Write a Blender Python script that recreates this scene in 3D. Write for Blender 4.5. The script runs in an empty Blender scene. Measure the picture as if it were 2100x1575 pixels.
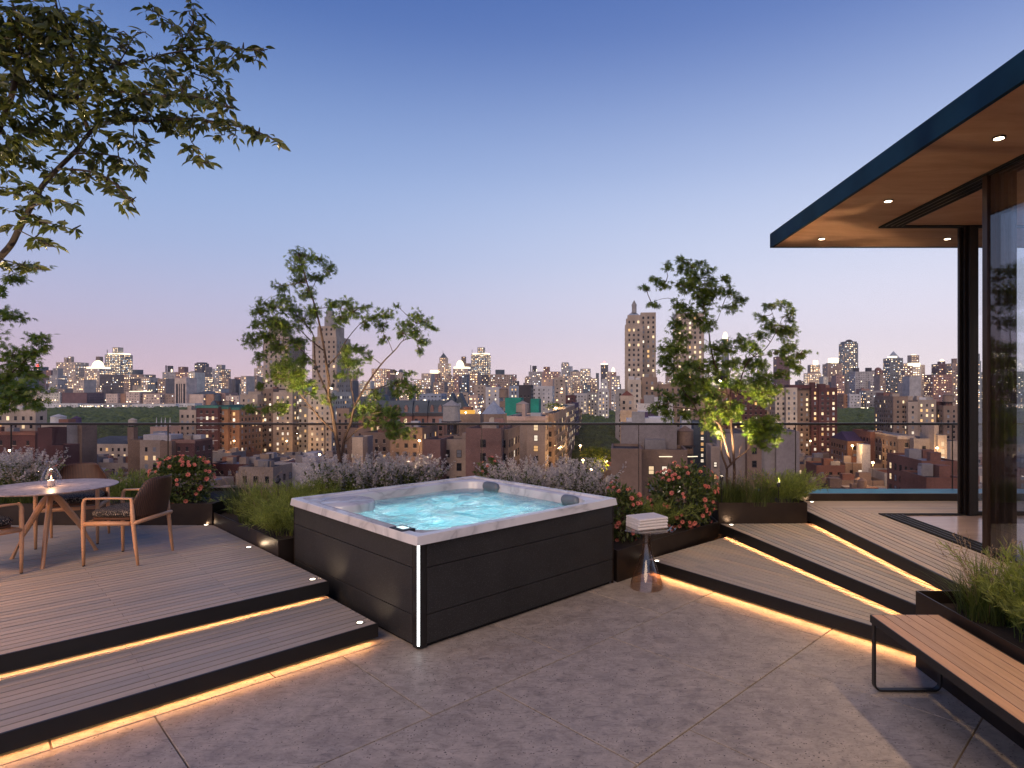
import bpy, bmesh, math, random
import numpy as np
from mathutils import Vector, Matrix
R = math.radians
S = bpy.context.scene
COL = S.collection
rng = np.random.default_rng(7)
random.seed(7)

# ---------------------------------------------------------------- camera
H = 2.05
F_PX, CX, CY = 1267.0, 1139.0, 800.0          # photograph: 2100 x 1575
cd = bpy.data.cameras.new('camera')
cam = bpy.data.objects.new('camera', cd); COL.objects.link(cam)
cam.location = (0, 0, H); cam.rotation_euler = (R(90), 0, 0)
cd.sensor_width = 36.0; cd.lens = 36.0 * F_PX / 2100.0
cd.shift_x = -(CX - 1050.0) / 2100.0
cd.shift_y = (CY - 787.5) / 2100.0
cd.clip_start = 0.05; cd.clip_end = 20000
S.camera = cam

# ---------------------------------------------------------------- dusk sky
W = bpy.data.worlds.new('World'); S.world = W; W.use_nodes = True
wn, wl = W.node_tree.nodes, W.node_tree.links
wn.clear()
def srgb(r, g, b):
    f = lambda c: (c / 255 / 12.92) if c / 255 <= 0.04045 else ((c / 255 + 0.055) / 1.055) ** 2.4
    return (f(r), f(g), f(b), 1.0)
out = wn.new('ShaderNodeOutputWorld'); bg = wn.new('ShaderNodeBackground')
tc = wn.new('ShaderNodeTexCoord'); sep = wn.new('ShaderNodeSeparateXYZ')
wl.new(tc.outputs['Generated'], sep.inputs[0])
def ramp(stops):
    n = wn.new('ShaderNodeValToRGB'); e = n.color_ramp.elements
    n.color_ramp.interpolation = 'B_SPLINE'
    while len(e) > 1: e.remove(e[-1])
    e[0].position = stops[0][0]; e[0].color = stops[0][1]
    for p, c in stops[1:]:
        k = e.new(p); k.color = c
    wl.new(sep.outputs['Z'], n.inputs[0]); return n
# the twilight fades from the afterglow (right of the terrace) to the darker east (left)
east = ramp([(0.0, srgb(228, 194, 198)), (0.03, srgb(218, 190, 204)), (0.10, srgb(194, 188, 216)), (0.20, srgb(162, 182, 222)),
             (0.33, srgb(138, 168, 218)), (0.50, srgb(62, 100, 172)), (0.72, srgb(46, 82, 150)), (1.0, srgb(36, 66, 126))])
west = ramp([(0.0, srgb(252, 236, 232)), (0.03, srgb(250, 234, 238)), (0.11, srgb(233, 228, 244)), (0.20, srgb(216, 222, 244)),
             (0.33, srgb(178, 196, 234)), (0.50, srgb(90, 120, 188)), (0.72, srgb(58, 94, 160)), (1.0, srgb(38, 68, 128))])
az = wn.new('ShaderNodeMapRange'); az.interpolation_type = 'SMOOTHSTEP'
az.inputs['From Min'].default_value = -0.75; az.inputs['From Max'].default_value = 0.62
wl.new(sep.outputs['X'], az.inputs['Value'])
mx = wn.new('ShaderNodeMix'); mx.data_type = 'RGBA'
wl.new(az.outputs[0], mx.inputs['Factor']); wl.new(east.outputs[0], mx.inputs['A']); wl.new(west.outputs[0], mx.inputs['B'])
# a physical sky with the sun below the horizon adds the faint remaining glow
sky = wn.new('ShaderNodeTexSky'); sky.sky_type = 'NISHITA'; sky.sun_disc = False
sky.sun_elevation = R(-4); sky.sun_rotation = R(75); sky.altitude = 60
sc_ = wn.new('ShaderNodeMix'); sc_.data_type = 'RGBA'; sc_.blend_type = 'ADD'
sc_.inputs['Factor'].default_value = 0.015
wl.new(mx.outputs['Result'], sc_.inputs['A']); wl.new(sky.outputs[0], sc_.inputs['B'])
wl.new(sc_.outputs['Result'], bg.inputs['Color']); bg.inputs['Strength'].default_value = 1.0
wl.new(bg.outputs[0], out.inputs[0])
# last warm afterglow arriving low from behind the terrace
sl = bpy.data.lights.new('afterglow_sun', 'SUN'); sl.energy = 1.6; sl.angle = R(38); sl.color = (1.0, .69, .46)
so = bpy.data.objects.new('afterglow_sun', sl); COL.objects.link(so)
so.rotation_euler = Vector((.30, 1.0, -.75)).to_track_quat('-Z', 'Y').to_euler()
S.view_settings.view_transform = 'Standard'; S.view_settings.look = 'None'
S.view_settings.exposure = 0.06; S.view_settings.gamma = 1.0
S.view_settings.use_curve_mapping = False
S.render.engine = 'CYCLES'
S.cycles.use_denoising = True
S.cycles.max_bounces = 8; S.cycles.diffuse_bounces = 3; S.cycles.glossy_bounces = 4
S.cycles.transmission_bounces = 6; S.cycles.transparent_max_bounces = 24
S.cycles.sample_clamp_indirect = 4.0; S.cycles.caustics_reflective = False; S.cycles.caustics_refractive = False
S.cycles.use_adaptive_sampling = True; S.cycles.adaptive_threshold = 0.015

# ---------------------------------------------------------------- helpers
def link(o): COL.objects.link(o); return o
def props(o, label=None, cat=None, group=None, kind=None):
    if label: o['label'] = label
    if cat: o['category'] = cat
    if group: o['group'] = group
    if kind: o['kind'] = kind
    return o
def empty(name, loc=(0, 0, 0), rz=0.0, **k):
    o = bpy.data.objects.new(name, None); link(o)
    o.location = loc; o.rotation_euler = (0, 0, rz); o.empty_display_size = 0.2
    return props(o, **k)
def put(o, parent):
    """parent while the mesh keeps its world coordinates"""
    if parent is not None:
        o.parent = parent
        root = parent
        M = Matrix.Identity(4)
        chain = []
        while root is not None: chain.append(root); root = root.parent
        for r in reversed(chain):
            M = M @ r.matrix_parent_inverse @ Matrix.Translation(r.location) @ r.rotation_euler.to_matrix().to_4x4()
        o.matrix_parent_inverse = M.inverted()
    return o
def loc(o, parent):
    """parent; mesh coordinates are local to the parent"""
    if parent is not None: o.parent = parent
    return o
def np_mesh(name, V, Fs, mats=(), midx=None, smooth=False, attr=None):
    """V (n,3); Fs a list of (m,k) arrays"""
    me = bpy.data.meshes.new(name)
    if not isinstance(Fs, (list, tuple)): Fs = [Fs]
    Fs = [np.asarray(f, dtype=np.int32) for f in Fs if len(f)]
    V = np.asarray(V, dtype=np.float32)
    nl = sum(f.size for f in Fs); npoly = sum(len(f) for f in Fs)
    me.vertices.add(len(V)); me.vertices.foreach_set('co', V.ravel())
    me.loops.add(nl); me.polygons.add(npoly)
    me.loops.foreach_set('vertex_index', np.concatenate([f.ravel() for f in Fs]))
    tot = np.concatenate([np.full(len(f), f.shape[1], dtype=np.int32) for f in Fs])
    st = np.concatenate([[0], np.cumsum(tot)[:-1]]).astype(np.int32)
    me.polygons.foreach_set('loop_start', st); me.polygons.foreach_set('loop_total', tot)
    if midx is not None: me.polygons.foreach_set('material_index', np.asarray(midx, dtype=np.int32))
    if smooth: me.polygons.foreach_set('use_smooth', np.ones(npoly, dtype=bool))
    if attr is not None:
        a = me.attributes.new('rnd', 'FLOAT', 'POINT'); a.data.foreach_set('value', np.asarray(attr, dtype=np.float32))
    me.update(calc_edges=True)
    for m in mats: me.materials.append(m)
    return me
class MB:
    def __init__(s): s.v = []; s.f = []; s.m = []; s.cur = 0
    def add(s, vs, fs):
        b = len(s.v); s.v += [tuple(v) for v in vs]
        for f in fs: s.f.append(tuple(b + i for i in f)); s.m.append(s.cur)
        return s
    def box(s, x0, y0, z0, x1, y1, z1):
        return s.add([(x0,y0,z0),(x1,y0,z0),(x1,y1,z0),(x0,y1,z0),(x0,y0,z1),(x1,y0,z1),(x1,y1,z1),(x0,y1,z1)],
                     [(0,3,2,1),(4,5,6,7),(0,1,5,4),(1,2,6,5),(2,3,7,6),(3,0,4,7)])
    def prism(s, poly, z0, z1):
        n = len(poly)
        return s.add([(p[0],p[1],z0) for p in poly] + [(p[0],p[1],z1) for p in poly],
                     [tuple(reversed(range(n))), tuple(range(n, 2*n))] + [(i,(i+1)%n,n+(i+1)%n,n+i) for i in range(n)])
    def beam(s, p, q, w, h, up=(0,0,1)):
        p = Vector(p); q = Vector(q); d = (q-p).normalized(); u = Vector(up)
        sd = d.cross(u)
        if sd.length < 1e-5: sd = d.cross(Vector((1,0,0)))
        sd.normalize(); u = sd.cross(d).normalized()
        vs = [c + sd*a*w/2 + u*b*h/2 for c in (p,q) for a,b in ((-1,-1),(1,-1),(1,1),(-1,1))]
        return s.add(vs, [(3,2,1,0),(4,5,6,7),(0,1,5,4),(1,2,6,5),(2,3,7,6),(3,0,4,7)])
    def tube(s, pts, rad, n=8, cap=True):
        pts = [Vector(p) for p in pts]
        if not hasattr(rad, '__len__'): rad = [rad]*len(pts)
        b = len(s.v); m = len(pts); ref = None
        for i, p in enumerate(pts):
            d = (pts[min(i+1,m-1)] - pts[max(i-1,0)])
            if d.length < 1e-9: d = Vector((0,0,1))
            d.normalize()
            if ref is None:
                ref = d.orthogonal().normalized()
            ref = (ref - d*ref.dot(d))
            ref = ref.normalized() if ref.length > 1e-6 else d.orthogonal().normalized()
            w = d.cross(ref)
            for k in range(n):
                a = 2*math.pi*k/n
                s.v.append(tuple(p + (ref*math.cos(a) + w*math.sin(a))*rad[i]))
        for i in range(m-1):
            for k in range(n):
                s.f.append((b+i*n+k, b+i*n+(k+1)%n, b+(i+1)*n+(k+1)%n, b+(i+1)*n+k)); s.m.append(s.cur)
        if cap:
            s.f.append(tuple(b+k for k in reversed(range(n)))); s.m.append(s.cur)
            s.f.append(tuple(b+(m-1)*n+k for k in range(n))); s.m.append(s.cur)
        return s
    def lathe(s, prof, cx=0, cy=0, n=32, cap=True):
        b = len(s.v)
        for r, z in prof:
            for k in range(n):
                a = 2*math.pi*k/n; s.v.append((cx+r*math.cos(a), cy+r*math.sin(a), z))
        for i in range(len(prof)-1):
            for k in range(n):
                s.f.append((b+i*n+k, b+i*n+(k+1)%n, b+(i+1)*n+(k+1)%n, b+(i+1)*n+k)); s.m.append(s.cur)
        if cap:
            s.f.append(tuple(b+k for k in reversed(range(n)))); s.m.append(s.cur)
            e = b+(len(prof)-1)*n
            s.f.append(tuple(e+k for k in range(n))); s.m.append(s.cur)
        return s
    def mesh(s, name, mats, smooth=False):
        me = bpy.data.meshes.new(name); me.from_pydata(s.v, [], s.f)
        if not isinstance(mats, (list, tuple)): mats = [mats]
        for m in mats: me.materials.append(m)
        if len(mats) > 1: me.polygons.foreach_set('material_index', s.m)
        if smooth: me.polygons.foreach_set('use_smooth', [True]*len(me.polygons))
        me.update(); return me
    def build(s, name, mats, parent=None, smooth=False, bevel=0, world=True, seg=2, auto=None, **k):
        o = bpy.data.objects.new(name, s.mesh(name, mats, smooth)); link(o)
        (put if world else loc)(o, parent)
        if bevel:
            b = o.modifiers.new('bevel', 'BEVEL'); b.width = bevel; b.segments = seg; b.limit_method = 'ANGLE'; b.angle_limit = R(40)
            b.harden_normals = False
        return props(o, **k)
def obj(name, me, parent=None, world=True, **k):
    o = bpy.data.objects.new(name, me); link(o); (put if world else loc)(o, parent)
    return props(o, **k)
def copy_tree(o, parent=None):
    c = o.copy(); COL.objects.link(c); c.parent = parent
    for ch in list(o.children): copy_tree(ch, c)
    return c
S2 = math.sqrt(0.5)
def AB(a, b): return ((a-b)*S2, (a+b)*S2)          # 45-degree grid -> world xy
def PX(px, py, Y): return Vector(((px-CX)/F_PX*Y, Y, H-(py-CY)/F_PX*Y))
# ---------------------------------------------------------------- materials
class NT:
    def __init__(s, name):
        s.m = bpy.data.materials.new(name); s.m.use_nodes = True
        s.n = s.m.node_tree.nodes; s.l = s.m.node_tree.links; s.n.clear()
        s.out = s.n.new('ShaderNodeOutputMaterial')
    def new(s, t, **k):
        n = s.n.new('ShaderNode'+t)
        for a, b in k.items(): setattr(n, a, b)
        return n
    def set(s, n, **k):
        for a, b in k.items():
            i = n.inputs[a.replace('_', ' ')]
            if isinstance(b, bpy.types.NodeSocket): s.l.new(b, i)
            else: i.default_value = b
        return n
    def coord(s, kind='Object', scale=(1,1,1), rot=(0,0,0)):
        t = s.new('TexCoord'); mp = s.new('Mapping')
        s.l.new(t.outputs[kind], mp.inputs['Vector'])
        mp.inputs['Scale'].default_value = scale; mp.inputs['Rotation'].default_value = rot
        return mp.outputs[0]
    def noise(s, vec, scale, detail=4, rough=0.55, dist=0.0):
        n = s.new('TexNoise'); s.l.new(vec, n.inputs['Vector'])
        s.set(n, Scale=scale, Detail=detail, Roughness=rough, Distortion=dist); return n.outputs['Fac']
    def ramp(s, fac, stops, interp='LINEAR'):
        n = s.new('ValToRGB'); e = n.color_ramp.elements; n.color_ramp.interpolation = interp
        while len(e) > 1: e.remove(e[-1])
        e[0].position, e[0].color = stops[0]
        for p, c in stops[1:]: e.new(p).color = c
        s.l.new(fac, n.inputs[0]); return n.outputs[0]
    def mix(s, fac, a, b, mode='MIX'):
        n = s.new('Mix', data_type='RGBA', blend_type=mode)
        for i, v in (('Factor', fac), ('A', a), ('B', b)):
            if isinstance(v, bpy.types.NodeSocket): s.l.new(v, n.inputs[i])
            else: n.inputs[i].default_value = v
        return n.outputs['Result']
    def math(s, op, a, b=0.0, clamp=False):
        n = s.new('Math', operation=op, use_clamp=clamp)
        for i, v in enumerate((a, b)):
            if isinstance(v, bpy.types.NodeSocket): s.l.new(v, n.inputs[i])
            else: n.inputs[i].default_value = v
        return n.outputs[0]
    def bump(s, h, strength=0.3, dist=0.01):
        n = s.new('Bump'); s.set(n, Height=h, Strength=strength, Distance=dist); return n.outputs[0]
    def pbr(s, **k):
        n = s.new('BsdfPrincipled'); s.set(n, **k); s.l.new(n.outputs[0], s.out.inputs[0]); return n
def c3(r, g, b): return (r, g, b, 1.0)
def simple(name, col, rough=0.6, metal=0.0, var=0.12, scale=6.0, bump=0.0, bscale=60.0, spec=0.5, coat=0.0):
    t = NT(name); v = t.coord()
    f = t.noise(v, scale, 5)
    a = tuple(c*(1-var) for c in col)+(1,); b = tuple(min(1, c*(1+var)) for c in col)+(1,)
    k = dict(Base_Color=t.ramp(f, [(0.25, a), (0.75, b)]), Roughness=rough, Metallic=metal)
    if bump: k['Normal'] = t.bump(t.noise(v, bscale, 4), bump, 0.004)
    p = t.pbr(**k); p.inputs['Specular IOR Level'].default_value = spec; p.inputs['Coat Weight'].default_value = coat
    return t.m
def emis(name, col, st, sample=True):
    t = NT(name); e = t.new('Emission'); t.set(e, Color=c3(*col), Strength=st); t.l.new(e.outputs[0], t.out.inputs[0])
    if not sample: t.m.cycles.emission_sampling = 'NONE'
    return t.m

def m_tile():
    t = NT('concrete_tile'); v = t.coord(); info = t.new('ObjectInfo')
    off = t.new('VectorMath', operation='ADD'); t.l.new(v, off.inputs[0])
    cmb = t.new('CombineXYZ'); t.l.new(t.math('MULTIPLY', info.outputs['Random'], 37.0), cmb.inputs[0]); t.l.new(cmb.outputs[0], off.inputs[1])
    v2 = off.outputs[0]
    big = t.noise(v2, 1.1, 4, 0.6); mid = t.noise(v2, 7.0, 6, 0.72, 0.6); fine = t.noise(v2, 60.0, 4, 0.7)
    st = t.new('Mapping'); t.l.new(v2, st.inputs[0]); st.inputs['Scale'].default_value = (1, 3.2, 1); st.inputs['Rotation'].default_value = (0, 0, R(-45))
    scr = t.noise(st.outputs[0], 8.0, 8, 0.8, 1.2)
    c = t.ramp(mid, [(0.30, c3(.29,.252,.212)), (0.5, c3(.42,.370,.315)), (0.72, c3(.53,.47,.405))])
    c = t.mix(0.9, c, t.ramp(scr, [(0.36, c3(.50,.50,.52)), (0.46, c3(.95,.95,.95)), (0.66, c3(1.15,1.13,1.1))]), 'MULTIPLY')
    c = t.mix(0.8, c, t.ramp(big, [(0.3, c3(.84,.85,.9)), (0.7, c3(1.1,1.08,1.04))]), 'MULTIPLY')
    vo = t.new('TexVoronoi'); t.l.new(v2, vo.inputs['Vector']); vo.inputs['Scale'].default_value = 42.0
    pit = t.math('MULTIPLY', t.math('LESS_THAN', vo.outputs['Distance'], 0.22), t.math('GREATER_THAN', scr, 0.52))
    c = t.mix(pit, c, c3(.07,.062,.06))
    c = t.mix(0.35, c, t.ramp(fine, [(0.3, c3(.75,.75,.75)), (0.7, c3(1.15,1.15,1.15))]), 'MULTIPLY')
    h = t.math('SUBTRACT', t.math('ADD', t.math('MULTIPLY', scr, .6), t.math('MULTIPLY', fine, .35)), t.math('MULTIPLY', pit, .8))
    t.pbr(Base_Color=c, Roughness=t.ramp(mid, [(0.3, c3(.46,.46,.46)), (0.7, c3(.62,.62,.62))]), Normal=t.bump(h, 0.35, 0.004))
    return t.m
def m_wood(name, rot, a, b, dark, rough=0.55, knots=True, rep=1.0):
    t = NT(name); v = t.coord(rot=(0, 0, rot)); info = t.new('ObjectInfo'); rnd = info.outputs['Random']
    off = t.new('VectorMath', operation='ADD'); t.l.new(v, off.inputs[0])
    cmb = t.new('CombineXYZ'); t.l.new(t.math('MULTIPLY', rnd, 91.0), cmb.inputs[0]); t.l.new(t.math('MULTIPLY', rnd, 17.0), cmb.inputs[2]); t.l.new(cmb.outputs[0], off.inputs[1])
    st = t.new('Mapping'); t.l.new(off.outputs[0], st.inputs[0]); st.inputs['Scale'].default_value = (1.6*rep, 30*rep, 30*rep)
    g = t.noise(st.outputs[0], 1.6, 6, 0.65, 0.5)
    st2 = t.new('Mapping'); t.l.new(off.outputs[0], st2.inputs[0]); st2.inputs['Scale'].default_value = (3*rep, 140*rep, 140*rep)
    fg = t.noise(st2.outputs[0], 1.0, 3)
    c = t.ramp(g, [(0.12, c3(*dark)), (0.42, c3(*a)), (0.8, c3(*b))])
    tint = t.ramp(rnd, [(0.0, c3(.80,.84,.88)), (0.35, c3(.98,.95,.92)), (0.7, c3(1.04,1.02,1.0)), (1.0, c3(1.12,1.02,.92))])
    c = t.mix(1.0, c, tint, 'MULTIPLY')
    c = t.mix(0.5, c, t.ramp(fg, [(0.3, c3(.88,.87,.86)), (0.7, c3(1.06,1.06,1.06))]), 'MULTIPLY')
    if knots:
        sk = t.new('Mapping'); t.l.new(off.outputs[0], sk.inputs[0]); sk.inputs['Scale'].default_value = (3.2, 9.0, 9.0)
        vo = t.new('TexVoronoi'); t.l.new(sk.outputs[0], vo.inputs['Vector']); vo.inputs['Scale'].default_value = 1.4
        kf = t.ramp(vo.outputs['Distance'], [(0.03, c3(1,1,1)), (0.10, c3(0,0,0))])
        c = t.mix(t.math('MULTIPLY', kf, 0.65), c, c3(*(x*.45 for x in dark)))
    t.pbr(Base_Color=c, Roughness=rough, Normal=t.bump(t.math('ADD', g, fg), 0.25, 0.002))
    return t.m
def m_leaf(name, a, b, trans=0.35, rough=0.42):
    t = NT(name); at = t.new('Attribute', attribute_name='rnd')
    c = t.ramp(at.outputs['Fac'], [(0.0, c3(*a)), (1.0, c3(*b))])
    p = t.new('BsdfPrincipled'); t.set(p, Base_Color=c, Roughness=rough)
    tr = t.new('BsdfTranslucent'); t.l.new(t.mix(1.0, c, c3(1.5,1.6,.8), 'MULTIPLY'), tr.inputs[0])
    ms = t.new('MixShader'); ms.inputs[0].default_value = trans
    t.l.new(p.outputs[0], ms.inputs[1]); t.l.new(tr.outputs[0], ms.inputs[2]); t.l.new(ms.outputs[0], t.out.inputs[0])
    return t.m
def m_glass(name, tint, fres=1.45, rough=0.0, base=0.03):
    t = NT(name); lw = t.new('Fresnel'); lw.inputs[0].default_value = fres
    tr = t.new('BsdfTransparent'); tr.inputs[0].default_value = c3(*tint)
    gl = t.new('BsdfGlossy'); gl.inputs['Roughness'].default_value = rough; gl.inputs[0].default_value = c3(.95,.97,1)
    ms = t.new('MixShader'); ge = t.new('NewGeometry'); front = t.math('SUBTRACT', 1.0, ge.outputs['Backfacing'])
    t.l.new(t.math('MULTIPLY', t.math('ADD', lw.outputs[0], base, True), front), ms.inputs[0])
    t.l.new(tr.outputs[0], ms.inputs[1]); t.l.new(gl.outputs[0], ms.inputs[2]); t.l.new(ms.outputs[0], t.out.inputs[0])
    return t.m

M = {}
M['tile'] = m_tile()
M['grout'] = simple('sand_coloured_grout', (.33,.25,.17), .8)
M['deck_l'] = m_wood('weathered_deck_wood', R(-45), (.42,.378,.33), (.47,.428,.38), (.32,.285,.25))
M['deck_r1'] = m_wood('weathered_step_wood_low', R(51), (.42,.378,.33), (.47,.428,.38), (.32,.285,.25))
M['deck_r2'] = m_wood('weathered_step_wood_mid', R(76), (.42,.378,.33), (.47,.428,.38), (.32,.285,.25))
M['deck_y'] = m_wood('weathered_deck_wood_long', R(90), (.41,.355,.305), (.47,.41,.355), (.29,.25,.21))
M['deck_x'] = m_wood('weathered_deck_wood_cross', 0, (.41,.355,.305), (.47,.41,.355), (.29,.25,.21))
M['bench_wood'] = m_wood('pine_bench_wood', R(90), (.50,.32,.20), (.62,.41,.27), (.33,.19,.11), .5)
M['oak'] = m_wood('pale_oak', R(90), (.60,.33,.18), (.68,.40,.235), (.48,.25,.13), .42, False, 1.4)
M['walnut'] = m_wood('dark_slatted_walnut', 0, (.095,.042,.024), (.14,.066,.04), (.045,.02,.012), .45, False, 1.5)
M['black'] = simple('black_powder_steel', (.012,.011,.011), .42, .0, .25, 3.0)
M['bronze'] = simple('dark_bronze_sheet', (.040,.029,.023), .38, .55, .45, 2.2, .12, 25.0)
M['bronze_dk'] = simple('near_black_bronze', (.018,.014,.012), .32, .3, .2, 3.0)
M['stile'] = simple('reflective_bronze_stile', (.045,.027,.02), .3, .4, .2, 3.0)
M['void'] = simple('shadow_gap_black', (.004,.004,.004), .9)  # near-black stands in for the shade in gaps and under the decks
M['soil'] = simple('planter_soil', (.028,.019,.013), .95, 0, .5, 40, .8, 80)
M['roof_edge'] = simple('blue_black_roof_metal', (.006,.030,.062), .62, .0, .35, 1.6, .1, 12, spec=.08)
def m_soffit():
    t = NT('warm_soffit_render'); v = t.coord(scale=(.55, 2.2, 1)); g = t.noise(v, 1.5, 7, .62, .9); f = t.noise(t.coord(scale=(1.4,6,1)), 6, 5, .6, .4)
    c = t.ramp(g, [(.28, c3(.36,.19,.11)), (.5, c3(.46,.255,.155)), (.74, c3(.56,.33,.21))])
    c = t.mix(.35, c, t.ramp(f, [(.3, c3(.86,.84,.82)), (.7, c3(1.08,1.08,1.08))]), 'MULTIPLY')
    t.pbr(Base_Color=c, Roughness=.62, Normal=t.bump(f, .15, .004)); return t.m
M['soffit'] = m_soffit()
def m_interior():
    t = NT('polished_stone_floor'); g = t.noise(t.coord(scale=(.5, 1.5, 1), rot=(0,0,R(30))), 1.4, 6, .6, .8)
    t.pbr(Base_Color=t.ramp(g, [(.3, c3(.30,.23,.21)), (.7, c3(.44,.35,.33))]), Roughness=.2); return t.m
M['stone_in'] = m_interior()
def m_panel():
    t = NT('charcoal_speckled_cladding'); v = t.coord(); f = t.noise(v, 260, 2, .5); g = t.noise(v, 3, 4)
    vo = t.new('TexVoronoi'); t.l.new(v, vo.inputs['Vector']); vo.inputs['Scale'].default_value = 95
    c = t.ramp(g, [(.3, c3(.024,.0235,.0235)), (.7, c3(.034,.033,.033))])
    c = t.mix(t.math('MULTIPLY', t.math('LESS_THAN', vo.outputs['Distance'], .22), .7), c, c3(.11,.11,.11))
    p = t.pbr(Base_Color=c, Roughness=.52, Normal=t.bump(f, .3, .0012)); p.inputs['Specular IOR Level'].default_value = .32; return t.m
M['tub_panel'] = m_panel()
def m_marble():
    t = NT('white_marbled_acrylic'); v = t.coord(rot=(0,0,R(20))); n = t.noise(v, 1.1, 4, .55, 1.2)
    vein = t.ramp(t.math('ABSOLUTE', t.math('SUBTRACT', n, .5)), [(0.0, c3(.50,.495,.50)), (.02, c3(.63,.62,.62)), (.07, c3(.74,.725,.72)), (1, c3(.80,.785,.78))])
    t.pbr(Base_Color=vein, Roughness=.18, Coat_Weight=.4, Coat_Roughness=.05); return t.m
M['marble'] = m_marble()
def m_tabletop():
    t = NT('speckled_pink_stone'); v = t.coord(); n = t.noise(v, 13, 8, .75, .8); b = t.noise(v, 3, 4)
    c = t.ramp(n, [(.36, c3(.17,.125,.115)), (.48, c3(.36,.285,.265)), (.62, c3(.50,.42,.39))])
    t.pbr(Base_Color=t.mix(.5, c, t.ramp(b, [(.3, c3(.85,.84,.84)), (.7, c3(1.1,1.1,1.1))]), 'MULTIPLY'), Roughness=.42); return t.m
M['tabletop'] = m_tabletop()
def m_weave():
    t = NT('woven_black_and_cream_fabric'); v = t.coord()
    w = t.new('TexWave', wave_type='BANDS', bands_direction='Y'); t.l.new(v, w.inputs[0]); t.set(w, Scale=24.0, Distortion=6.0, Detail=3.0, Detail_Scale=3.0)
    w2 = t.new('TexWave', wave_type='BANDS', bands_direction='X'); t.l.new(v, w2.inputs[0]); t.set(w2, Scale=16.0, Distortion=7.0, Detail=3.0, Detail_Scale=3.0)
    n = t.noise(v, 90, 3, .6)
    f = t.math('MULTIPLY', t.math('MULTIPLY', w.outputs['Fac'], w2.outputs['Fac']), t.math('ADD', n, .45))
    c = t.ramp(f, [(.0, c3(.016,.014,.014)), (.28, c3(.035,.030,.028)), (.42, c3(.30,.24,.19)), (.6, c3(.48,.41,.34))])
    t.pbr(Base_Color=c, Roughness=.95, Normal=t.bump(f, .8, .012)); return t.m
M['weave'] = m_weave()
M['towel'] = simple('white_terry_cloth', (.84,.80,.77), .95, 0, .06, 30, .9, 420)
def m_water():
    t = NT('churning_spa_water'); v = t.coord(rot=(0,0,R(10)))
    d = t.new('Mapping'); t.l.new(v, d.inputs[0]); d.inputs['Scale'].default_value = (1.0, 1.9, 1)
    n1 = t.noise(d.outputs[0], 3.2, 9, .68, 1.6); n2 = t.noise(d.outputs[0], 11.0, 7, .7, 2.0); n3 = t.noise(v, 34, 4, .6, 1.0)
    foam = t.ramp(t.math('ADD', t.math('MULTIPLY', n1, .55), t.math('MULTIPLY', n2, .5)), [(.47, c3(0,0,0)), (.56, c3(.38,.38,.38)), (.64, c3(1,1,1))])
    nrm = t.bump(t.math('ADD', t.math('ADD', n1, t.math('MULTIPLY', n2, .6)), t.math('MULTIPLY', n3, .18)), .75, .075)
    tr = t.new('BsdfTranslucent'); t.l.new(t.mix(foam, c3(.13,.52,.55), c3(.92,.98,.97)), tr.inputs[0]); t.l.new(nrm, tr.inputs['Normal'])
    df = t.new('BsdfDiffuse'); t.l.new(t.mix(foam, c3(.10,.34,.38), c3(.88,.93,.93)), df.inputs[0]); t.l.new(nrm, df.inputs['Normal'])
    m1 = t.new('MixShader'); m1.inputs[0].default_value = .42; t.l.new(tr.outputs[0], m1.inputs[1]); t.l.new(df.outputs[0], m1.inputs[2])
    gl = t.new('BsdfGlossy'); gl.inputs['Roughness'].default_value = .08; t.l.new(nrm, gl.inputs['Normal'])
    fr = t.new('Fresnel'); fr.inputs[0].default_value = 1.33; t.l.new(nrm, fr.inputs['Normal'])
    m2 = t.new('MixShader'); t.l.new(fr.outputs[0], m2.inputs[0]); t.l.new(m1.outputs[0], m2.inputs[1]); t.l.new(gl.outputs[0], m2.inputs[2])
    t.l.new(m2.outputs[0], t.out.inputs[0]); return t.m
M['spa_water'] = m_water()
def m_pool():
    t = NT('blue_pool_water'); v = t.coord(scale=(1, 3, 1)); n = t.noise(v, 3.5, 5, .6, .8)
    t.pbr(Base_Color=t.ramp(n, [(.3, c3(.012,.14,.26)), (.7, c3(.03,.30,.48))]), Roughness=.35, Specular_IOR_Level=.12, Normal=t.bump(n, .4, .03)); return t.m
M['pool'] = m_pool()
M['rail_glass'] = m_glass('tinted_balustrade_glass', (.83,.81,.82), 1.2, 0, .0)
M['door_glass'] = m_glass('sliding_door_glass', (.97,.98,.99), 1.5, 0, .05)
M['clear_glass'] = m_glass('clear_lantern_glass', (.97,.965,.975), 1.35, .03, .03)
M['smoke_glass'] = m_glass('bronze_smoked_glass', (.90,.83,.78), 1.5, .02, .06)
M['led_white'] = emis('cool_white_led', (.95,.98,1), 5.0)
M['led_warm'] = emis('warm_led_line', (1,.60,.24), 3.0)
M['lamp_warm'] = emis('warm_lamp_lens', (1,.80,.55), 14.0)
M['deck_lamp'] = emis('deck_lamp_lens', (1,.86,.68), 6.0)
M['screen'] = emis('lit_display', (.75,.95,1), 1.4)
M['wax'] = simple('candle_wax', (.80,.68,.58), .5)
M['flame'] = emis('candle_flame', (1,.62,.30), 6.0)
M['bark'] = simple('reddish_bark', (.070,.040,.028), .8, 0, .5, 14, .8, 60)
M['bark_dk'] = simple('dark_bark', (.045,.032,.026), .85, 0, .4, 14, .8, 60)
M['maple'] = m_leaf('maple_leaf_green', (.05,.10,.02), (.19,.25,.035), .42)
M['maple_lit'] = m_leaf('lamplit_maple_leaf', (.06,.11,.015), (.20,.24,.035), .45)  # yellower copy of the maple green, lamplight put into the leaf colour
M['cherry'] = m_leaf('broad_leaf_olive', (.042,.062,.017), (.125,.130,.036), .28, .30)
M['shrub'] = m_leaf('shrub_leaf', (.045,.075,.020), (.13,.16,.042), .3)
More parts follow.
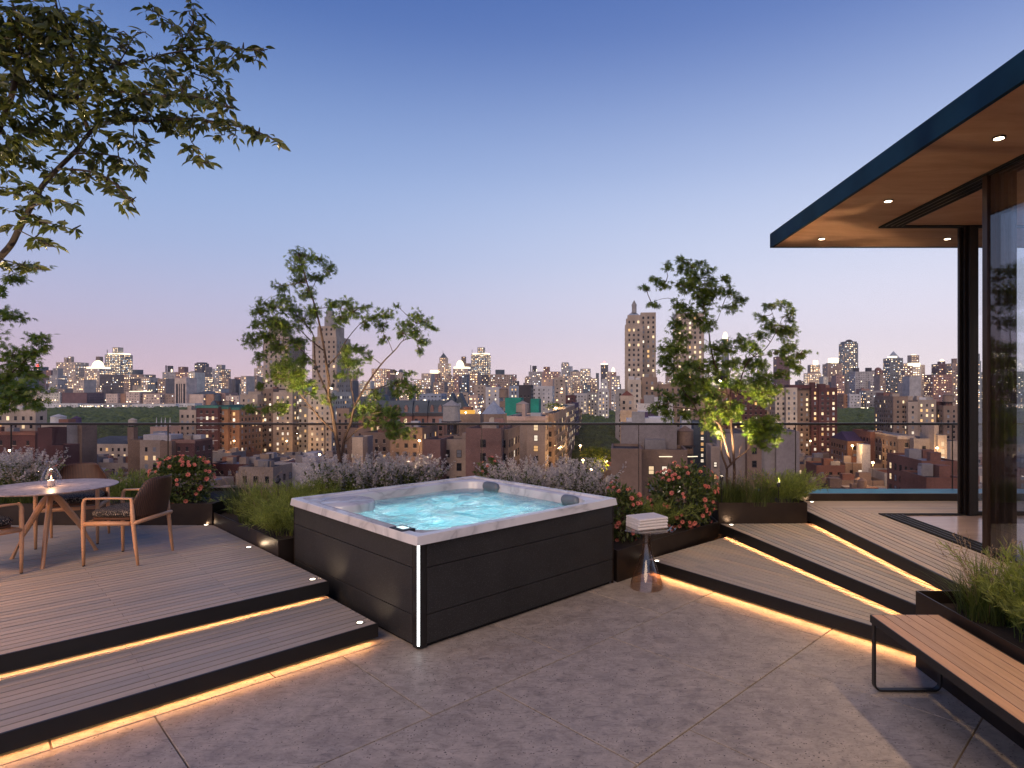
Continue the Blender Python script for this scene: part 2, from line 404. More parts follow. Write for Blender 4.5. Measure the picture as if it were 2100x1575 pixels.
M['grass'] = m_leaf('ornamental_grass', (.045,.075,.022), (.14,.17,.048), .3, .5)
M['fine_grass'] = m_leaf('feathery_green', (.12,.16,.04), (.33,.38,.11), .42, .5)
M['plume'] = m_leaf('dry_tan_plume', (.20,.145,.11), (.36,.27,.20), .25, .8)
M['sage'] = m_leaf('lavender_grey_florets', (.34,.31,.39), (.68,.62,.69), .3, .8)
M['pink'] = m_leaf('coral_pink_petal', (.52,.12,.10), (.82,.30,.24), .3, .6)
M['pinkeye'] = simple('yellow_flower_eye', (.55,.35,.10), .7)
M['violet'] = m_leaf('small_violet_flower', (.16,.10,.30), (.28,.20,.42), .3, .7)
# ---------------------------------------------------------------- polygon clipping
def clip_half(poly, px, py, nx, ny):
    out_ = []; n = len(poly)
    for i in range(n):
        a = poly[i]; b = poly[(i+1) % n]
        da = (a[0]-px)*nx + (a[1]-py)*ny; db = (b[0]-px)*nx + (b[1]-py)*ny
        if da >= 0: out_.append(a)
        if da*db < 0:
            t = da/(da-db); out_.append((a[0]+(b[0]-a[0])*t, a[1]+(b[1]-a[1])*t))
    return out_
def area(p): return abs(sum(p[i][0]*p[(i+1)%len(p)][1]-p[(i+1)%len(p)][0]*p[i][1] for i in range(len(p))))/2
def ccw(p):
    s = sum(p[i][0]*p[(i+1)%len(p)][1]-p[(i+1)%len(p)][0]*p[i][1] for i in range(len(p)))
    return p if s > 0 else p[::-1]
def strips(poly, org, d, pitch, gap, zt, th, seg, ph0, ph1, matl, parent, name='plank', wob=0.0012, vmax=60):
    """clip the (convex) polygon into planks along direction d; org lies on the first edge"""
    d = Vector(d).normalized(); nrm = Vector((-d.y, d.x))
    us = [(Vector(p)-Vector(org)).dot(d) for p in poly]; vs = [(Vector(p)-Vector(org)).dot(nrm) for p in poly]
    k0 = math.floor(min(vs)/pitch+1e-6); k1 = math.ceil(max(vs)/pitch-1e-6)
    cnt = 0
    for k in range(k0, k1):
        row = clip_half(poly, org[0]+nrm.x*(k*pitch+gap/2), org[1]+nrm.y*(k*pitch+gap/2), nrm.x, nrm.y)
        if len(row) < 3: continue
        row = clip_half(row, org[0]+nrm.x*((k+1)*pitch-gap/2), org[1]+nrm.y*((k+1)*pitch-gap/2), -nrm.x, -nrm.y)
        if len(row) < 3: continue
        ph = ph0 if k % 2 == 0 else ph1
        j0 = math.floor((min(us)-ph)/seg); j1 = math.ceil((max(us)-ph)/seg)
        for j in range(j0, j1):
            a = ph + j*seg + .0015; b = ph + (j+1)*seg - .0015
            pc = clip_half(row, org[0]+d.x*a, org[1]+d.y*a, d.x, d.y)
            if len(pc) < 3: continue
            pc = clip_half(pc, org[0]+d.x*b, org[1]+d.y*b, -d.x, -d.y)
            if len(pc) < 3 or area(pc) < 4e-4: continue
            z = zt + random.uniform(-wob, wob)
            pc = ccw(pc); n = len(pc)
            # small arrises on the top edges
            cx = sum(p[0] for p in pc)/n; cy = sum(p[1] for p in pc)/n
            MB().prism(pc, z-th, z).build(name, matl, parent)
            cnt += 1
    return cnt

# ---------------------------------------------------------------- patio
floor = MB().prism([(-9.2,-3), (9.5,-3), (9.5,9.6), (-9.2,9.6)], -.35, -.012).build('terrace_slab', M['grout'], kind='structure')
patio = empty('patio', (0, 4, 0), kind='structure')
tw, tl, gp = 1.228, 1.241, .0048
for r in range(-4, 6):
    b0 = .843 + r*tw
    off = 3.21 - .5024*(r)
    for k in range(-6, 7):
        a0 = off + k*tl
        cx, cy = AB(a0+tl/2, b0+tw/2)
        if not (-5.6 < cx < 4.9 and 1.0 < cy < 8.2): continue
        if cx > 3.3 or (cx < -.6 and (cy-cx) > 10.4): continue
        P = [AB(a0+gp, b0+gp), AB(a0+tl-gp, b0+gp), AB(a0+tl-gp, b0+tw-gp), AB(a0+gp, b0+tw-gp)]
        MB().prism(ccw(P), -.02, random.uniform(-.0008, .0008)).build('paving_slab', M['tile'], patio, bevel=.002, seg=1)

# ---------------------------------------------------------------- light helpers
def area_light(name, p, q, width, power, col, direction, spread=math.pi):
    """a lit line from p to q, shining along direction"""
    p = Vector(p); q = Vector(q); L = (q-p).length
    ld = bpy.data.lights.new(name, 'AREA'); ld.shape = 'RECTANGLE'; ld.size = L; ld.size_y = width
    ld.energy = power; ld.color = col; ld.spread = spread
    o = link(bpy.data.objects.new(name, ld))
    x = (q-p).normalized(); z = -Vector(direction).normalized(); z = (z - x*z.dot(x)).normalized(); y = z.cross(x)
    o.matrix_world = Matrix.Translation((p+q)/2) @ Matrix((x, y, z)).transposed().to_4x4()
    return o
def spot(name, p, target, power, col, ang=70, blend=.6, r=.03):
    ld = bpy.data.lights.new(name, 'SPOT'); ld.energy = power; ld.color = col; ld.spot_size = R(ang); ld.spot_blend = blend; ld.shadow_soft_size = r
    o = link(bpy.data.objects.new(name, ld)); o.location = p
    o.rotation_euler = (Vector(target)-Vector(p)).to_track_quat('-Z', 'Y').to_euler(); return o
def point(name, p, power, col, r=.02):
    ld = bpy.data.lights.new(name, 'POINT'); ld.energy = power; ld.color = col; ld.shadow_soft_size = r
    o = link(bpy.data.objects.new(name, ld)); o.location = p; return o
WARM = (1, .42, .15); AMBER = (1, .66, .34); SOFT = (1, .72, .46)

def led_line(p, q, n, z, parent, power, zb=0.0):
    """LED profile tucked under a step edge running p-q; n points outwards"""
    n = Vector((n[0], n[1], 0)).normalized()
    P = Vector((p[0], p[1], z)) - n*.05; Q = Vector((q[0], q[1], z)) - n*.05
    MB().beam(P + Vector((0,0,.004)), Q + Vector((0,0,.004)), .012, .006).build('led_strip', M['led_warm'], parent)
    area_light('led_line_light', P - Vector((0,0,.002)), Q - Vector((0,0,.002)), .012, power*(Q-P).length, WARM, n*1.0 - Vector((0,0,.30)), math.pi)

# ---------------------------------------------------------------- left steps and deck
DIR = (S2, S2)                       # planks run towards the right vanishing point
Z1, Z2 = .149, .296
c1 = (-1.442, 5.035); c2 = (-2.077, 5.672)
def along(p, d, t): return (p[0]+d[0]*t, p[1]+d[1]*t)
e2 = (-S2, S2)
low = empty('lower_wooden_step', (*c1, 0), kind='structure')
lp = [along(c1, DIR, -5.2), c1, along(c2, e2, .12), along(along(c2, e2, .12), DIR, -5.2)]
lp_in = ccw([along(along(c1, DIR, -5.2), e2, .012), along(along(c1, DIR, -.012), e2, .012), lp[2], lp[3]])
strips(lp_in, along(c1, e2, .012), DIR, .0865, .0145, Z1, .022, 1.6, .99-2.54-.0, 1.788-2.54, M['deck_l'], low)
MB().prism(ccw([along(p, e2, .03) for p in lp[:2]] + lp[2:]), .078, Z1-.024).build('subframe', M['void'], low)
def fascia(p, q, zb, zt, parent, th=.02, m='black', up=.0):
    d = (Vector(q)-Vector(p)).normalized(); n = Vector((-d.y, d.x))
    P = [p, q, (q[0]+n.x*th, q[1]+n.y*th), (p[0]+n.x*th, p[1]+n.y*th)]
    return MB().prism(ccw(P), zb, zt).build('fascia', M[m], parent, bevel=.002, seg=1)
fascia(lp[0], c1, .038, Z1+.0, low)
ends = along(c1, DIR, -.0)
fascia(along(c1, DIR, -.0), along(c2, e2, .1), .038, Z1-.003, low, th=.0195)
led_line(lp[0], along(c1, DIR, -.04), (S2, -S2), .047, low, 2.9)
MB().prism(ccw([along(along(c1, DIR, -.10), e2, .17), along(along(c2, DIR, -.10), e2, .24), along(along(c2, e2, .24), DIR, -5.2), along(along(c1, e2, .17), DIR, -5.2)]), -.005, .078).build('plinth', M['void'], low)

deck = empty('dining_deck', (*c2, 0), kind='structure')
back = 8.02
dp = [along(c2, DIR, -6.3), c2, (-4.425, back), (-10.6, back)]
fl = along(c2, DIR, -6.3)
dp_in = ccw([along(fl, e2, .012), along(along(c2, DIR, -.012), e2, .012), (-4.44, back), (-9.6, back)])
strips(dp_in, along(c2, e2, .012), DIR, .0865, .0145, Z2, .022, 1.6, -.72, .08, M['deck_l'], deck)
fascia(dp[0], c2, .176, Z2, deck)
fascia(c2, (-4.43, back+.0), .176, Z2-.003, deck, th=.0195)
MB().prism(ccw([along(along(c2, DIR, -.03), e2, .03), (-4.47, 8.0), (-9.4, 8.0), along(along(c2, DIR, -6.2), e2, .03)]), .226, Z2-.024).build('subframe', M['void'], deck)
MB().prism(ccw([along(along(c2, DIR, -.10), e2, .245), (-4.65, 7.95), (-9.3, 7.95), along(along(c2, DIR, -6.1), e2, .245)]), -.005, .226).build('plinth', M['void'], deck)
led_line(dp[0], along(c2, DIR, -.04), (S2, -S2), .196, deck, 2.9)

# ---------------------------------------------------------------- right steps (a fan of three)
ZR1, ZR2, ZR3 = .15, .30, .45
s1 = empty('lowest_fan_step', (2, 6, 0), kind='structure')
A1, B1 = (1.03, 6.93), (2.85, 4.58)
poly1 = [A1, B1, (3.05, 4.50), (2.15, 8.03)]
d1 = (Vector(B1)-Vector(A1)).normalized()
n1 = Vector((-d1.y, d1.x))
strips(ccw([along(A1, n1, .014), along(B1, n1, .014), (3.19, 4.50), (2.29, 8.07)]), along(A1, n1, .014), d1, .0865, .0145, ZR1, .022, 1.8, .5, 1.35, M['deck_r1'], s1)
fascia(A1, along(B1, d1, .6), .038, ZR1, s1)
MB().prism(ccw([along(A1, n1, .03), along(B1, n1, .03), (3.16, 4.50), (2.27, 8.03)]), .078, ZR1-.024).build('subframe', M['void'], s1)
MB().prism(ccw([along(along(A1, n1, .17), d1, .2), along(B1, n1, .17), (3.05, 4.50), (2.15, 7.9)]), -.005, .078).build('plinth', M['void'], s1)
led_line(along(A1, d1, .05), along(B1, d1, .1), (-n1.x, -n1.y), .047, s1, 3.3)

s2 = empty('middle_fan_step', (2.8, 6, 0), kind='structure')
A2, B2 = (2.15, 8.09), (3.05, 4.56)
d2 = (Vector(B2)-Vector(A2)).normalized(); n2 = Vector((-d2.y, d2.x))
strips(ccw([along(A2, n2, .014), along(B2, n2, .014), (3.45, 4.56), (3.45, 8.115)]), along(A2, n2, .014), d2, .0865, .0145, ZR2, .022, 2.1, .9, 1.9, M['deck_r2'], s2)
fascia(A2, along(B2, d2, .3), .178, ZR2, s2)
MB().prism(ccw([along(A2, n2, .03), along(B2, n2, .03), (3.33, 4.56), (3.33, 8.1)]), .228, ZR2-.024).build('subframe', M['void'], s2)
MB().prism(ccw([along(A2, n2, .17), along(B2, n2, .17), (3.33, 4.56), (3.33, 8.05)]), .10, .228).build('plinth', M['void'], s2)
led_line(along(A2, d2, .08), B2, (-n2.x, -n2.y), .197, s2, 3.6)

s3 = empty('upper_deck', (4, 7, 0), kind='structure')
XE = 3.32
strips([(XE+.014, 3.2), (4.17, 3.2), (4.17, 7.97), (XE+.014, 8.82)], (XE+.014, 3.2), (0, 1), -.0857 if False else .0857, .0145, ZR3, .022, 2.2, .6, 1.7, M['deck_y'], s3)
strips([(XE+.02, 8.82), (4.17, 7.97), (9.5, 7.97), (9.5, 8.93), (XE-.25, 8.93)], (XE, 7.97), (1, 0), .087, .0145, ZR3, .022, 2.2, .3, 1.4, M['deck_x'], s3)
fascia((XE, 8.9), (XE, 3.0), .328, ZR3, s3)
MB().prism([(XE+.03, 2.8), (4.19, 2.8), (4.19, 7.99), (9.5, 7.99), (9.5, 8.93), (XE+.03, 8.93)], .378, ZR3-.024).build('subframe', M['void'], s3)
MB().prism([(XE+.17, 2.8), (9.5, 2.8), (9.5, 8.9), (XE+.17, 8.9)], .10, .378).build('plinth', M['void'], s3)
led_line((XE, 8.05), (XE, 4.4), (-1, 0), .347, s3, 3.6)

# ---------------------------------------------------------------- raised pool
pool = empty('raised_pool', (6, 9.2, 0), label='narrow raised rooftop pool of blue water behind the upper deck', cat='pool')
MB().box(3.0, 8.93, .2, 9.5, 8.985, .552).build('coping', M['bronze'], pool, bevel=.003)
MB().box(3.0, 8.99, .2, 9.5, 9.42, .545).build('water', M['pool'], pool)

# ---------------------------------------------------------------- glass balustrade
RY, RZ = 9.47, 1.548
bal = empty('glass_balustrade', (0, RY, 0), label='frameless glass balustrade with a dark handrail along the roof edge', cat='railing')
px = -9.0
j0 = (23-CX)/F_PX*RY; stp = 321.7/F_PX*RY
xs = [j0 + k*stp for k in range(-1, 9)]
for a, b in zip(xs[:-1], xs[1:]):
    MB().box(b-.004, RY-.010, .30, b+.004, RY+.010, RZ-.035).build('gasket', M['bronze_dk'], bal)
    MB().box(a+.007, RY-.008, .30, b-.007, RY+.008, RZ-.03).build('glass_panel', M['rail_glass'], bal)
MB().box(xs[0], RY-.03, RZ-.034, xs[-1], RY+.03, RZ).build('handrail', M['bronze_dk'], bal, bevel=.004)
MB().box(xs[0], RY-.05, .0, xs[-1], RY+.05, .30).build('base_channel', M['bronze_dk'], bal)

# ---------------------------------------------------------------- planters
def planter(name, poly, zb, zt, label, soil=.05, wall=.012, cat='planter', group='steel planters'):
    r = empty(name, (poly[0][0], poly[0][1], zb), label=label, cat=cat, group=group)
    poly = ccw(poly); n = len(poly)
    ins = []
    for i in range(n):
        p0 = Vector(poly[i-1]); p1 = Vector(poly[i]); p2 = Vector(poly[(i+1)%n])
        a = (p1-p0).normalized(); b = (p2-p1).normalized()
        na = Vector((-a.y, a.x)); nb = Vector((-b.y, b.x))
        m = (na+nb); m = m/max(.2, m.length_squared)*2 if m.length > 1e-4 else na
        ins.append(tuple(p1 + m*wall))
    mb = MB(); b = 0
    vs = [(p[0],p[1],zb) for p in poly]+[(p[0],p[1],zt) for p in poly]+[(p[0],p[1],zt) for p in ins]+[(p[0],p[1],zb+.01) for p in ins]
    fs = []
    for i in range(n):
        j = (i+1)%n
        fs += [(i,j,n+j,n+i), (n+i,n+j,2*n+j,2*n+i), (2*n+i,2*n+j,3*n+j,3*n+i)]
    mb.add(vs, fs); mb.build('wall', M['bronze'], r, bevel=.0015, seg=1)
    MB().prism(ins, zb+.01, zt-soil).build('soil', M['soil'], r)
    return r
planter('steel_planter', [(-9.4, 8.03), (-4.46, 8.03), (-4.46, 9.36), (-9.4, 9.36)], .05, .575, 'long dark steel planter behind the dining table')
planter('steel_planter', [(-4.445, 8.035), (-2.93, 6.53), (-1.075, 8.36), (-1.075, 9.36), (-4.445, 9.36)], .05, .46, 'angled dark steel planter between the dining deck and the hot tub')
planter('steel_planter', [(-1.06, 8.38), (.62, 6.66), (.66, 6.58), (2.12, 8.04), (2.12, 9.36), (-1.06, 9.36)], .0, .34, 'low dark steel planter behind the glass side table')
planter('steel_planter', [(2.145, 8.12), (3.312, 8.12), (3.312, 8.92), (2.145, 8.92)], .10, .57, 'square-ended steel planter holding the right maple at the head of the steps')
planter('steel_planter', [(2.67, 1.2), (3.72, 1.2), (3.72, 4.58), (2.67, 4.58)], .0, .564, 'long dark steel planter beside the wooden bench', soil=.09)

# ---------------------------------------------------------------- recessed deck lights
def deck_light(px_, py_, z, label, tgt=None, power=1.2):
    Y = F_PX*(H-z)/(py_-CY); X = (px_-CX)/F_PX*Y
    r = empty('recessed_deck_light', (X, Y, z), label=label, cat='deck light', group='recessed deck lights')
    MB().lathe([(.033, z+.001), (.033, z+.005), (.026, z+.0055)], X, Y, 20).build('bezel', M['black'], r)
    MB().lathe([(.024, z+.0052), (.024, z+.0068)], X, Y, 20).build('lens', M['deck_lamp'], r)
    t = tgt or (X, Y, z+1)
    spot('deck_light_beam', (X, Y, z+.02), t, power, SOFT, 110, .8, .02)
deck_light(738, 1278, Z1, 'round recessed light at the right end of the lower left step', (-1.35, 5.45, .5), 2.2)
deck_light(641, 1189, Z2, 'round recessed light on the dining deck corner nearest the hot tub', (-1.9, 6.1, .6), 2.2)
deck_light(510, 1123, Z2, 'round recessed light halfway along the dining deck edge by the angled planter', (-2.9, 6.9, .7))
deck_light(423, 1077, Z2, 'round recessed light in the far corner of the dining deck', (-4.2, 8.2, .6), 1.3)
deck_light(1347, 1151, ZR1, 'round recessed light at the tip of the lowest right step', (1.2, 7.3, .5))
deck_light(1500, 1077, ZR2, 'round recessed light on the middle right step below the maple planter', (2.3, 8.3, .6), 1.3)
deck_light(1665, 1030, ZR3, 'round recessed light on the upper deck beside the pool', (3.4, 9.1, .7), 1.3)

# ---------------------------------------------------------------- pavilion on the right
pav = empty('glass_pavilion', (4.2, 7.9, 0), label='flat-roofed glass pavilion with a deep warm-lit overhang', cat='pavilion')
ZS, ZF = 4.15, 4.356
RX0, RY1 = 3.17, 9.13
MB().box(RX0, RY1-.04, ZS+.0, 12, RY1, ZF).build('roof_edge', M['roof_edge'], pav)
MB().box(RX0, -3, ZS, RX0+.04, RY1-.04, ZF).build('roof_edge', M['roof_edge'], pav)
MB().box(RX0+.04, -3, ZF-.03, 12, RY1-.04, ZF-.004).build('roof', M['roof_edge'], pav)
MB().box(RX0+.04, -3, ZS+.006, 12, RY1-.04, ZS+.05).build('soffit', M['soffit'], pav)
# sliding-door track in the soffit and in the floor
for z0, z1, nm in ((ZS-.012, ZS+.02, 'head_track'), (ZR3-.02, ZR3+.012, 'floor_track')):
    mb = MB(); mb.prism([(4.17, 1.5), (4.42, 1.5), (4.42, 7.88), (12, 7.88), (12, 7.975), (4.17, 7.975)], z0, z1)
    mb.build(nm, M['void'], pav)
    for xx in (4.20, 4.27, 4.34, 4.41):
        MB().box(xx-.006, 1.5, z0-.006, xx+.006, 7.86, z1+.006).build('track_rib', M['bronze_dk'], pav)
MB().box(4.42, 1.0, ZR3-.03, 12, 7.885, ZR3-.001).build('floor', M['stone_in'], pav)
def door_stack(x0, y0, ax, n, w, gap, label=None):
    for k in range(n):
        if ax == 'x': MB().box(x0+k*gap, y0-k*.045, ZR3+.013, x0+k*gap+w, y0-k*.045+.04, ZS-.013).build('door_stile', M['bronze_dk'], pav, bevel=.003)
        else: MB().box(x0+k*.055, y0-k*gap-w, ZR3+.013, x0+k*.055+.045, y0-k*gap, ZS-.013).build('door_stile', M['bronze_dk'], pav, bevel=.003)
door_stack(5.185, 7.93, 'x', 3, .07, .035)
MB().box(5.30, 7.885, ZR3+.012, 5.40, 7.975, ZS-.012).build('post', M['bronze_dk'], pav)
MB().box(5.40, 7.92, ZR3+.05, 12, 7.93, ZS-.02).build('door_glass', M['door_glass'], pav)
MB().box(5.40, 7.90, ZR3+.012, 12, 7.95, ZR3+.05).build('door_rail', M['bronze_dk'], pav)
# doors slid back along the terrace side
for k, x in enumerate((4.185, 4.235, 4.285, 4.335)):
    y1 = 6.06 - k*.045
    MB().box(x, y1-.07, ZR3+.013, x+.04, y1, ZS-.013).build('door_stile', M['stile'], pav, bevel=.003)
    MB().box(x+.018, 2.2, ZR3+.05, x+.026, y1-.07, ZS-.02).build('door_glass', M['door_glass'], pav)
    MB().box(x, 2.2, ZR3+.013, x+.045, y1-.07, ZR3+.05).build('door_rail', M['bronze_dk'], pav)
# rear of the pavilion (behind the camera) - a plain render wall, closes the room
MB().box(7.9, -2.0, ZR3, 8.05, 3.8, ZS).build('inner_wall', M['soffit'], pav)
def downlight(x, y, label, power=125, size=88):
    r = empty('ceiling_downlight', (x, y, ZS), label=label, cat='downlight', group='ceiling downlights')
    MB().lathe([(.050, ZS+.002), (.050, ZS-.006), (.040, ZS-.008)], x, y, 24).build('trim', M['bronze_dk'], r)
    MB().lathe([(.037, ZS-.0085), (.037, ZS-.0095)], x, y, 24).build('lens', M['lamp_warm'], r)
    spot('downlight_beam', (x, y, ZS-.03), (x, y, 0), power, AMBER, size, 1.0, .13)
downlight(3.69, 5.14, 'largest, nearest recessed downlight in the pavilion overhang')
downlight(3.69, 6.85, 'recessed downlight in the middle of the overhang edge row')
downlight(3.69, 8.56, 'recessed downlight nearest the outer corner of the overhang')
downlight(5.43, 8.56, 'recessed downlight in the overhang above the pool')
for y, l_ in ((3.43, 'recessed downlight above the feathery plants, outside the picture'), (1.72, 'recessed downlight above the near end of the bench, outside the picture'), (0.0, 'recessed downlight behind the viewer, outside the picture')):
    downlight(3.69, y, l_, 190 if y < 3 else 110, 125 if y < 3 else 88)
downlight(6.2, 6.2, 'added unseen ceiling downlight inside the pavilion near the pool', 90, 130)  # unseen inside lights, added to keep the soffit bright
downlight(6.2, 4.4, 'added unseen ceiling downlight deep inside the pavilion', 90, 130)
# ---------------------------------------------------------------- hot tub
ta0, ta1, tb0, tb1 = 2.639, 5.09, 4.163, 6.613
tub = empty('hot_tub', (*AB((ta0+ta1)/2, (tb0+tb1)/2), 0), label='square hot tub in charcoal cladding with a pale marbled rim and churning turquoise water', cat='hot tub')
ins = .028
def side_panel(a0, b0, a1, b1, z0, z1):
    p, q = Vector((*AB(a0, b0), 0)), Vector((*AB(a1, b1), 0))
    d = (q-p).normalized(); n = Vector((-d.y, d.x, 0))
    if n.dot(Vector((*AB((ta0+ta1)/2, (tb0+tb1)/2), 0))-p) < 0: n = -n
    P = [p, q, q+n*.03, p+n*.03]
    return MB().prism(ccw([(v.x, v.y) for v in P]), z0, z1).build('cladding_panel', M['tub_panel'], tub, bevel=.003)
post = .085
for z0, z1 in ((.035, .262), (.268, .636), (.642, .836)):
    side_panel(ta0+ins, tb0+ins+post, ta0+ins, tb1-ins-.02, z0, z1)
    side_panel(ta0+ins+post, tb0+ins, ta1-ins-.02, tb0+ins, z0, z1)
    side_panel(ta1-ins, tb0+ins+.02, ta1-ins, tb1-ins-.02, z0, z1)
    side_panel(ta0+ins+.02, tb1-ins, ta1-ins-.02, tb1-ins, z0, z1)
g = ins+.034
MB().prism(ccw([AB(ta0+g, tb0+g+.05), AB(ta0+g+.05, tb0+g), AB(ta1-g, tb0+g), AB(ta1-g, tb1-g), AB(ta0+g, tb1-g)]), .0, .15).build('base', M['void'], tub)
for a0_, b0_, a1_, b1_ in ((ta0+g, tb0+g+.05, ta0+g+.01, tb1-g), (ta0+g+.05, tb0+g, ta1-g, tb0+g+.01), (ta1-g-.01, tb0+g, ta1-g, tb1-g), (ta0+g, tb1-g-.01, ta1-g, tb1-g)):
    MB().prism(ccw([AB(a0_, b0_), AB(a1_, b0_), AB(a1_, b1_), AB(a0_, b1_)]), .15, .84).build('inner_frame', M['void'], tub)
# front corner post with the light line
cp = [AB(ta0+ins+post-.004, tb0+ins), AB(ta0+ins+.022, tb0+ins-.002), AB(ta0+ins-.002, tb0+ins+.022), AB(ta0+ins, tb0+ins+post-.004), AB(ta0+ins+.05, tb0+ins+post-.004), AB(ta0+ins+post-.004, tb0+ins+.05)]
MB().prism(ccw(cp), .012, .838).build('corner_post', M['black'], tub, bevel=.004)
mid = Vector((*AB(ta0+ins+.010, tb0+ins+.010), 0)); nn = Vector((*AB(-1, -1), 0)).normalized(); tt = Vector((-nn.y, nn.x, 0))
P = [mid+tt*.0095+nn*.004, mid-tt*.0095+nn*.004, mid-tt*.0095-nn*.01, mid+tt*.0095-nn*.01]
MB().prism(ccw([(v.x, v.y) for v in P]), .035, .834).build('light_strip', M['led_white'], tub)
for (a, b) in ((ta1-ins, tb0+ins), (ta0+ins, tb1-ins)):
    c = AB(a, b); sa = -1 if a > 4 else 1; sb = 1 if b < 5 else -1
    q = [AB(a, b), AB(a+sa*.018, b), AB(a+sa*.018, b+sb*.018), AB(a, b+sb*.018)]
    MB().prism(ccw(q), .012, .838).build('corner_post', M['bronze'], tub)
# moulded shell: rim, ledge and basin as one surface
ac, bc, hs = (ta0+ta1)/2, (tb0+tb1)/2, (ta1-ta0)/2
def rrect(x0, x1, y0, y1, rad, th):
    """point of a rounded rectangle in direction th from its centre"""
    cx, cy = ac, bc; d = (math.cos(th), math.sin(th)); lo, hi = 0, 4
    def inside(px_, py_):
        qx = min(max(px_, x0+rad), x1-rad); qy = min(max(py_, y0+rad), y1-rad)
        return (px_-qx)**2+(py_-qy)**2 <= rad*rad
    for _ in range(30):
        m_ = (lo+hi)/2
        if inside(cx+d[0]*m_, cy+d[1]*m_): lo = m_
        else: hi = m_
    return cx+d[0]*lo, cy+d[1]*lo
ths = sorted(set([2*math.pi*i/128 for i in range(128)]))
oa0, oa1, ob0, ob1 = ta0+.165, ta1-.13, tb0+.165, tb1-.13
levels = [(ta0-.004, ta1+.004, tb0-.004, tb1+.004, .012, .836), (ta0+.006, ta1-.006, tb0+.006, tb1-.006, .014, .902), (ta0+.011, ta1-.011, tb0+.011, tb1-.011, .016, .907),
          (oa0-.085, oa1+.06, ob0-.085, ob1+.06, .03, .907), (oa0-.078, oa1+.052, ob0-.078, ob1+.052, .035, .889),
          (oa0-.01, oa1+.01, ob0-.01, ob1+.01, .28, .884), (oa0+.012, oa1-.012, ob0+.012, ob1-.012, .28, .872), (oa0+.05, oa1-.05, ob0+.05, ob1-.05, .30, .74), (oa0+.16, oa1-.16, ob0+.16, ob1-.16, .35, .50), (oa0+.22, oa1-.22, ob0+.22, ob1-.22, .4, .47)]
V = []; Fq = []
for lv in levels:
    for th in ths:
        a, b = rrect(*lv[:5], th); x, y = AB(a, b); V.append((x, y, lv[5]))
n = len(ths)
for i in range(len(levels)-1):
    for k in range(n): Fq.append((i*n+k, i*n+(k+1)%n, (i+1)*n+(k+1)%n, (i+1)*n+k))
me = np_mesh('shell', V, [np.array(Fq), np.array([list(range((len(levels)-1)*n, len(levels)*n))])], [M['marble']], smooth=True)
me.polygons.foreach_set('use_smooth', [True]*len(me.polygons))
sh = obj('shell', me, tub)
m_ = sh.modifiers.new('e', 'EDGE_SPLIT'); m_.split_angle = R(28)
# water
wl_ = []; Vw = []; rings = 46
for i in range(rings+1):
    t = i/rings
    for th in ths:
        a, b = rrect(oa0+.035, oa1-.035, ob0+.035, ob1-.035, .29, th)
        a = ac+(a-ac)*t; b = bc+(b-bc)*t; x, y = AB(a, b)
        h = .010*math.sin(9*x+3*y+2*math.sin(4*y))+.009*math.sin(14*y-5*x+1.5*math.sin(7*x))+.006*math.sin(23*x+17*y)
        h += .012*math.exp(-((x+.6)**2+(y-7.2)**2)/.12)+.012*math.exp(-((x-.1)**2+(y-6.4)**2)/.10)
        Vw.append((x, y, .790+h*(1-t**8)))
Fw = [(i*n+k, i*n+(k+1)%n, (i+1)*n+(k+1)%n, (i+1)*n+k) for i in range(rings) for k in range(n)]
obj('water', np_mesh('water', Vw, [np.array(Fw)], [M['spa_water']], smooth=True), tub)
# filter ledge in the left corner
fa, fb = ta0+.42, tb1-.40
fx, fy = AB(fa, fb)
MB().lathe([(.30, .70), (.30, .862), (.285, .876), (.0, .878)], fx-.0, fy, 40, False).build('filter_lid', M['marble'], tub, smooth=True)
# head pillows
def pillow(a, b, dirv, w=.30):
    x, y = AB(a, b); mb = MB()
    prof = []
    for i in range(13):
        u = -1+2*i/12
        prof.append((u*w/2, .055*math.sqrt(max(0, 1-abs(u)**5))))
    d = Vector((*AB(*dirv), 0)).normalized(); nrm = Vector((-d.y, d.x, 0))
    if nrm.dot(Vector((*AB(ac-a, bc-b), 0))) < 0: nrm = -nrm
    for i, (u, h) in enumerate(prof):
        c = Vector((x, y, .835)) + d*u
        ring = [c + Vector((0,0,1))*h*1.15*math.cos(t_) + nrm*(.012+.045*math.sin(t_)*(.4+h*10)) for t_ in [2*math.pi*k/12 for k in range(12)]]
        mb.v += [tuple(v) for v in ring]
    for i in range(12):
        for k in range(12): mb.f.append((i*12+k, i*12+(k+1)%12, (i+1)*12+(k+1)%12, (i+1)*12+k)); mb.m.append(0)
    mb.build('head_pillow', M['pillow'], tub, smooth=True)
M['pillow'] = simple('grey_blue_pillow', (.16,.19,.22), .4)
pillow(oa1-.03, ob1-.42, (0, 1)); pillow(oa1-.03, ob0+.36, (0, 1), .26)
# control panel in the rim near the front corner
ka, kb = ta0+.085, tb0+.34
cp = [AB(ka-.075, kb-.10), AB(ka+.055, kb-.10), AB(ka+.055, kb+.10), AB(ka-.075, kb+.10)]
MB().prism(ccw(cp), .885, .914).build('control_panel', M['black'], tub, bevel=.006)
cp = [AB(ka-.035, kb-.052), AB(ka+.025, kb-.052), AB(ka+.025, kb+.052), AB(ka-.035, kb+.052)]
MB().prism(ccw(cp), .914, .917).build('display', M['screen'], tub)
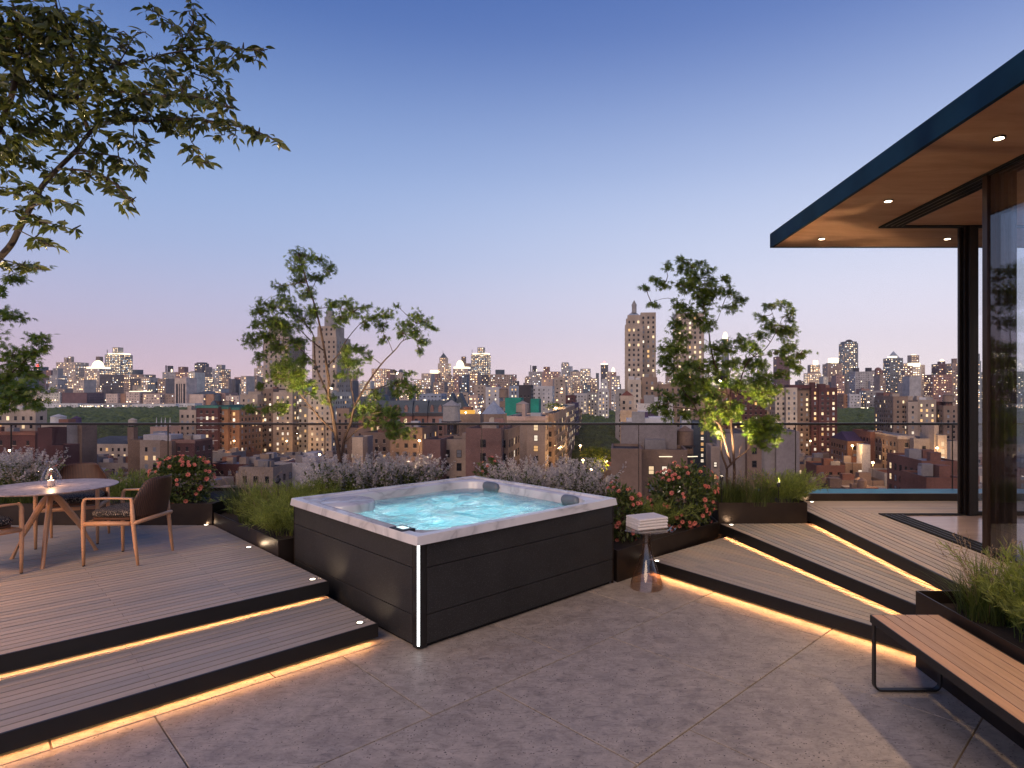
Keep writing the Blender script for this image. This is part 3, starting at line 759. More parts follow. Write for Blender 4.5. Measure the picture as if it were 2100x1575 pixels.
# underwater lamps
for da, db, pw in ((-.42, -.42, 17), (.42, .42, 17), (.42, -.42, 17), (-.42, .42, 17)):
    x, y = AB(ac+da, bc+db)
    ld = bpy.data.lights.new('underwater_light', 'AREA'); ld.shape = 'DISK'; ld.size = .75; ld.energy = pw*1.25; ld.color = (.74, .96, 1)
    o = link(bpy.data.objects.new('underwater_light', ld)); o.location = (x, y, .49); o.rotation_euler = (math.pi, 0, 0)

# ---------------------------------------------------------------- dining table
tx, ty, tz = -5.24, 6.42, 1.05
tab = empty('dining_table', (tx, ty, Z2), label='round outdoor dining table with a pale stone top on crossed oak legs', cat='table')
MB().lathe([(.50, tz-.026), (.572, tz-.012), (.578, tz-.005), (.572, tz), (.0, tz)], tx, ty, 72, False).build('tabletop', M['tabletop'], tab, smooth=False, bevel=.0)
MB().lathe([(.0, tz-.03), (.16, tz-.03), (.16, tz-.022)], tx, ty, 32).build('mounting_plate', M['oak'], tab)
for k in range(3):
    an = R(180+120*k)
    d = Vector((math.cos(an), math.sin(an), 0)); mb = MB(); up = Vector((0, 0, 1))
    pts = [d*.41, d*.24+up*.34, d*.075+up*.60, d*.01+up*.665, -d*.16+up*.722]
    wd = [.030, .044, .050, .062, .085]; hd = [.042, .058, .066, .062, .022]
    sd = d.cross(up); ring0 = []
    for i, p in enumerate(pts):
        q = pts[min(i+1, 4)]-pts[max(i-1, 0)]; q.normalize(); u = sd.cross(q).normalized()
        c = Vector((tx, ty, Z2)) + p
        if i == 0: u = d*-1 if False else Vector((d.x, d.y, 0))
        ring = []
        for a8 in range(8):
            t_ = math.pi*2*(a8+.5)/8; ring.append(c + sd*math.copysign(min(1, abs(math.cos(t_))*1.1), math.cos(t_))*wd[i]/2 + u*math.sin(t_)*hd[i]/2*1.05)
        mb.v += [tuple(v) for v in ring]
    for i in range(4):
        for k8 in range(8): mb.f.append((i*8+k8, i*8+(k8+1)%8, (i+1)*8+(k8+1)%8, (i+1)*8+k8)); mb.m.append(0)
    mb.f.append(tuple(range(8))); mb.m.append(0); mb.f.append(tuple(range(32, 40))); mb.m.append(0)
    mb.build('leg', M['oak'], tab, smooth=False, bevel=.004)

# ---------------------------------------------------------------- chairs (local: facing -X, width along Y)
def make_chair():
    ch = empty('armchair')
    w, d, hz = .28, .24, .385*1.754         # half width, half depth, arm height
    for s in (-1, 1):
        MB().tube([(-d, s*w, 0), (-d-.002, s*w, .012)], [.012, .0125], 10).build('foot_glide', M['black'], ch, world=False)
        MB().tube([(-d-.001, s*w, .01), (-d-.004, s*w, .22), (-d-.005, s*w, .45), (-d-.002, s*w, hz-.05), (-d+.008, s*w, hz-.016), (-d+.030, s*w, hz)], [.0135, .018, .021, .019, .017, .014], 12).build('leg', M['oak'], ch, smooth=True, world=False)
        MB().tube([(d+.06, s*w, .01), (d+.035, s*w, .2), (d+.010, s*w, .45), (d-.005, s*w, hz-.005)], [.0125, .018, .021, .016], 12).build('leg', M['oak'], ch, smooth=True, world=False)
        # armrest: flat oak bar, slightly arched
        mb = MB(); n_ = 9
        for i in range(n_):
            t = i/(n_-1); x = -d+.012+t*(2*d-.004); z = hz-.004+.006*math.sin(math.pi*t); ww = .016+.010*math.sin(math.pi*min(1, t*1.2)); 
            mb.v += [(x, s*w-ww, z-.008), (x, s*w+ww, z-.008), (x, s*w+ww, z+.008), (x, s*w-ww, z+.008)]
        for i in range(n_-1):
            for k in range(4): mb.f.append((i*4+k, i*4+(k+1)%4, (i+1)*4+(k+1)%4, (i+1)*4+k)); mb.m.append(0)
        mb.f += [(3,2,1,0), tuple(4*(n_-1)+k for k in range(4))]; mb.m += [0, 0]
        mb.build('armrest', M['oak'], ch, bevel=.004, world=False)
        # side rail
        MB().tube([(-d, s*w, .42), (-d+.2, s*(w-.004), .425), (d-.02, s*w, .425)], [.022, .024, .022], 10).build('side_rail', M['oak'], ch, smooth=True, world=False)
    MB().tube([(-d+.005, -w, .42), (-d+.005, w, .42)], .022, 10).build('front_rail', M['oak'], ch, smooth=True, world=False)
    # curved rear rail bowing outwards
    MB().tube([(d+.012+.10*math.cos(t), .28*math.sin(t), .425+.035*math.cos(t)) for t in [R(-88+176*i/12) for i in range(13)]], .02, 10).build('rear_rail', M['oak'], ch, smooth=True, world=False)
    # moulded seat pan and cushion
    def outline(sx, sy, ox):
        P = []
        for i in range(40):
            t = 2*math.pi*i/40; c_, s_ = math.cos(t), math.sin(t)
            e = .45
            P.append((ox+sx*math.copysign(abs(c_)**e, c_), sy*math.copysign(abs(s_)**e, s_)))
        return P
    mb = MB(); L = [(.255, .258, .452), (.262, .262, .470), (.262, .262, .478)]
    for sx, sy, z in L: mb.v += [(x, y, z+.25*max(0, x-.1)**2) for x, y in outline(sx, sy, .035)]
    for i in range(len(L)-1):
        for k in range(40): mb.f.append((i*40+k, i*40+(k+1)%40, (i+1)*40+(k+1)%40, (i+1)*40+k)); mb.m.append(0)
    mb.f += [tuple(reversed(range(40))), tuple(80+k for k in range(40))]; mb.m += [0, 0]
    mb.build('seat', M['walnut'], ch, world=False)
    mb = MB(); L = [(.240, .240, .480), (.262, .262, .492), (.268, .268, .516), (.255, .255, .540), (.20, .20, .552), (.08, .08, .556)]
    for sx, sy, z in L: mb.v += [(x, y, z+.25*max(0, x-.1)**2) for x, y in outline(sx, sy, .032)]
    for i in range(len(L)-1):
        for k in range(40): mb.f.append((i*40+k, i*40+(k+1)%40, (i+1)*40+(k+1)%40, (i+1)*40+k)); mb.m.append(0)
    mb.f += [tuple(reversed(range(40))), tuple(200+k for k in range(40))]; mb.m += [0, 0]
    mb.build('cushion', M['weave'], ch, smooth=True, world=False)
    # curved slatted backrest shell with rounded top corners
    mb = MB(); nu, nv = 28, 14; th_ = .012
    def bp(u, v, off):
        an = u*R(50); r = .36
        wv = 1 - .22*max(0, v-.55)**1.3/.25 if v > .55 else 1
        hgt = .47 + v*(.40 - .06*abs(u)**6 )
        x = d-.135 + r*math.cos(an)-r*.36 + v*.085 + off*math.cos(an)
        y = (r+off)*math.sin(an)*wv
        return (x, y, hgt)
    for off in (0, th_):
        for j in range(nv+1):
            for i in range(nu+1): mb.v.append(bp(-1+2*i/nu, j/nv, off))
    W_ = nu+1; O = W_*(nv+1)
    for j in range(nv):
        for i in range(nu):
            a = j*W_+i; mb.f.append((a, a+W_, a+W_+1, a+1)); mb.m.append(0); mb.f.append((O+a, O+a+1, O+a+W_+1, O+a+W_)); mb.m.append(0)
    for i in range(nu):
        mb.f.append((i, i+1, O+i+1, O+i)); mb.m.append(0); a = nv*W_+i; mb.f.append((a+1, a, O+a, O+a+1)); mb.m.append(0)
    for j in range(nv):
        a = j*W_; mb.f.append((a+W_, a, O+a, O+a+W_)); mb.m.append(0); a = j*W_+nu; mb.f.append((a, a+W_, O+a+W_, O+a)); mb.m.append(0)
    mb.build('backrest', M['walnut_back'], ch, smooth=True, world=False)
    return ch
def m_wback():
    t = NT('reeded_dark_walnut'); v = t.coord()
    w = t.new('TexWave', wave_type='BANDS', bands_direction='Y'); t.l.new(v, w.inputs[0]); t.set(w, Scale=22.0, Distortion=.6, Detail=1.0)
    n = t.noise(t.coord(scale=(10,10,2)), 5, 5)
    c = t.mix(t.math('MULTIPLY', w.outputs['Fac'], .8), c3(.022,.010,.006), t.ramp(n, [(.3, c3(.10,.040,.022)), (.7, c3(.15,.066,.038))]))
    t.pbr(Base_Color=c, Roughness=.5, Normal=t.bump(w.outputs['Fac'], .5, .003)); return t.m
M['walnut_back'] = m_wback()
chair = make_chair()
GC = 'armchairs around the dining table'
def place(o, x, y, fx, fy, label):
    o.location = (x, y, Z2); o.rotation_euler = (0, 0, math.atan2(fy, fx)-math.pi)
    props(o, label, 'chair', GC)
c2_ = copy_tree(chair); c3_ = copy_tree(chair)
place(chair, -4.455, 6.43, -1, 0, 'oak armchair with dark curved back right of the table, seen side on')
place(c2_, -5.57, 7.14, .33, -.72, 'oak armchair behind the table, its dark back facing the planter')
place(c3_, -5.445, 5.76, .30, .95, 'oak armchair cut off by the left edge of the picture')

# ---------------------------------------------------------------- hurricane lantern on the table
lan = empty('hurricane_lantern', (tx, ty, tz), label='pear-shaped clear glass lantern with a lit candle on the dining table', cat='lantern')
pr = [(.055, 0), (.082, .012), (.092, .05), (.086, .09), (.066, .135), (.046, .18), (.038, .215), (.040, .245), (.046, .262)]
MB().lathe([(r, tz+.002+z) for r, z in pr]+[(r-.003, tz+.003+z) for r, z in reversed(pr)], tx, ty, 40, False).build('glass_shade', M['clear_glass'], lan, smooth=True)
h = MB().tube([(tx-.05, ty-.02, tz+.20), (tx-.085, ty-.04, tz+.19), (tx-.098, ty-.05, tz+.155), (tx-.088, ty-.045, tz+.115)], .006, 8); h.build('handle', M['clear_glass'], lan, smooth=True)
MB().lathe([(.032, tz+.004), (.033, tz+.008), (.033, tz+.062), (.026, tz+.066)], tx, ty, 24).build('candle', M['wax'], lan)
MB().lathe([(.001, tz+.070), (.006, tz+.078), (.0075, tz+.088), (.004, tz+.104), (.0005, tz+.118)], tx, ty, 12, False).build('flame', M['flame'], lan, smooth=True)
point('candle_light', (tx, ty, tz+.125), 3.2, (1, .60, .30), .012)

# ---------------------------------------------------------------- glass side table with towels
gx, gy, gz = .948, 6.42, .626
gt = empty('side_table', (gx, gy, 0), label='small smoked-glass side table with a flared base beside the hot tub', cat='side table')
pr = [(.176, .004), (.172, .02), (.160, .07), (.130, .16), (.092, .26), (.062, .36), (.047, .45), (.042, .54), (.044, gz-.02), (.052, gz-.013)]
MB().lathe([(r, z) for r, z in pr]+[(r-.005, z) for r, z in reversed(pr)], gx, gy, 48, False).build('flared_base', M['smoke_glass'], gt, smooth=True)
MB().lathe([(.0, gz-.012), (.298, gz-.012), (.302, gz-.008), (.302, gz-.003), (.298, gz), (.0, gz)], gx, gy, 64, False).build('tabletop', M['smoke_top'] if 'smoke_top' in M else M['smoke_glass'], gt)
def towel(z, h, rot, label, dx=0, dy=0):
    r = empty('folded_towel', (gx+dx, gy+dy, z), rot, label=label, cat='towel', group='towels on the side table')
    w, d = .172, .135; nfold = 2; fh = h/nfold
    mb = MB(); 
    # serpentine fold: rounded at the front edge
    pts = []
    for k in range(nfold):
        zc = fh*(k+.5); t_ = fh*.495
        P = []
        n_ = 14
        prof = [(-d, zc-t_*.55), (-d+.004, zc-t_)] + [(d-t_+t_*math.sin(a), zc-t_*math.cos(a)) for a in [math.pi*i/8 for i in range(9)]] + [(-d+.004, zc+t_), (-d, zc+t_*.55)]
        b = len(mb.v); m_ = len(prof); xs_ = [-w, -w*.97, -w*.5, 0, w*.5, w*.97, w]
        for i, x in enumerate(xs_):
            sc = .93 if i in (0, len(xs_)-1) else 1.0
            for (y, zz) in prof: mb.v.append((x, -y*(1 if i not in (0, 6) else .995) , zc+(zz-zc)*sc + .0012*math.sin(9*x+k)))
        for i in range(len(xs_)-1):
            for q in range(m_): mb.f.append((b+i*m_+q, b+(i+1)*m_+q, b+(i+1)*m_+(q+1)%m_, b+i*m_+(q+1)%m_)); mb.m.append(0)
        mb.f.append(tuple(b+q for q in range(m_))); mb.m.append(0); mb.f.append(tuple(b+6*m_+q for q in reversed(range(m_)))); mb.m.append(0)
    mb.build('cloth', M['towel'], r, smooth=False, bevel=.004, world=False)
    for k in range(2):
        MB().box(.02, -d-.0012, fh*(k+.5)-fh*.42, .034, -d+.004, fh*(k+.5)+fh*.42).build('woven_band', M['towel'], r, world=False)
towel(gz+.001, .058, R(22), 'lower white folded towel lying directly on the glass side table')
towel(gz+.060, .056, R(24), 'upper white folded towel, top of the pair on the side table', .004, .003)

# ---------------------------------------------------------------- bench
bx0, bx1, by0, by1, bz = 2.155, 2.628, 1.35, 4.233, .513
ben = empty('garden_bench', ((bx0+bx1)/2, 3, 0), label='slatted pine bench with black steel loop legs beside the planter', cat='bench')
ns = 6; sw = (bx1-bx0-.012)/ns
for k in range(ns):
    MB().box(bx0+.006+k*sw+.003, by0, bz-.022, bx0+.006+(k+1)*sw-.003, by1-.006, bz).build('slat', M['bench_wood'], ben, bevel=.002, seg=1)
fr = MB(); fr.box(bx0, by0, bz-.052, bx0+.006, by1, bz-.001); fr.box(bx1-.006, by0, bz-.052, bx1, by1, bz-.001); fr.box(bx0+.006, by1-.005, bz-.052, bx1-.006, by1, bz-.001)
fr.box(bx0+.006, by0, bz-.050, bx1-.006, by1-.006, bz-.024)
fr.build('frame', M['black'], ben)
for yy in (by1-.03, 2.0):
    rr = .045; pts = [(bx0+.012, bz-.03)] + [(bx0+.012+rr-rr*math.cos(a), rr+.012-rr*math.sin(a)) for a in [R(90*i/6) for i in range(7)]]
    pts += [(bx1-.012-rr+rr*math.sin(a), rr+.012-rr*math.cos(a)) for a in [R(90*i/6) for i in range(7)]] + [(bx1-.012, bz-.03)]
    mb = MB(); wq = .035
    for (x, z) in pts: pass
    for i, (x, z) in enumerate(pts):
        p0 = Vector(pts[max(i-1, 0)]); p1 = Vector(pts[min(i+1, len(pts)-1)]); t_ = (p1-p0).normalized(); n_ = Vector((-t_.y, t_.x))*.006
        mb.v += [(x+n_.x, yy-wq/2, z+n_.y), (x-n_.x, yy-wq/2, z-n_.y), (x-n_.x, yy+wq/2, z-n_.y), (x+n_.x, yy+wq/2, z+n_.y)]
    for i in range(len(pts)-1):
        for k in range(4): mb.f.append((i*4+k, i*4+(k+1)%4, (i+1)*4+(k+1)%4, (i+1)*4+k)); mb.m.append(0)
    mb.build('leg', M['black'], ben)
# ---------------------------------------------------------------- foliage instancing
def rotmats(dirs, roll):
    """local +Y -> dirs, rolled about it"""
    d = dirs/np.linalg.norm(dirs, axis=1, keepdims=True)
    up = np.tile(np.array([[0., 0., 1.]]), (len(d), 1)); up[np.abs(d[:, 2]) > .95] = [1., 0., 0.]
    x = np.cross(d, up); x /= np.linalg.norm(x, axis=1, keepdims=True); z = np.cross(x, d)
    c, s = np.cos(roll)[:, None], np.sin(roll)[:, None]
    x2 = x*c + z*s; z2 = -x*s + z*c
    return np.stack([x2, d, z2], axis=2)
def scatter(tv, tf, pos, dirs, roll, scale, rnd):
    tv = np.asarray(tv, float); tf = [np.asarray(f) for f in tf]; n = len(pos); k = len(tv)
    Rm = rotmats(dirs, roll)
    V = np.einsum('nij,kj->nki', Rm, tv)*np.asarray(scale)[:, None, None] + pos[:, None, :]
    Fs = [(f[None] + (np.arange(n)*k)[:, None, None]).reshape(-1, f.shape[1]) for f in tf]
    return V.reshape(-1, 3), Fs, np.repeat(rnd, k)
def merge(parts):
    V, T3, T4, A, off = [], [], [], [], 0
    for v, fs, a in parts:
        for f in fs: (T3 if f.shape[1] == 3 else T4).append(f+off)
        V.append(v); A.append(a); off += len(v)
    Fs = []
    if T3: Fs.append(np.concatenate(T3))
    if T4: Fs.append(np.concatenate(T4))
    return np.concatenate(V), Fs, np.concatenate(A)
def foliage(name, parts, m, parent, **k):
    V, Fs, A = merge(parts)
    return obj(name, np_mesh(name, V, Fs, [m], attr=A), parent, kind='stuff', **k)
# leaf shapes, +Y is the tip
def leaf_oval():
    v = [(0,0,0), (-.16,.22,.035), (0,.22,-.01), (.16,.22,.035), (-.21,.50,.05), (0,.50,-.03), (.21,.50,.05), (-.11,.80,.0), (0,.80,-.07), (.11,.80,.0), (0,1.05,-.15)]
    return v, [[(0,2,1), (0,3,2), (7,8,10), (8,9,10)], [(1,2,5,4), (2,3,6,5), (4,5,8,7), (5,6,9,8)]]
def leaf_maple(n=7):
    v = [(0,0,0)]; f = []
    angs = [0, 34, -34, 70, -70, 112, -112][:n]; ln = [1.0, .92, .92, .74, .74, .45, .45]
    for a, L in zip(angs, ln):
        a = math.radians(a); d = (math.sin(a), math.cos(a)); p = (d[1], -d[0]); b = len(v)
        v += [(d[0]*L*.45-p[0]*.10, d[1]*L*.45-p[1]*.10, -.03), (d[0]*L, d[1]*L, -.16*L), (d[0]*L*.45+p[0]*.10, d[1]*L*.45+p[1]*.10, -.03)]
        f += [(0, b, b+1, b+2)]
    return v, [f]
def leaf_thin(w=.07):
    return [(0,0,0), (-w,.45,0), (0,1,-.08), (w,.45,0)], [[(0,1,2,3)]]
def randdir(n, zb=0.0, zs=1.0):
    d = rng.normal(size=(n, 3)); d[:, 2] = d[:, 2]*zs + zb; return d/np.linalg.norm(d, axis=1, keepdims=True)

# ---------------------------------------------------------------- trees laid out from measured branch lines
def tree(name, label, cat, Y0, f2s, stems, clusters, leaf, lsize, dens, mats, bark, base_r, depth=.55, group=None, hang=.35, lit_zone=None, twig_r=.0035):
    """f2s maps the measuring grid of the branch survey to photograph pixels; each limb gets its own depth"""
    px0, py0 = f2s(*stems[0]['p'][0]); b = PX(px0, py0, Y0)
    root = empty(name, (b.x, b.y, b.z), label=label, cat=cat, group=group)
    nodes = []; tb = MB(); first = None
    for si, st in enumerate(stems):
        P = st['p']; n = len(P); dz0 = st.get('d0', 0.0); dz1 = st.get('d1', random.uniform(-depth, depth)); pts = []; rad = []
        for i, (x, y) in enumerate(P):
            t = i/max(1, n-1); q = f2s(x, y); Y = Y0 + dz0 + (dz1-dz0)*t
            pts.append(PX(*q, Y)); rad.append(st['r']*(1-t)+st.get('r1', st['r']*.35)*t)
        # smooth the limb
        Q, Rr = [], []
        for i in range(n-1):
            p0, p1, p2, p3 = pts[max(i-1,0)], pts[i], pts[i+1], pts[min(i+2,n-1)]
            for j in range(4):
                t = j/4; Q.append(.5*((2*p1)+(-p0+p2)*t+(2*p0-5*p1+4*p2-p3)*t*t+(-p0+3*p1-3*p2+p3)*t**3)); Rr.append(rad[i]*(1-t)+rad[i+1]*t)
        Q.append(pts[-1]); Rr.append(rad[-1])
        mbx = MB(); mbx.tube(Q, Rr, 9 if st['r'] > .012 else 6)
        mbx.build('trunk' if si == 0 else ('limb' if st['r'] > .009 else 'branch'), bark, root, smooth=True)
        nodes += [(q, r) for q, r in zip(Q, Rr)]
    NP = np.array([tuple(q) for q, _ in nodes]); pix = np.array([[CX+q.x/q.y*F_PX, CY-(q.z-H)/q.y*F_PX] for q, _ in nodes])
    pos, dirs, rnd, tw = [], [], [], MB()
    for (cx, cy, rx, ry) in clusters:
        q = f2s(cx, cy); s = f2s(1, 0)[0]-f2s(0, 0)[0]; RX, RY = rx*s, ry*s
        i = int(np.argmin((pix[:, 0]-q[0])**2 + ((pix[:, 1]-q[1])*1.1)**2))
        nodeP = Vector(NP[i]); Yc = nodeP.y + random.gauss(0, .12)*depth*2
        c = PX(*q, Yc); wr = RX/F_PX*Yc; hr = RY/F_PX*Yc
        nl = max(5, int(dens*rx*ry)); nt = max(3, nl//6)
        far = (c-nodeP).length > max(wr, hr)*1.1
        hub = nodeP.lerp(c, .75) if far else nodeP.lerp(c, .5)
        if (hub-nodeP).length > .02:
            m_ = nodeP.lerp(hub, .5)+Vector((random.uniform(-.03,.03), random.uniform(-.03,.03), random.uniform(-.02,.05)))
            tw.tube([nodeP, m_, hub], [twig_r*1.8, twig_r*1.4, twig_r*1.1], 5, False)
        for k in range(nt):
            ph = random.uniform(0, 2*math.pi); rr = math.sqrt(random.uniform(.02, 1.0))
            e = c + Vector((math.cos(ph)*rr*wr, random.gauss(0, .5)*max(wr, hr), math.sin(ph)*rr*hr))
            mid_ = hub.lerp(e, .5) + Vector((0, 0, random.uniform(0, .12)*(e-hub).length))
            tw.tube([hub, mid_, e], [twig_r, twig_r*.75, twig_r*.4], 4, False)
            m2 = max(2, int(nl/nt+random.random()))
            for j in range(m2):
                t = .25+.75*(j+.6)/m2; p = hub*(1-t)**2 + mid_*2*t*(1-t) + e*t*t if False else (mid_.lerp(e, (t-.5)*2) if t > .5 else hub.lerp(mid_, t*2))
                d = (e-hub).normalized(); sd = d.cross(Vector((0,0,1))); sd = sd.normalized() if sd.length > .1 else Vector((1,0,0))
                dd = d*.8 + sd*(1 if j % 2 else -1)*random.uniform(.4, 1.3) + Vector((random.uniform(-.4,.4), random.uniform(-.4,.4), random.uniform(-.5,.25)-hang))
                jx, jz = random.uniform(-.5, .5), random.uniform(-.5, .5); p = p + Vector((jx*wr, random.uniform(-.4, .4)*wr, jz*hr)); pos.append(tuple(p)); dirs.append(tuple(dd)); rnd.append(min(1, max(0, random.gauss(.45, .25))))
    pos = np.array(pos); dirs = np.array(dirs); rnd = np.array(rnd)
    tv, tf = leaf; n = len(pos)
    V = scatter(tv, tf, pos, dirs, rng.normal(0, 1.1, n), lsize*rng.uniform(.65, 1.25, n), rnd)
    tw.build('twig', bark, root, kind='stuff')
    foliage('crown', [V], mats, root)
    return root
A_ = lambda ox, oy, s: (lambda x, y: (ox+x/s, oy+y/s))
m1 = A_(480, 490, 3.351)
m1_stems = [
 dict(p=[(728,1690),(728,1530),(700,1350),(672,1180),(650,1080),(652,980),(636,870),(620,760),(590,600),(553,450),(510,330),(470,190),(440,110)], r=.030, r1=.005, d1=-.15),
 dict(p=[(742,1690),(745,1500),(760,1370),(800,1270),(830,1150),(900,1020),(960,930),(1030,840),(1110,760),(1160,700),(1230,680)], r=.024, r1=.004, d1=.35),
 dict(p=[(650,1080),(600,970),(560,860),(550,720),(540,650),(480,570),(430,520)], r=.014, r1=.004, d1=.4),
 dict(p=[(690,1330),(600,1240),(540,1170),(480,1100),(420,1020),(370,960)], r=.016, r1=.004, d1=-.45),
 dict(p=[(757,1395),(850,1310),(930,1260),(945,1200)], r=.012, r1=.004, d1=-.3),
 dict(p=[(870,1285),(890,1240),(880,1200)], r=.006, r1=.003),
 dict(p=[(830,1150),(810,1040),(800,960),(790,890)], r=.010, r1=.003, d0=.1, d1=.1),
 dict(p=[(645,870),(720,790),(770,700),(850,600),(900,560)], r=.011, r1=.003, d1=.25),
 dict(p=[(612,765),(520,690),(440,620),(330,600)], r=.010, r1=.003, d1=-.3),
 dict(p=[(555,855),(480,780),(380,700),(250,680)], r=.009, r1=.003, d1=-.2),
 dict(p=[(890,1035),(980,1030),(1060,1000),(1150,980)], r=.008, r1=.003, d1=.2, d0=.15),
 dict(p=[(540,1175),(450,1140),(300,1150)], r=.006, r1=.002, d1=-.4, d0=-.2),
 dict(p=[(525,370),(580,260),(640,220)], r=.006, r1=.002),
 dict(p=[(480,210),(560,140)], r=.004, r1=.002),
 dict(p=[(1090,775),(1060,700),(1020,640)], r=.006, r1=.002, d0=.3, d1=.3),
 dict(p=[(1160,700),(1190,640),(1250,580)], r=.006, r1=.002, d0=.3, d1=.4),
 dict(p=[(560,480),(700,470),(820,500)], r=.006, r1=.002, d1=.1)]
m1_cl = [(470,110,80,50),(430,190,70,60),(560,140,70,40),(650,210,50,60),(560,260,70,40),(440,290,60,50),(500,370,70,50),(300,330,50,35),(340,400,70,40),(250,450,90,50),(150,490,70,40),(380,480,80,60),(230,560,110,50),(130,580,50,30),(110,700,70,50),(230,660,80,50),(350,600,90,60),(480,560,80,70),(560,500,60,50),(420,700,80,50),(300,760,80,50),(180,820,50,40),(350,860,90,60),(300,940,70,50),(430,920,70,60),(470,830,60,50),(400,1000,60,40),(500,1000,70,60),(540,1060,40,40),(640,1100,50,40),(160,1000,30,30),(330,1150,60,50),(240,1180,40,30),(90,1170,50,30),
 (660,450,60,40),(760,430,70,35),(820,500,80,50),(720,560,70,50),(900,470,40,30),(950,540,70,40),(1050,510,70,40),(1115,455,18,22),(900,600,40,40),(1020,600,50,40),(1020,690,45,30),(1270,520,60,40),(1320,570,50,40),(1190,590,70,40),(1150,640,50,40),(1250,640,60,50),(1390,612,45,16),(1310,720,40,40),(1280,770,30,35),(780,760,60,40),(860,760,60,40),(920,800,40,40),(760,840,60,50),(840,850,60,50),(740,940,50,40),(850,920,50,30),(1220,910,40,25),(1100,1000,60,35),(1180,990,60,40),(1230,1060,60,50),(1130,1060,40,40),(960,1080,60,40),(900,1150,70,40),(830,1220,70,30),(1000,1180,80,50),(1100,1180,70,50),(1000,1270,80,40),(1120,1280,80,60),(1180,1350,60,40),(1080,1360,40,30)]
mk = [M['maple']]
tree('maple_tree', 'slender multi-stemmed maple behind the hot tub, left of the two in the middle', 'tree', 8.75, m1, m1_stems, m1_cl, leaf_maple(5), .056, 1/30, M['maple'], M['bark'], .03, group='maples in the planters')
m2 = A_(1300, 510, 2.864)
m2_stems = [
 dict(p=[(562,1500),(560,1480),(546,1350),(545,1290),(515,1200),(515,1100),(520,1010)], r=.026, r1=.006, d1=.1),
 dict(p=[(574,1500),(575,1470),(590,1330),(582,1150),(570,1020),(565,880),(570,800),(560,740)], r=.026, r1=.005, d1=.05),
 dict(p=[(572,1270),(532,1130),(500,1030),(440,1000),(390,990),(350,910),(290,830),(260,720),(250,620)], r=.017, r1=.003, d1=-.3),
 dict(p=[(545,1292),(600,1235),(670,1180),(700,1110),(770,1055)], r=.013, r1=.004, d1=-.35),
 dict(p=[(625,1215),(622,1180),(645,1140)], r=.004, r1=.002, d1=-.1, d0=-.1),
 dict(p=[(500,1035),(545,1010),(560,985)], r=.008, r1=.003),
 dict(p=[(375,955),(330,940),(230,930),(150,905)], r=.008, r1=.003, d0=-.15, d1=-.3),
 dict(p=[(565,890),(480,690),(450,570),(442,500),(425,420),(400,300),(375,190),(350,110)], r=.014, r1=.003, d1=.2),
 dict(p=[(447,490),(490,420),(515,350)], r=.006, r1=.002, d0=.1),
 dict(p=[(405,430),(300,340),(200,290),(80,325)], r=.006, r1=.002, d0=.1),
 dict(p=[(395,290),(300,220),(190,190)], r=.005, r1=.002, d0=.1),
 dict(p=[(600,870),(650,700),(705,632),(770,590),(830,500),(870,410)], r=.011, r1=.003, d1=.3),
 dict(p=[(705,635),(800,620),(920,600),(990,620)], r=.006, r1=.002, d0=.2, d1=.4),
 dict(p=[(570,830),(660,870),(740,830),(800,760)], r=.008, r1=.003, d1=.2),
 dict(p=[(550,760),(440,720),(330,690)], r=.007, r1=.003, d1=-.2),
 dict(p=[(835,495),(820,400),(795,335)], r=.004, r1=.002, d0=.25, d1=.3)]
m2_cl = [(280,70,45,28),(300,130,60,40),(390,90,40,30),(350,170,70,50),(440,130,40,30),(460,170,40,30),(300,230,70,50),(400,240,80,60),(480,260,70,60),(190,100,40,25),(140,190,55,25),(70,225,40,18),(180,225,50,22),(100,330,50,16),(550,180,30,30),(570,240,50,40),(620,290,50,30),(590,340,60,35),(260,340,60,40),(330,370,60,40),(420,330,60,50),(440,440,50,50),(370,420,50,40),(240,460,60,40),(290,520,60,40),(190,560,50,40),(170,640,50,50),(250,600,60,50),(200,700,60,40),(310,680,70,50),(390,700,50,40),(480,590,60,50),(540,590,60,50),(450,680,70,50),(560,680,60,50),(520,760,80,60),(610,520,40,30),(640,560,60,40),(720,510,50,30),(700,580,60,40),(790,330,40,30),(740,400,40,20),(880,330,50,30),(940,360,40,25),(920,410,50,25),(800,460,60,40),(880,490,70,50),(930,480,40,40),(870,600,60,40),(920,560,40,40),(980,620,60,30),(930,680,50,50),(880,740,50,40),(970,720,30,20),(660,660,60,50),(740,700,70,50),(700,780,80,60),(780,770,70,50),(820,830,50,40),(740,860,80,50),(780,900,50,30),(620,800,60,50),(330,780,80,60),(260,760,50,40),(400,800,70,60),(300,860,60,50),(380,880,60,50),(450,860,70,60),(200,880,60,40),(150,830,30,20),(130,940,60,35),(190,980,50,40),(300,980,50,35),(440,950,60,60),(520,940,80,60),(600,930,60,50),(420,1030,50,40),(480,1060,50,50),(560,990,50,40),(720,1010,50,30),(700,1060,60,40),(770,1020,50,40),(820,980,40,30),(850,1060,60,40),(780,1090,70,50),(730,1130,70,40),(820,1120,50,30),(770,1170,40,20)]
tree('maple_tree', 'multi-stemmed maple in the planter at the head of the right steps', 'tree', 8.45, m2, m2_stems, m2_cl, leaf_maple(7), .062, 1/31, M['maple'], M['bark'], .03, group='maples in the planters')
idn = lambda x, y: (x, y)
m3_stems = [dict(p=[(-70,1030),(-60,900),(-20,820),(20,770),(50,740),(85,708)], r=.02, r1=.003, d1=.1), dict(p=[(-60,900),(-50,760),(-30,700),(0,660),(22,648)], r=.012, r1=.003), dict(p=[(-50,780),(-50,640),(-25,590),(10,568),(60,552)], r=.01, r1=.003), dict(p=[(-20,820),(30,810),(60,815)], r=.006, r1=.002)]
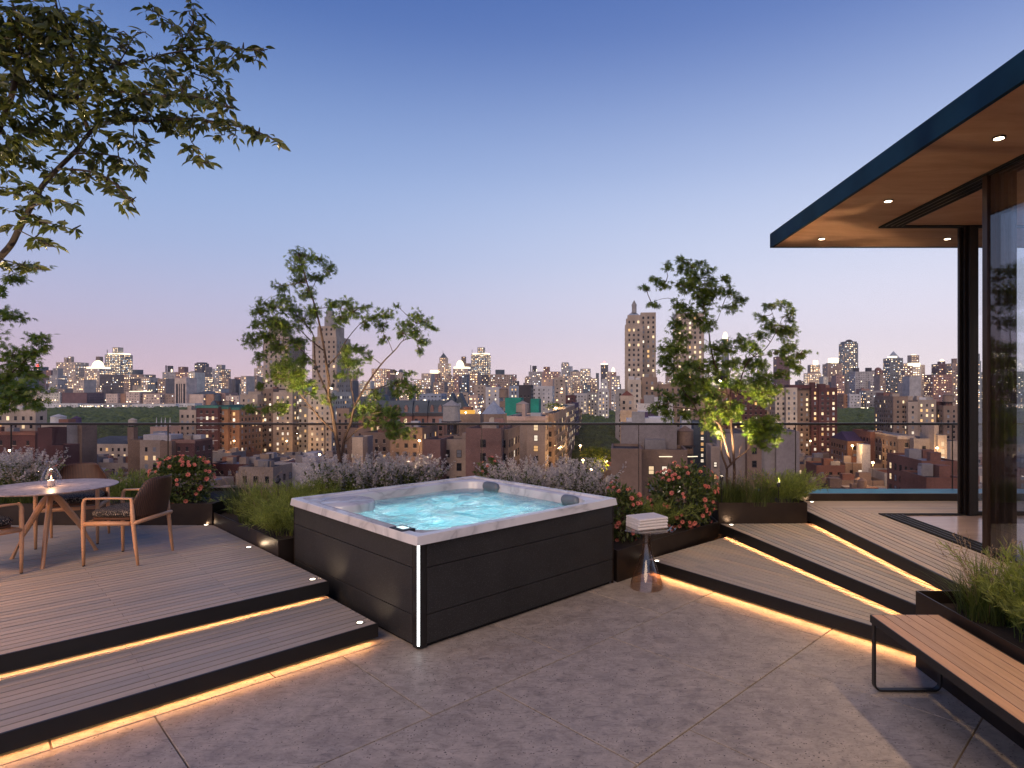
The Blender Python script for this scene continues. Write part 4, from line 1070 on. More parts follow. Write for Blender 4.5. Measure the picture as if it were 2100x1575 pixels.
m3_cl = [(62,549,42,7),(20,572,25,12),(8,600,14,12),(25,650,28,13),(6,640,12,16),(75,690,24,14),(92,710,15,11),(60,722,30,16),(15,725,20,20),(40,750,38,20),(8,780,22,22),(62,775,32,14),(20,810,28,22),(60,820,28,16),(78,833,18,9),(12,840,18,13),(45,797,34,18),(-20,700,20,30),(-20,780,20,30)]
tree('maple_tree', 'maple cut off by the left edge of the picture, above the dining table', 'tree', 8.7, idn, m3_stems, m3_cl, leaf_maple(7), .068, 1/4.4, M['maple'], M['bark'], .03, group='maples in the planters')
m4 = A_(0, 0, 2.54)
m4_stems = [
 dict(p=[(-330,2560),(-320,2200),(-260,1800),(-150,1500),(0,1340),(60,1270),(100,1190),(160,1080),(220,970),(300,880),(400,780),(460,700),(520,655),(640,630),(800,630),(1000,620),(1200,650),(1350,690),(1470,755)], r=.026, r1=.004, d0=.2, d1=.1),
 dict(p=[(455,660),(410,540),(395,440),(385,330),(340,200),(300,60),(280,-60)], r=.014, r1=.005, d0=.1, d1=-.3),
 dict(p=[(-260,1800),(-200,1300),(-120,900),(-20,700),(60,500),(90,340),(110,200),(60,0)], r=.03, r1=.006, d0=.2, d1=-.4),
 dict(p=[(395,440),(520,380),(640,330),(760,315),(860,282),(1000,260),(1150,250),(1370,262)], r=.010, r1=.003, d0=0, d1=.3),
 dict(p=[(620,330),(660,260),(700,190),(760,165)], r=.005, r1=.002),
 dict(p=[(940,265),(950,180),(900,120),(800,60)], r=.005, r1=.002, d0=.2, d1=.2),
 dict(p=[(960,200),(1010,110),(980,10),(960,-30)], r=.005, r1=.002, d0=.2, d1=.3),
 dict(p=[(640,470),(820,500),(1000,500),(1200,560)], r=.008, r1=.003, d1=-.2),
 dict(p=[(400,440),(520,470),(660,480)], r=.009, r1=.006),
 dict(p=[(1000,380),(1100,420),(1190,500)], r=.005, r1=.002),
 dict(p=[(300,880),(450,890),(560,930),(640,1000),(710,1090)], r=.008, r1=.003, d1=-.25),
 dict(p=[(380,800),(520,800),(650,830),(770,885)], r=.007, r1=.002, d1=.25),
 dict(p=[(160,1080),(260,1050),(370,1060)], r=.006, r1=.002), dict(p=[(120,1160),(240,1160),(415,1205)], r=.006, r1=.002, d1=-.2),
 dict(p=[(100,1200),(180,1240),(290,1290)], r=.005, r1=.002, d1=-.2), dict(p=[(0,1350),(80,1370),(240,1410)], r=.006, r1=.002, d1=.2),
 dict(p=[(1000,625),(990,720),(1040,790),(1090,860)], r=.004, r1=.002, d0=.1), dict(p=[(700,640),(700,720),(770,770)], r=.004, r1=.002)]
m4_cl = [(60,60,90,60),(200,50,100,60),(340,60,90,60),(450,90,60,50),(520,120,40,50),(560,180,50,35),(600,160,20,20),
(80,180,110,80),(230,180,110,80),(380,190,90,70),(470,230,60,50),(510,240,30,30),(60,300,90,70),(180,310,100,70),(310,320,100,70),(430,330,90,60),(540,320,60,40),(600,320,50,40),
(60,430,90,60),(200,430,90,60),(340,440,90,60),(450,430,80,60),(570,420,80,50),(660,430,60,50),(90,540,100,40),(250,510,80,50),(380,540,80,40),(520,530,70,40),(640,510,70,50),(720,520,60,40),
(40,620,80,50),(180,620,90,50),(320,640,90,50),(450,640,60,40),(560,620,80,50),(680,600,80,50),(790,590,80,60),(900,600,80,60),(1000,610,70,50),(1080,640,80,50),(1180,640,60,40),(1270,670,60,30),(1340,690,50,25),(1410,720,40,16),(1455,745,18,8),
(60,720,90,50),(200,700,80,50),(330,720,70,50),(480,730,60,40),(640,720,60,40),(700,740,50,40),(760,760,40,40),(900,690,60,30),(990,770,30,40),(1030,810,30,35),(1080,850,30,28),(1160,720,40,30),(1220,720,30,20),
(60,820,90,50),(170,830,80,50),(420,800,70,40),(520,840,70,40),(620,840,60,40),(700,860,50,35),(740,880,26,18),(40,900,50,30),(90,940,40,20),(270,900,60,40),(370,920,70,40),(470,930,60,35),(560,950,50,40),(600,1000,50,40),(640,1060,40,26),(685,1040,18,14),
(40,1000,60,30),(130,1000,60,40),(220,1020,60,40),(300,1060,60,30),(350,1080,30,20),(40,1090,60,30),(50,1170,30,25),(180,1120,50,25),(220,1170,60,25),(310,1180,60,26),(380,1190,28,16),
(160,1250,50,25),(230,1270,55,22),(20,1370,50,15),(100,1400,40,25),(190,1390,55,18),
(760,50,25,18),(800,30,15,15),(830,80,25,20),(860,130,35,25),(900,130,30,20),(960,60,25,30),(1010,30,35,30),(1050,80,22,18),(1020,130,30,25),(950,180,50,35),(1040,180,50,30),(930,240,40,30),(1000,250,60,35),(1100,230,60,30),(1190,240,60,25),(1250,260,50,26),(1320,250,40,18),(1370,258,22,13),(1340,310,38,22),(1220,310,40,30),(1130,310,60,30),(1020,330,60,40),(900,300,60,30),(820,300,60,30),(740,310,30,15),(1090,380,60,35),(1160,420,35,30),(980,410,50,40),(870,380,60,50),(780,400,60,50),(960,460,40,30),(1080,480,60,35),(1170,490,35,35),(1210,560,22,22),(1110,540,60,35),(980,520,60,40),(860,490,70,50),(790,470,60,50),
(640,250,40,30),(680,200,30,30),(740,170,28,16),(590,260,40,30),(1180,560,40,30),(-60,200,80,120),(-60,500,80,120),(-60,800,80,100)]
tree('broadleaf_tree', 'large broad-leaved tree reaching into the upper left of the sky', 'tree', 4.1, m4, m4_stems, m4_cl, leaf_oval(), .072, 1/88, M['cherry'], M['bark_dk'], .08, depth=.45, hang=.45, twig_r=.0025)

# ---------------------------------------------------------------- shrubs, grasses
def blades(base, n, h, lean, w, rad, rxy=None, droop=.35):
    """curved ribbons rising from a disc"""
    b = np.zeros((n, 3)); a = rng.uniform(0, 2*np.pi, n); r = rad*np.sqrt(rng.uniform(0, 1, n))
    rx, ry = rxy or (1, 1)
    b[:, 0] = base[0]+np.cos(a)*r*rx; b[:, 1] = base[1]+np.sin(a)*r*ry; b[:, 2] = base[2]
    a2 = a + rng.normal(0, .7, n); L = h*rng.uniform(.6, 1.12, n); ln = lean*rng.uniform(.15, 1.2, n)*(.4+.6*r/rad)
    seg = 5; V = np.zeros((n, (seg+1)*2, 3))
    side = np.stack([-np.sin(a2), np.cos(a2), np.zeros(n)], 1)
    for i in range(seg+1):
        t = i/seg
        c = b + np.stack([np.cos(a2)*ln*L*t**1.6, np.sin(a2)*ln*L*t**1.6, L*(t-droop*ln*t**2.5)], 1)
        ww = w*(1-t**2*.95)
        V[:, 2*i] = c-side*ww/2; V[:, 2*i+1] = c+side*ww/2
    f = np.array([(2*i, 2*i+1, 2*i+3, 2*i+2) for i in range(seg)])
    F_ = (f[None]+(np.arange(n)*(seg+1)*2)[:, None, None]).reshape(-1, 4)
    tip = V[:, -2:].mean(1); prev = V[:, -4:-2].mean(1)
    return (V.reshape(-1, 3), [F_], np.repeat(rng.uniform(0, 1, n), (seg+1)*2)), tip, tip-prev
def grass_clump(x, y, z, r, h, label, n=420, plumes=0, m='grass', lean=.8, w=.007, group='ornamental grasses in the planters', name='ornamental_grass', rxy=None, cat='grass'):
    root = empty(name, (x, y, z), label=label, cat=cat, group=group)
    P, tip, d = blades((x, y, z), n, h, lean, w, r, rxy)
    foliage('blades', [P], M[m], root)
    if plumes:
        P2, tip, d = blades((x, y, z), plumes, h*1.22, lean*.75, w*.45, r*.7, rxy, .2)
        k = 9; parts = [P2]; pos = []; dd = []
        for j in range(k):
            pos.append(tip - d*(j/k)*1.2); dd.append(d/np.linalg.norm(d, axis=1, keepdims=True) + rng.normal(0, .35, d.shape))
        pos = np.concatenate(pos); dd = np.concatenate(dd)
        parts.append(scatter(*leaf_thin(.16), pos, dd, rng.uniform(0, 6, len(pos)), rng.uniform(.018, .032, len(pos)), rng.uniform(0, 1, len(pos))))
        foliage('seed_plumes', parts, M['plume'], root)
    return root
def feathery(x, y, z, r, h, label, n=70, violet=0, m='fine_grass', rxy=(1, 1), group='feathery green plants in the planters', lean=1.05):
    """soft bushy perennial: many arching stems with thread-like leaves"""
    root = empty('feathery_plant', (x, y, z), label=label, cat='plant', group=group)
    (V, Fs, A), tip, d = blades((x, y, z), n, h, lean, .004, r, rxy, .3)
    Vn = V.reshape(n, -1, 3); parts = [(V, Fs, A)]; pos = []; dd = []
    L = Vn.shape[1]//2
    for rep in range(56):
        t = rng.uniform(.10, 1, n)**.8*(L-1); i0 = np.minimum(t.astype(int), L-2); fr = (t-i0)[:, None]
        idx = np.arange(n)
        c0 = (Vn[idx, 2*i0]+Vn[idx, 2*i0+1])/2; c1 = (Vn[idx, 2*i0+2]+Vn[idx, 2*i0+3])/2
        pos.append(c0*(1-fr)+c1*fr); u = c1-c0; u /= np.linalg.norm(u, axis=1, keepdims=True); dd.append(u*.9+rng.normal(0, .55, u.shape)+[0, 0, .25])
    pos = np.concatenate(pos); dd = np.concatenate(dd); k = len(pos)
    parts.append(scatter(*leaf_thin(.045), pos, dd, rng.uniform(0, 6, k), rng.uniform(.045, .085, k), rng.uniform(0, 1, k)))
    foliage('foliage', parts, M[m], root)
    if violet:
        sel = rng.choice(k, violet); p = pos[sel]+rng.normal(0, .012, (violet, 3))
        foliage('small_flowers', [scatter(*leaf_maple(5), p, randdir(violet, .4), rng.uniform(0, 6, violet), np.full(violet, .012), rng.uniform(0, 1, violet))], M['violet'], root)
    return root
def sage(x, y, z, r, h, label, n=90, rxy=(1, 1)):
    """bush of upright stems ending in pale lavender-grey florets"""
    root = empty('flowering_sage', (x, y, z), label=label, cat='shrub', group='lavender-grey flowering shrubs in the planters')
    (V, Fs, A), tip, d = blades((x, y, z), n, h, .55, .006, r, rxy, .12)
    Vn = V.reshape(n, -1, 3); L = Vn.shape[1]//2; pos = []; dd = []; fp = []; fd = []; idx = np.arange(n)
    for rep in range(84):
        lo = rep < 38
        t = (rng.uniform(.12, .8, n) if lo else rng.uniform(.62, 1.0, n)); tt_ = t*(L-1); i0 = np.minimum(tt_.astype(int), L-2); fr = (tt_-i0)[:, None]
        c0 = (Vn[idx, 2*i0]+Vn[idx, 2*i0+1])/2; c1 = (Vn[idx, 2*i0+2]+Vn[idx, 2*i0+3])/2; u = c1-c0; u /= np.linalg.norm(u, axis=1, keepdims=True)
        c = c0*(1-fr)+c1*fr
        if lo: pos.append(c); dd.append(u*.5+rng.normal(0, .7, u.shape))
        else: fp.append(c+rng.normal(0, .016, c.shape)*(1.25-t)[:, None]*2.2); fd.append(u+rng.normal(0, .8, u.shape))
    pos = np.concatenate(pos); dd = np.concatenate(dd); k = len(pos)
    foliage('foliage', [(V, Fs, A), scatter(*leaf_oval(), pos, dd, rng.uniform(0, 6, k), rng.uniform(.03, .055, k), rng.uniform(0, 1, k))], M['shrub'], root)
    fp = np.concatenate(fp); fd = np.concatenate(fd); k = len(fp)
    foliage('florets', [scatter(*leaf_maple(3), fp, fd, rng.uniform(0, 6, k), rng.uniform(.018, .036, k), rng.uniform(0, 1, k))], M['sage'], root)
    return root
FL = None
def flower_mesh():
    v = []; f3 = []; f4 = []; A = []
    np_ = 7
    for ring, (L, tilt, off) in enumerate(((1.0, .25, 0), (.75, .8, .4))):
        for k in range(np_):
            a = 2*math.pi*k/np_+off; d = (math.cos(a), math.sin(a)); p = (-d[1], d[0]); b = len(v)
            up = tilt*L
            v += [(d[0]*.12, d[1]*.12, .02), (d[0]*.6*L-p[0]*.23, d[1]*.6*L-p[1]*.23, up*.5), (d[0]*L, d[1]*L, up*.75), (d[0]*.6*L+p[0]*.23, d[1]*.6*L+p[1]*.23, up*.5)]
            f4.append((b, b+1, b+2, b+3)); A += [.1, .6, .9, .6]
    return np_mesh('flower', np.array(v)*.034, [np.array(f4)], [M['pink']], attr=np.array(A))
FL = flower_mesh()
def flower_shrub(x, y, z, rx, ry, rz, label, nleaf=1500, nfl=46, zc=None):
    root = empty('flowering_shrub', (x, y, z), label=label, cat='shrub', group='coral-pink flowering shrubs in the planters')
    zc = zc if zc is not None else z+rz*.72
    c = np.array([x, y, zc]); k = nleaf
    lob = randdir(14, .1); 
    def surf(n, lo):
        d = randdir(n, .15); s = 1 + .34*np.max(d@lob.T, axis=1)**9 - .17
        r = rng.uniform(lo, 1.0, n)**.6*s
        return c + d*np.array([rx, ry, rz])*r[:, None], d
    p, d = surf(k, .35); keep = p[:, 2] > z-.02; p = p[keep]; d = d[keep]; k = len(p)
    stems = MB()
    for i in range(40):
        q = p[rng.integers(k)]; stems.tube([(x+random.uniform(-.06,.06), y+random.uniform(-.06,.06), z), tuple((np.array([x, y, z])+q)/2+[0, 0, .05]), tuple(q)], [.006, .004, .002], 5, False)
    stems.build('stems', M['bark'], root, kind='stuff')
    dd = d*.7+rng.normal(0, .6, d.shape)+[0, 0, .1]
    foliage('foliage', [scatter(*leaf_oval(), p, dd, rng.normal(0, .8, k), rng.uniform(.045, .078, k), rng.uniform(0, 1, k))], M['shrub'], root)
    p, d = surf(nfl*3, .95); keep = (p[:, 2] > z+.02) & ((d[:, 1] < .45) | (d[:, 2] > .3)); p = p[keep][:nfl]; d = d[keep][:nfl]
    for i in range(len(p)):
        o = link(bpy.data.objects.new('flower', FL)); q = p[i]+d[i]*.025
        nd = Vector(tuple(d[i]))+Vector((random.uniform(-.4,.4), -.35+random.uniform(-.4,.2), random.uniform(-.1,.5))); 
        o.parent = root; o.matrix_parent_inverse = Matrix.Translation((-x, -y, -z))
        o.location = q; o.rotation_euler = nd.to_track_quat('Z', 'Y').to_euler(); s = random.uniform(.7, 1.15); o.scale = (s, s, s)
    return root
def at(px_, py_, z):
    Y = F_PX*(H-z)/(py_-CY); return (px_-CX)/F_PX*Y, Y
def X_at(px_, Y): return (px_-CX)/F_PX*Y
ZP1, ZP2, ZP3, ZP4 = .525, .41, .29, .52
# long planter on the left
sage(X_at(30, 8.5), 8.5, ZP1, .34, .66, 'pale flowering shrub at the left edge of the picture behind the table', 120, (1.3, .6))
sage(X_at(-40, 8.8), 8.8, ZP1, .30, .6, 'pale flowering shrub just outside the left edge of the picture', 50)
grass_clump(X_at(62, 8.3), 8.3, ZP1, .22, .42, 'dark grass with tan plumes in front of the pale shrub at the left edge', 380, 40)
grass_clump(X_at(15, 8.25), 8.25, ZP1, .2, .34, 'low grass under the left end of the table top', 260)
flower_shrub(X_at(155, 8.55), 8.55, ZP1, .40, .28, .27, 'low coral-flowered shrub behind the rear armchair', 1100, 36)
feathery(X_at(262, 8.5), 8.5, ZP1, .26, .42, 'feathery green plant between the rear armchair and the largest left flower shrub', 90)
grass_clump(X_at(300, 8.35), 8.35, ZP1, .18, .34, 'grass with a few plumes behind the right armchair', 260, 22)
flower_shrub(X_at(392, 8.6), 8.42, ZP1, .36, .30, .40, 'large coral-flowered shrub right of the dining table, glowing on top', 2500, 84, ZP1+.27)
# angled planter
grass_clump(-4.15, 8.35, ZP2, .26, .50, 'broad grass with tan plumes right of the glowing flower shrub', 520, 46)
grass_clump(-3.75, 7.75, ZP2, .20, .36, 'dark grass spilling over the corner of the angled planter', 420, 20)
feathery(-3.45, 7.85, ZP2, .30, .46, 'tall feathery green plant in the middle of the angled planter', 170)
feathery(-3.05, 7.15, ZP2, .27, .40, 'feathery plant leaning against the left corner of the hot tub', 170)
feathery(-3.1, 8.3, ZP2, .30, .44, 'feathery plant behind the angled planter, below the left maple', 150)
grass_clump(-2.75, 6.95, ZP2, .14, .30, 'small grass tuft squeezed against the hot tub wall', 260)
sage(-2.75, 8.55, ZP2, .42, .72, 'large lavender-grey shrub left of the maple stems behind the hot tub', 190, (1.15, .5))
sage(-2.15, 8.75, ZP2, .34, .70, 'lavender-grey shrub right of the maple stems behind the hot tub', 140, (1.1, .5))
grass_clump(-1.45, 8.75, ZP2, .26, .40, 'short yellow-green grass peeping over the back rim of the hot tub', 420, 10, m='fine_grass')
grass_clump(-1.0, 8.85, ZP3, .2, .46, 'second short grass behind the far corner of the hot tub', 260, 0, m='fine_grass')
# planter behind the side table
flower_shrub(X_at(1012, 8.85), 8.85, ZP3, .24, .22, .34, 'small coral-flowered shrub behind the far corner of the hot tub', 800, 24, ZP3+.45)
sage(-.30, 8.5, ZP3, .36, .78, 'brightly lit lavender-white shrub behind the right rim of the hot tub', 170, (1.2, .6))
sage(.30, 8.35, ZP3, .34, .76, 'greyer lavender shrub next to the coral flowers near the glass table', 150, (1.0, .7))
flower_shrub(.78, 7.28, ZP3, .24, .24, .38, 'coral-flowered shrub hugging the right corner of the hot tub', 1300, 44, ZP3+.26)
feathery(1.22, 7.75, ZP3, .20, .40, 'feathery green plant between the two coral shrubs beside the glass table', 90)
flower_shrub(1.66, 8.05, ZP3, .46, .38, .44, 'largest coral-flowered shrub, right of the folded towels', 2900, 104, ZP3+.32)
# maple planter
grass_clump(X_at(1490, 8.35), 8.4, ZP4, .20, .40, 'dark grass tuft at the foot of the right maple', 460, 14)
grass_clump(X_at(1545, 8.35), 8.35, ZP4, .26, .38, 'grass with many tan plumes right of the maple stems', 560, 60)
feathery(X_at(1610, 8.5), 8.5, ZP4, .26, .42, 'feathery plant at the right end of the maple planter', 130)
# long planter by the bench
zb = .475
feathery(3.15, 3.75, zb, .30, .56, 'large feathery plant with tiny violet flowers beside the bench', 210, 260, lean=.75)
feathery(3.3, 3.0, zb, .34, .56, 'feathery plant with violet flowers at the right edge of the picture', 180, 160, lean=.75)
grass_clump(3.0, 4.28, zb, .18, .42, 'grass with pale plumes at the far end of the bench planter', 420, 46, lean=.9)
grass_clump(3.35, 2.3, zb, .25, .5, 'grass clump in the bench planter outside the picture', 200, 20)

# ---------------------------------------------------------------- garden spotlights (small spiked heads in the soil)
def garden_spot(x, y, z, tgt, power, label, col=(1, .72, .40), ang=60, up_=.22):
    r = empty('garden_spotlight', (x, y, z), label=label, cat='garden light', group='garden spotlights among the plants')
    MB().tube([(x, y, z-.02), (x, y, z+.05+up_)], .005, 8).build('spike', M['black'], r)
    d = (Vector(tgt)-Vector((x, y, z+.06+up_))).normalized(); p = Vector((x, y, z+.06+up_))
    MB().tube([p-d*.03, p+d*.03], [.020, .024], 14).build('head', M['black'], r)
    MB().tube([p+d*.0305, p+d*.0315], .02, 14).build('lens', M['lamp_warm'], r)
    spot('garden_light_beam', p+d*.04, tgt, power, col, ang, .8, .02)
GL = 'small spotlight hidden in the planting, aimed '
garden_spot(-3.3, 7.35, ZP2, (-2.9, 8.8, 2.6), 520, GL+'up the left maple', ang=70, up_=.5)
garden_spot(-1.85, 7.95, ZP2, (-1.75, 8.8, 1.75), 60, GL+'at the lowest limb of the left maple', ang=60)
garden_spot(2.2, 8.18, ZP4, (2.7, 8.6, 3.0), 330, GL+'up the right maple', ang=75, up_=.3)
garden_spot(2.95, 8.165, ZP4, (3.1, 8.5, 1.9), 90, GL+'at the right maple foliage above the pool', ang=60)
garden_spot(-3.9, 2.7, Z2, (-2.3, 4.0, 3.7), 420, 'added unseen spotlight brightening the tips of the overhanging tree, outside the picture', ang=80)  # second spot, added so the leaves facing the camera are lit
garden_spot(-6.55, 4.0, Z2, (-3.2, 4.1, 3.9), 900, GL+'up the overhanging tree, outside the picture', ang=95)
# ---------------------------------------------------------------- extra lamps: added branch spots, lamp left of the picture
def fill_branch_light(x, y, z, tgt, power, label, col=(1, .70, .40), ang=50):  # added fill from above for the shrub tops, no fixtures known there
    """added spotlight hidden in the leaves, brightens the plants below"""
    r = empty('fill_branch_spot', (x, y, z), label=label, cat='garden light', group='spotlights added in the trees')
    p = Vector((x, y, z)); d = (Vector(tgt)-p).normalized()
    MB().tube([p-d*.04, p+d*.03], [.018, .022], 12).build('head', M['black'], r)
    MB().tube([p+d*.0305, p+d*.0315], .017, 12).build('lens', M['lamp_warm'], r)
    spot('fill_branch_beam', p+d*.04, tgt, power, col, ang, .9, .03)
fill_branch_light(-3.3, 8.5, 2.35, (-4.95, 8.3, .95), 60, 'added spotlight hidden high in the left maple, aimed at the glowing coral shrub', ang=26)
fill_branch_light(-2.2, 8.5, 2.3, (-.45, 8.4, .95), 75, 'added spotlight hidden in the left maple, aimed at the bright lavender-white shrub', ang=34)
fill_branch_light(-3.0, 8.3, 2.1, (-3.3, 7.4, .6), 45, 'added spotlight hidden low in the left maple, aimed at the feathery plants', ang=60)
fill_branch_light(2.2, 8.2, 2.2, (1.3, 7.8, .7), 30, 'added spotlight hidden in the right maple, aimed at the coral shrubs by the glass table', ang=60)
# lamp on a post standing on the deck left of the picture, it warms the furniture
fl_ = empty('floor_lamp', (-5.75, 4.05, Z2), label='outdoor floor lamp on the dining deck, outside the left edge', cat='floor lamp')
MB().lathe([(.16, Z2), (.16, Z2+.02), (.012, Z2+.03), (.012, Z2+1.35)], -5.75, 4.05, 24).build('stand', M['black'], fl_)
MB().lathe([(.20, Z2+1.32), (.16, Z2+1.60)], -5.75, 4.05, 32, False).build('lamp_shade', M['wax'], fl_)
point('floor_lamp_bulb', (-5.75, 4.05, Z2+1.36), 170, (1, .50, .22), .10)
# ---------------------------------------------------------------- the city below and beyond
GZ = -48.0
def wallmat(name, col, rough=.85):
    t = NT(name); v = t.coord(); n = t.noise(v, .12, 5, .6); f = t.noise(v, 1.6, 4, .7)
    a = tuple(c*.72 for c in col); b = tuple(min(1, c*1.2) for c in col)
    c = t.mix(.55, t.ramp(n, [(.3, c3(*a)), (.7, c3(*b))]), t.ramp(f, [(.3, c3(.65,.65,.66)), (.7, c3(1.15,1.15,1.15))]), 'MULTIPLY')
    t.pbr(Base_Color=c, Roughness=rough); return t.m
WC = dict(tan=(.42,.345,.285), cream=(.56,.49,.41), grey=(.32,.31,.31), brick=(.24,.115,.085), maroon=(.105,.042,.042), brown=(.27,.195,.15), pink=(.56,.41,.34),
          white=(.56,.56,.58), dark=(.060,.054,.060), slate=(.085,.11,.135), glassy=(.12,.135,.155), rose=(.28,.165,.14), plaster=(.32,.295,.29), orange=(.34,.18,.10), copper=(.06,.20,.17), violet=(.09,.06,.12), green=(.02,.30,.22), zinc=(.30,.35,.44))
for k_, c_ in WC.items():
    M['w_'+k_] = wallmat('facade_'+k_, c_)
    M['far_'+k_] = wallmat('haze_lightened_facade_'+k_, tuple(min(.7, c*1.25+.05) for c in c_))  # far walls lightened in colour, standing in for haze and city glow
M['roofdark'] = wallmat('tar_roof', (.045,.045,.055)); M['roofsilver'] = wallmat('silver_coated_roof', (.30,.34,.42)); M['roofred'] = wallmat('red_tile_roof', (.16,.055,.04))
t_ = NT('dark_window_glass'); t_.pbr(Base_Color=c3(.018,.020,.026), Roughness=.12); M['win'] = t_.m
t_ = NT('pale_blind_window'); t_.pbr(Base_Color=c3(.22,.25,.30), Roughness=.3); M['winp'] = t_.m
LIT = [emis('window_light_amber', (1,.58,.24), 1.15, False), emis('window_light_warm', (1,.74,.43), 1.35, False), emis('window_light_cream', (1,.87,.66), 1.5, False)]
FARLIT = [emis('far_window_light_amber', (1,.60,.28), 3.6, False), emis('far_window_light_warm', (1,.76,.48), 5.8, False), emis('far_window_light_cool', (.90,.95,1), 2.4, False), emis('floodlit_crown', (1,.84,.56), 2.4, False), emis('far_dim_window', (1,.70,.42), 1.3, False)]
M['redlamp'] = emis('aviation_red_light', (1,.10,.08), 9, False)
M['lampglow'] = emis('street_lamp_head', (1,.70,.36), 30, False)
AXW = Vector((.103, 1, 0)).normalized(); AXU = Vector((AXW.y, -AXW.x, 0))
def axes(deg):
    if deg is None: return AXU, AXW
    a = math.radians(deg); return Vector((math.cos(a), math.sin(a), 0)), Vector((-math.sin(a), math.cos(a), 0))
def solve_w(P0, u, x1):
    k = (x1-CX)/F_PX; return (k*P0.y-P0.x)/(u.x-k*u.y)
def obox(mb, O, u, w, L, D, z0, z1):
    c = [O, O+u*L, O+u*L+w*D, O+w*D]
    mb.add([(p.x, p.y, z) for z in (z0, z1) for p in c], [(3,2,1,0), (4,5,6,7), (0,1,5,4), (1,2,6,5), (2,3,7,6), (3,0,4,7)])
WINM = {}
def win_mesh(w, h, litm, depthf=.12):
    key = (round(w, 2), round(h, 2), litm.name)
    if key not in WINM:
        mb = MB(); f = .09
        # local x right, y outwards, z up
        mb.cur = 0
        mb.box(-w/2-f, -.02, -.02-f, w/2+f, .10, 0); mb.box(-w/2-f, -.02, h, w/2+f, .06, h+f); mb.box(-w/2-f, -.02, 0, -w/2, .06, h); mb.box(w/2, -.02, 0, w/2+f, .06, h)
        mb.box(-w/2, -.02, h*.5-.04, w/2, .05, h*.5+.04)
        mb.cur = 1; mb.add([(-w/2, .02, 0), (w/2, .02, 0), (w/2, .02, h), (-w/2, .02, h)], [(0,1,2,3)])
        WINM[key] = mb.mesh('window', [M['w_dark'], litm])
    return WINM[key]
def facade(root, O, u, out_, L, z0, z1, fl, bay, ww, wh, lit, rnd, far, single, skip_top=0.0, rows=None, patt=None, bands=False):
    nb = max(1, int(L/bay)); nf = max(1, int((z1-z0-skip_top)/fl)); m0 = (L-nb*bay)/2
    D_, Ls = MB(), MB(); sills = MB()
    for j in range(nf):
        zb_ = z1-skip_top-(j+1)*fl + (fl-wh)*.45
        if rows and j >= rows: break
        band = rnd.random() < .05 and far
        for i in range(nb):
            if patt and not patt(i, j, nb, nf): continue
            c = O + u*(m0+(i+.5)*bay + (rnd.uniform(-.9, .9) if far else 0))
            on = rnd.random() < (lit if not band else .9)
            w2 = ww*rnd.choice((1, 1, 1, .8)) if not far else ww*rnd.choice((.5, .7, 1, 1, 1.6))
            if single:
                mm = rnd.choice(LIT) if on else (M['winp'] if rnd.random() < .22 else M['win'])
                o = link(bpy.data.objects.new('window', win_mesh(w2, wh, mm))); 
                o.matrix_world = Matrix.Translation((c.x, c.y, zb_)) @ Matrix((u, out_, Vector((0,0,1)))).transposed().to_4x4()
                o.parent = root; o.matrix_parent_inverse = Matrix.Translation(-root.location)
                continue
            p = c + out_*.06
            q = [p-u*w2/2, p+u*w2/2]
            vs = [(q[0].x, q[0].y, zb_), (q[1].x, q[1].y, zb_), (q[1].x, q[1].y, zb_+wh), (q[0].x, q[0].y, zb_+wh)]
            if on:
                Ls.cur = (rnd.choice((0, 0, 1, 1, 2, 4, 4)) if far else rnd.choice((0, 1, 1, 2))); Ls.add(vs, [(0,1,2,3)])
            else:
                D_.cur = 1 if rnd.random() < .2 and not far else 0; D_.add(vs, [(0,1,2,3)])
            if not far:
                s = p + out_*.06
                obox(sills, c-u*(w2/2+.15)+out_*.005, u, out_, w2+.3, .14, zb_-.16, zb_-.003)
    if D_.f: D_.build('window', [M['win'], M['winp']], root, kind='stuff')
    if Ls.f: Ls.build('lit_window', FARLIT if far else LIT, root, kind='stuff')
    if sills.f: sills.build('sill', M['w_cream'], root, kind='stuff')
def water_tank(root, c, r, h, leg=3.0, name='water_tank', m='w_brown'):
    mb = MB(); mb.lathe([(r, c.z+leg), (r*.96, c.z+leg+h), (r*1.05, c.z+leg+h), (.05, c.z+leg+h*1.38)], c.x, c.y, 18); t = mb.build(name, M[m], root, smooth=False)
    mb = MB()
    for a in range(6):
        a = math.pi/3*a; mb.beam((c.x+math.cos(a)*r*.75, c.y+math.sin(a)*r*.75, c.z), (c.x+math.cos(a)*r*.75, c.y+math.sin(a)*r*.75, c.z+leg), .22, .22)
    obox(mb, Vector((c.x-r, c.y-r, 0)), Vector((1,0,0)), Vector((0,1,0)), 2*r, 2*r, c.z+leg-.35, c.z+leg)
    mb.build('tank_frame', M['w_dark'], root)
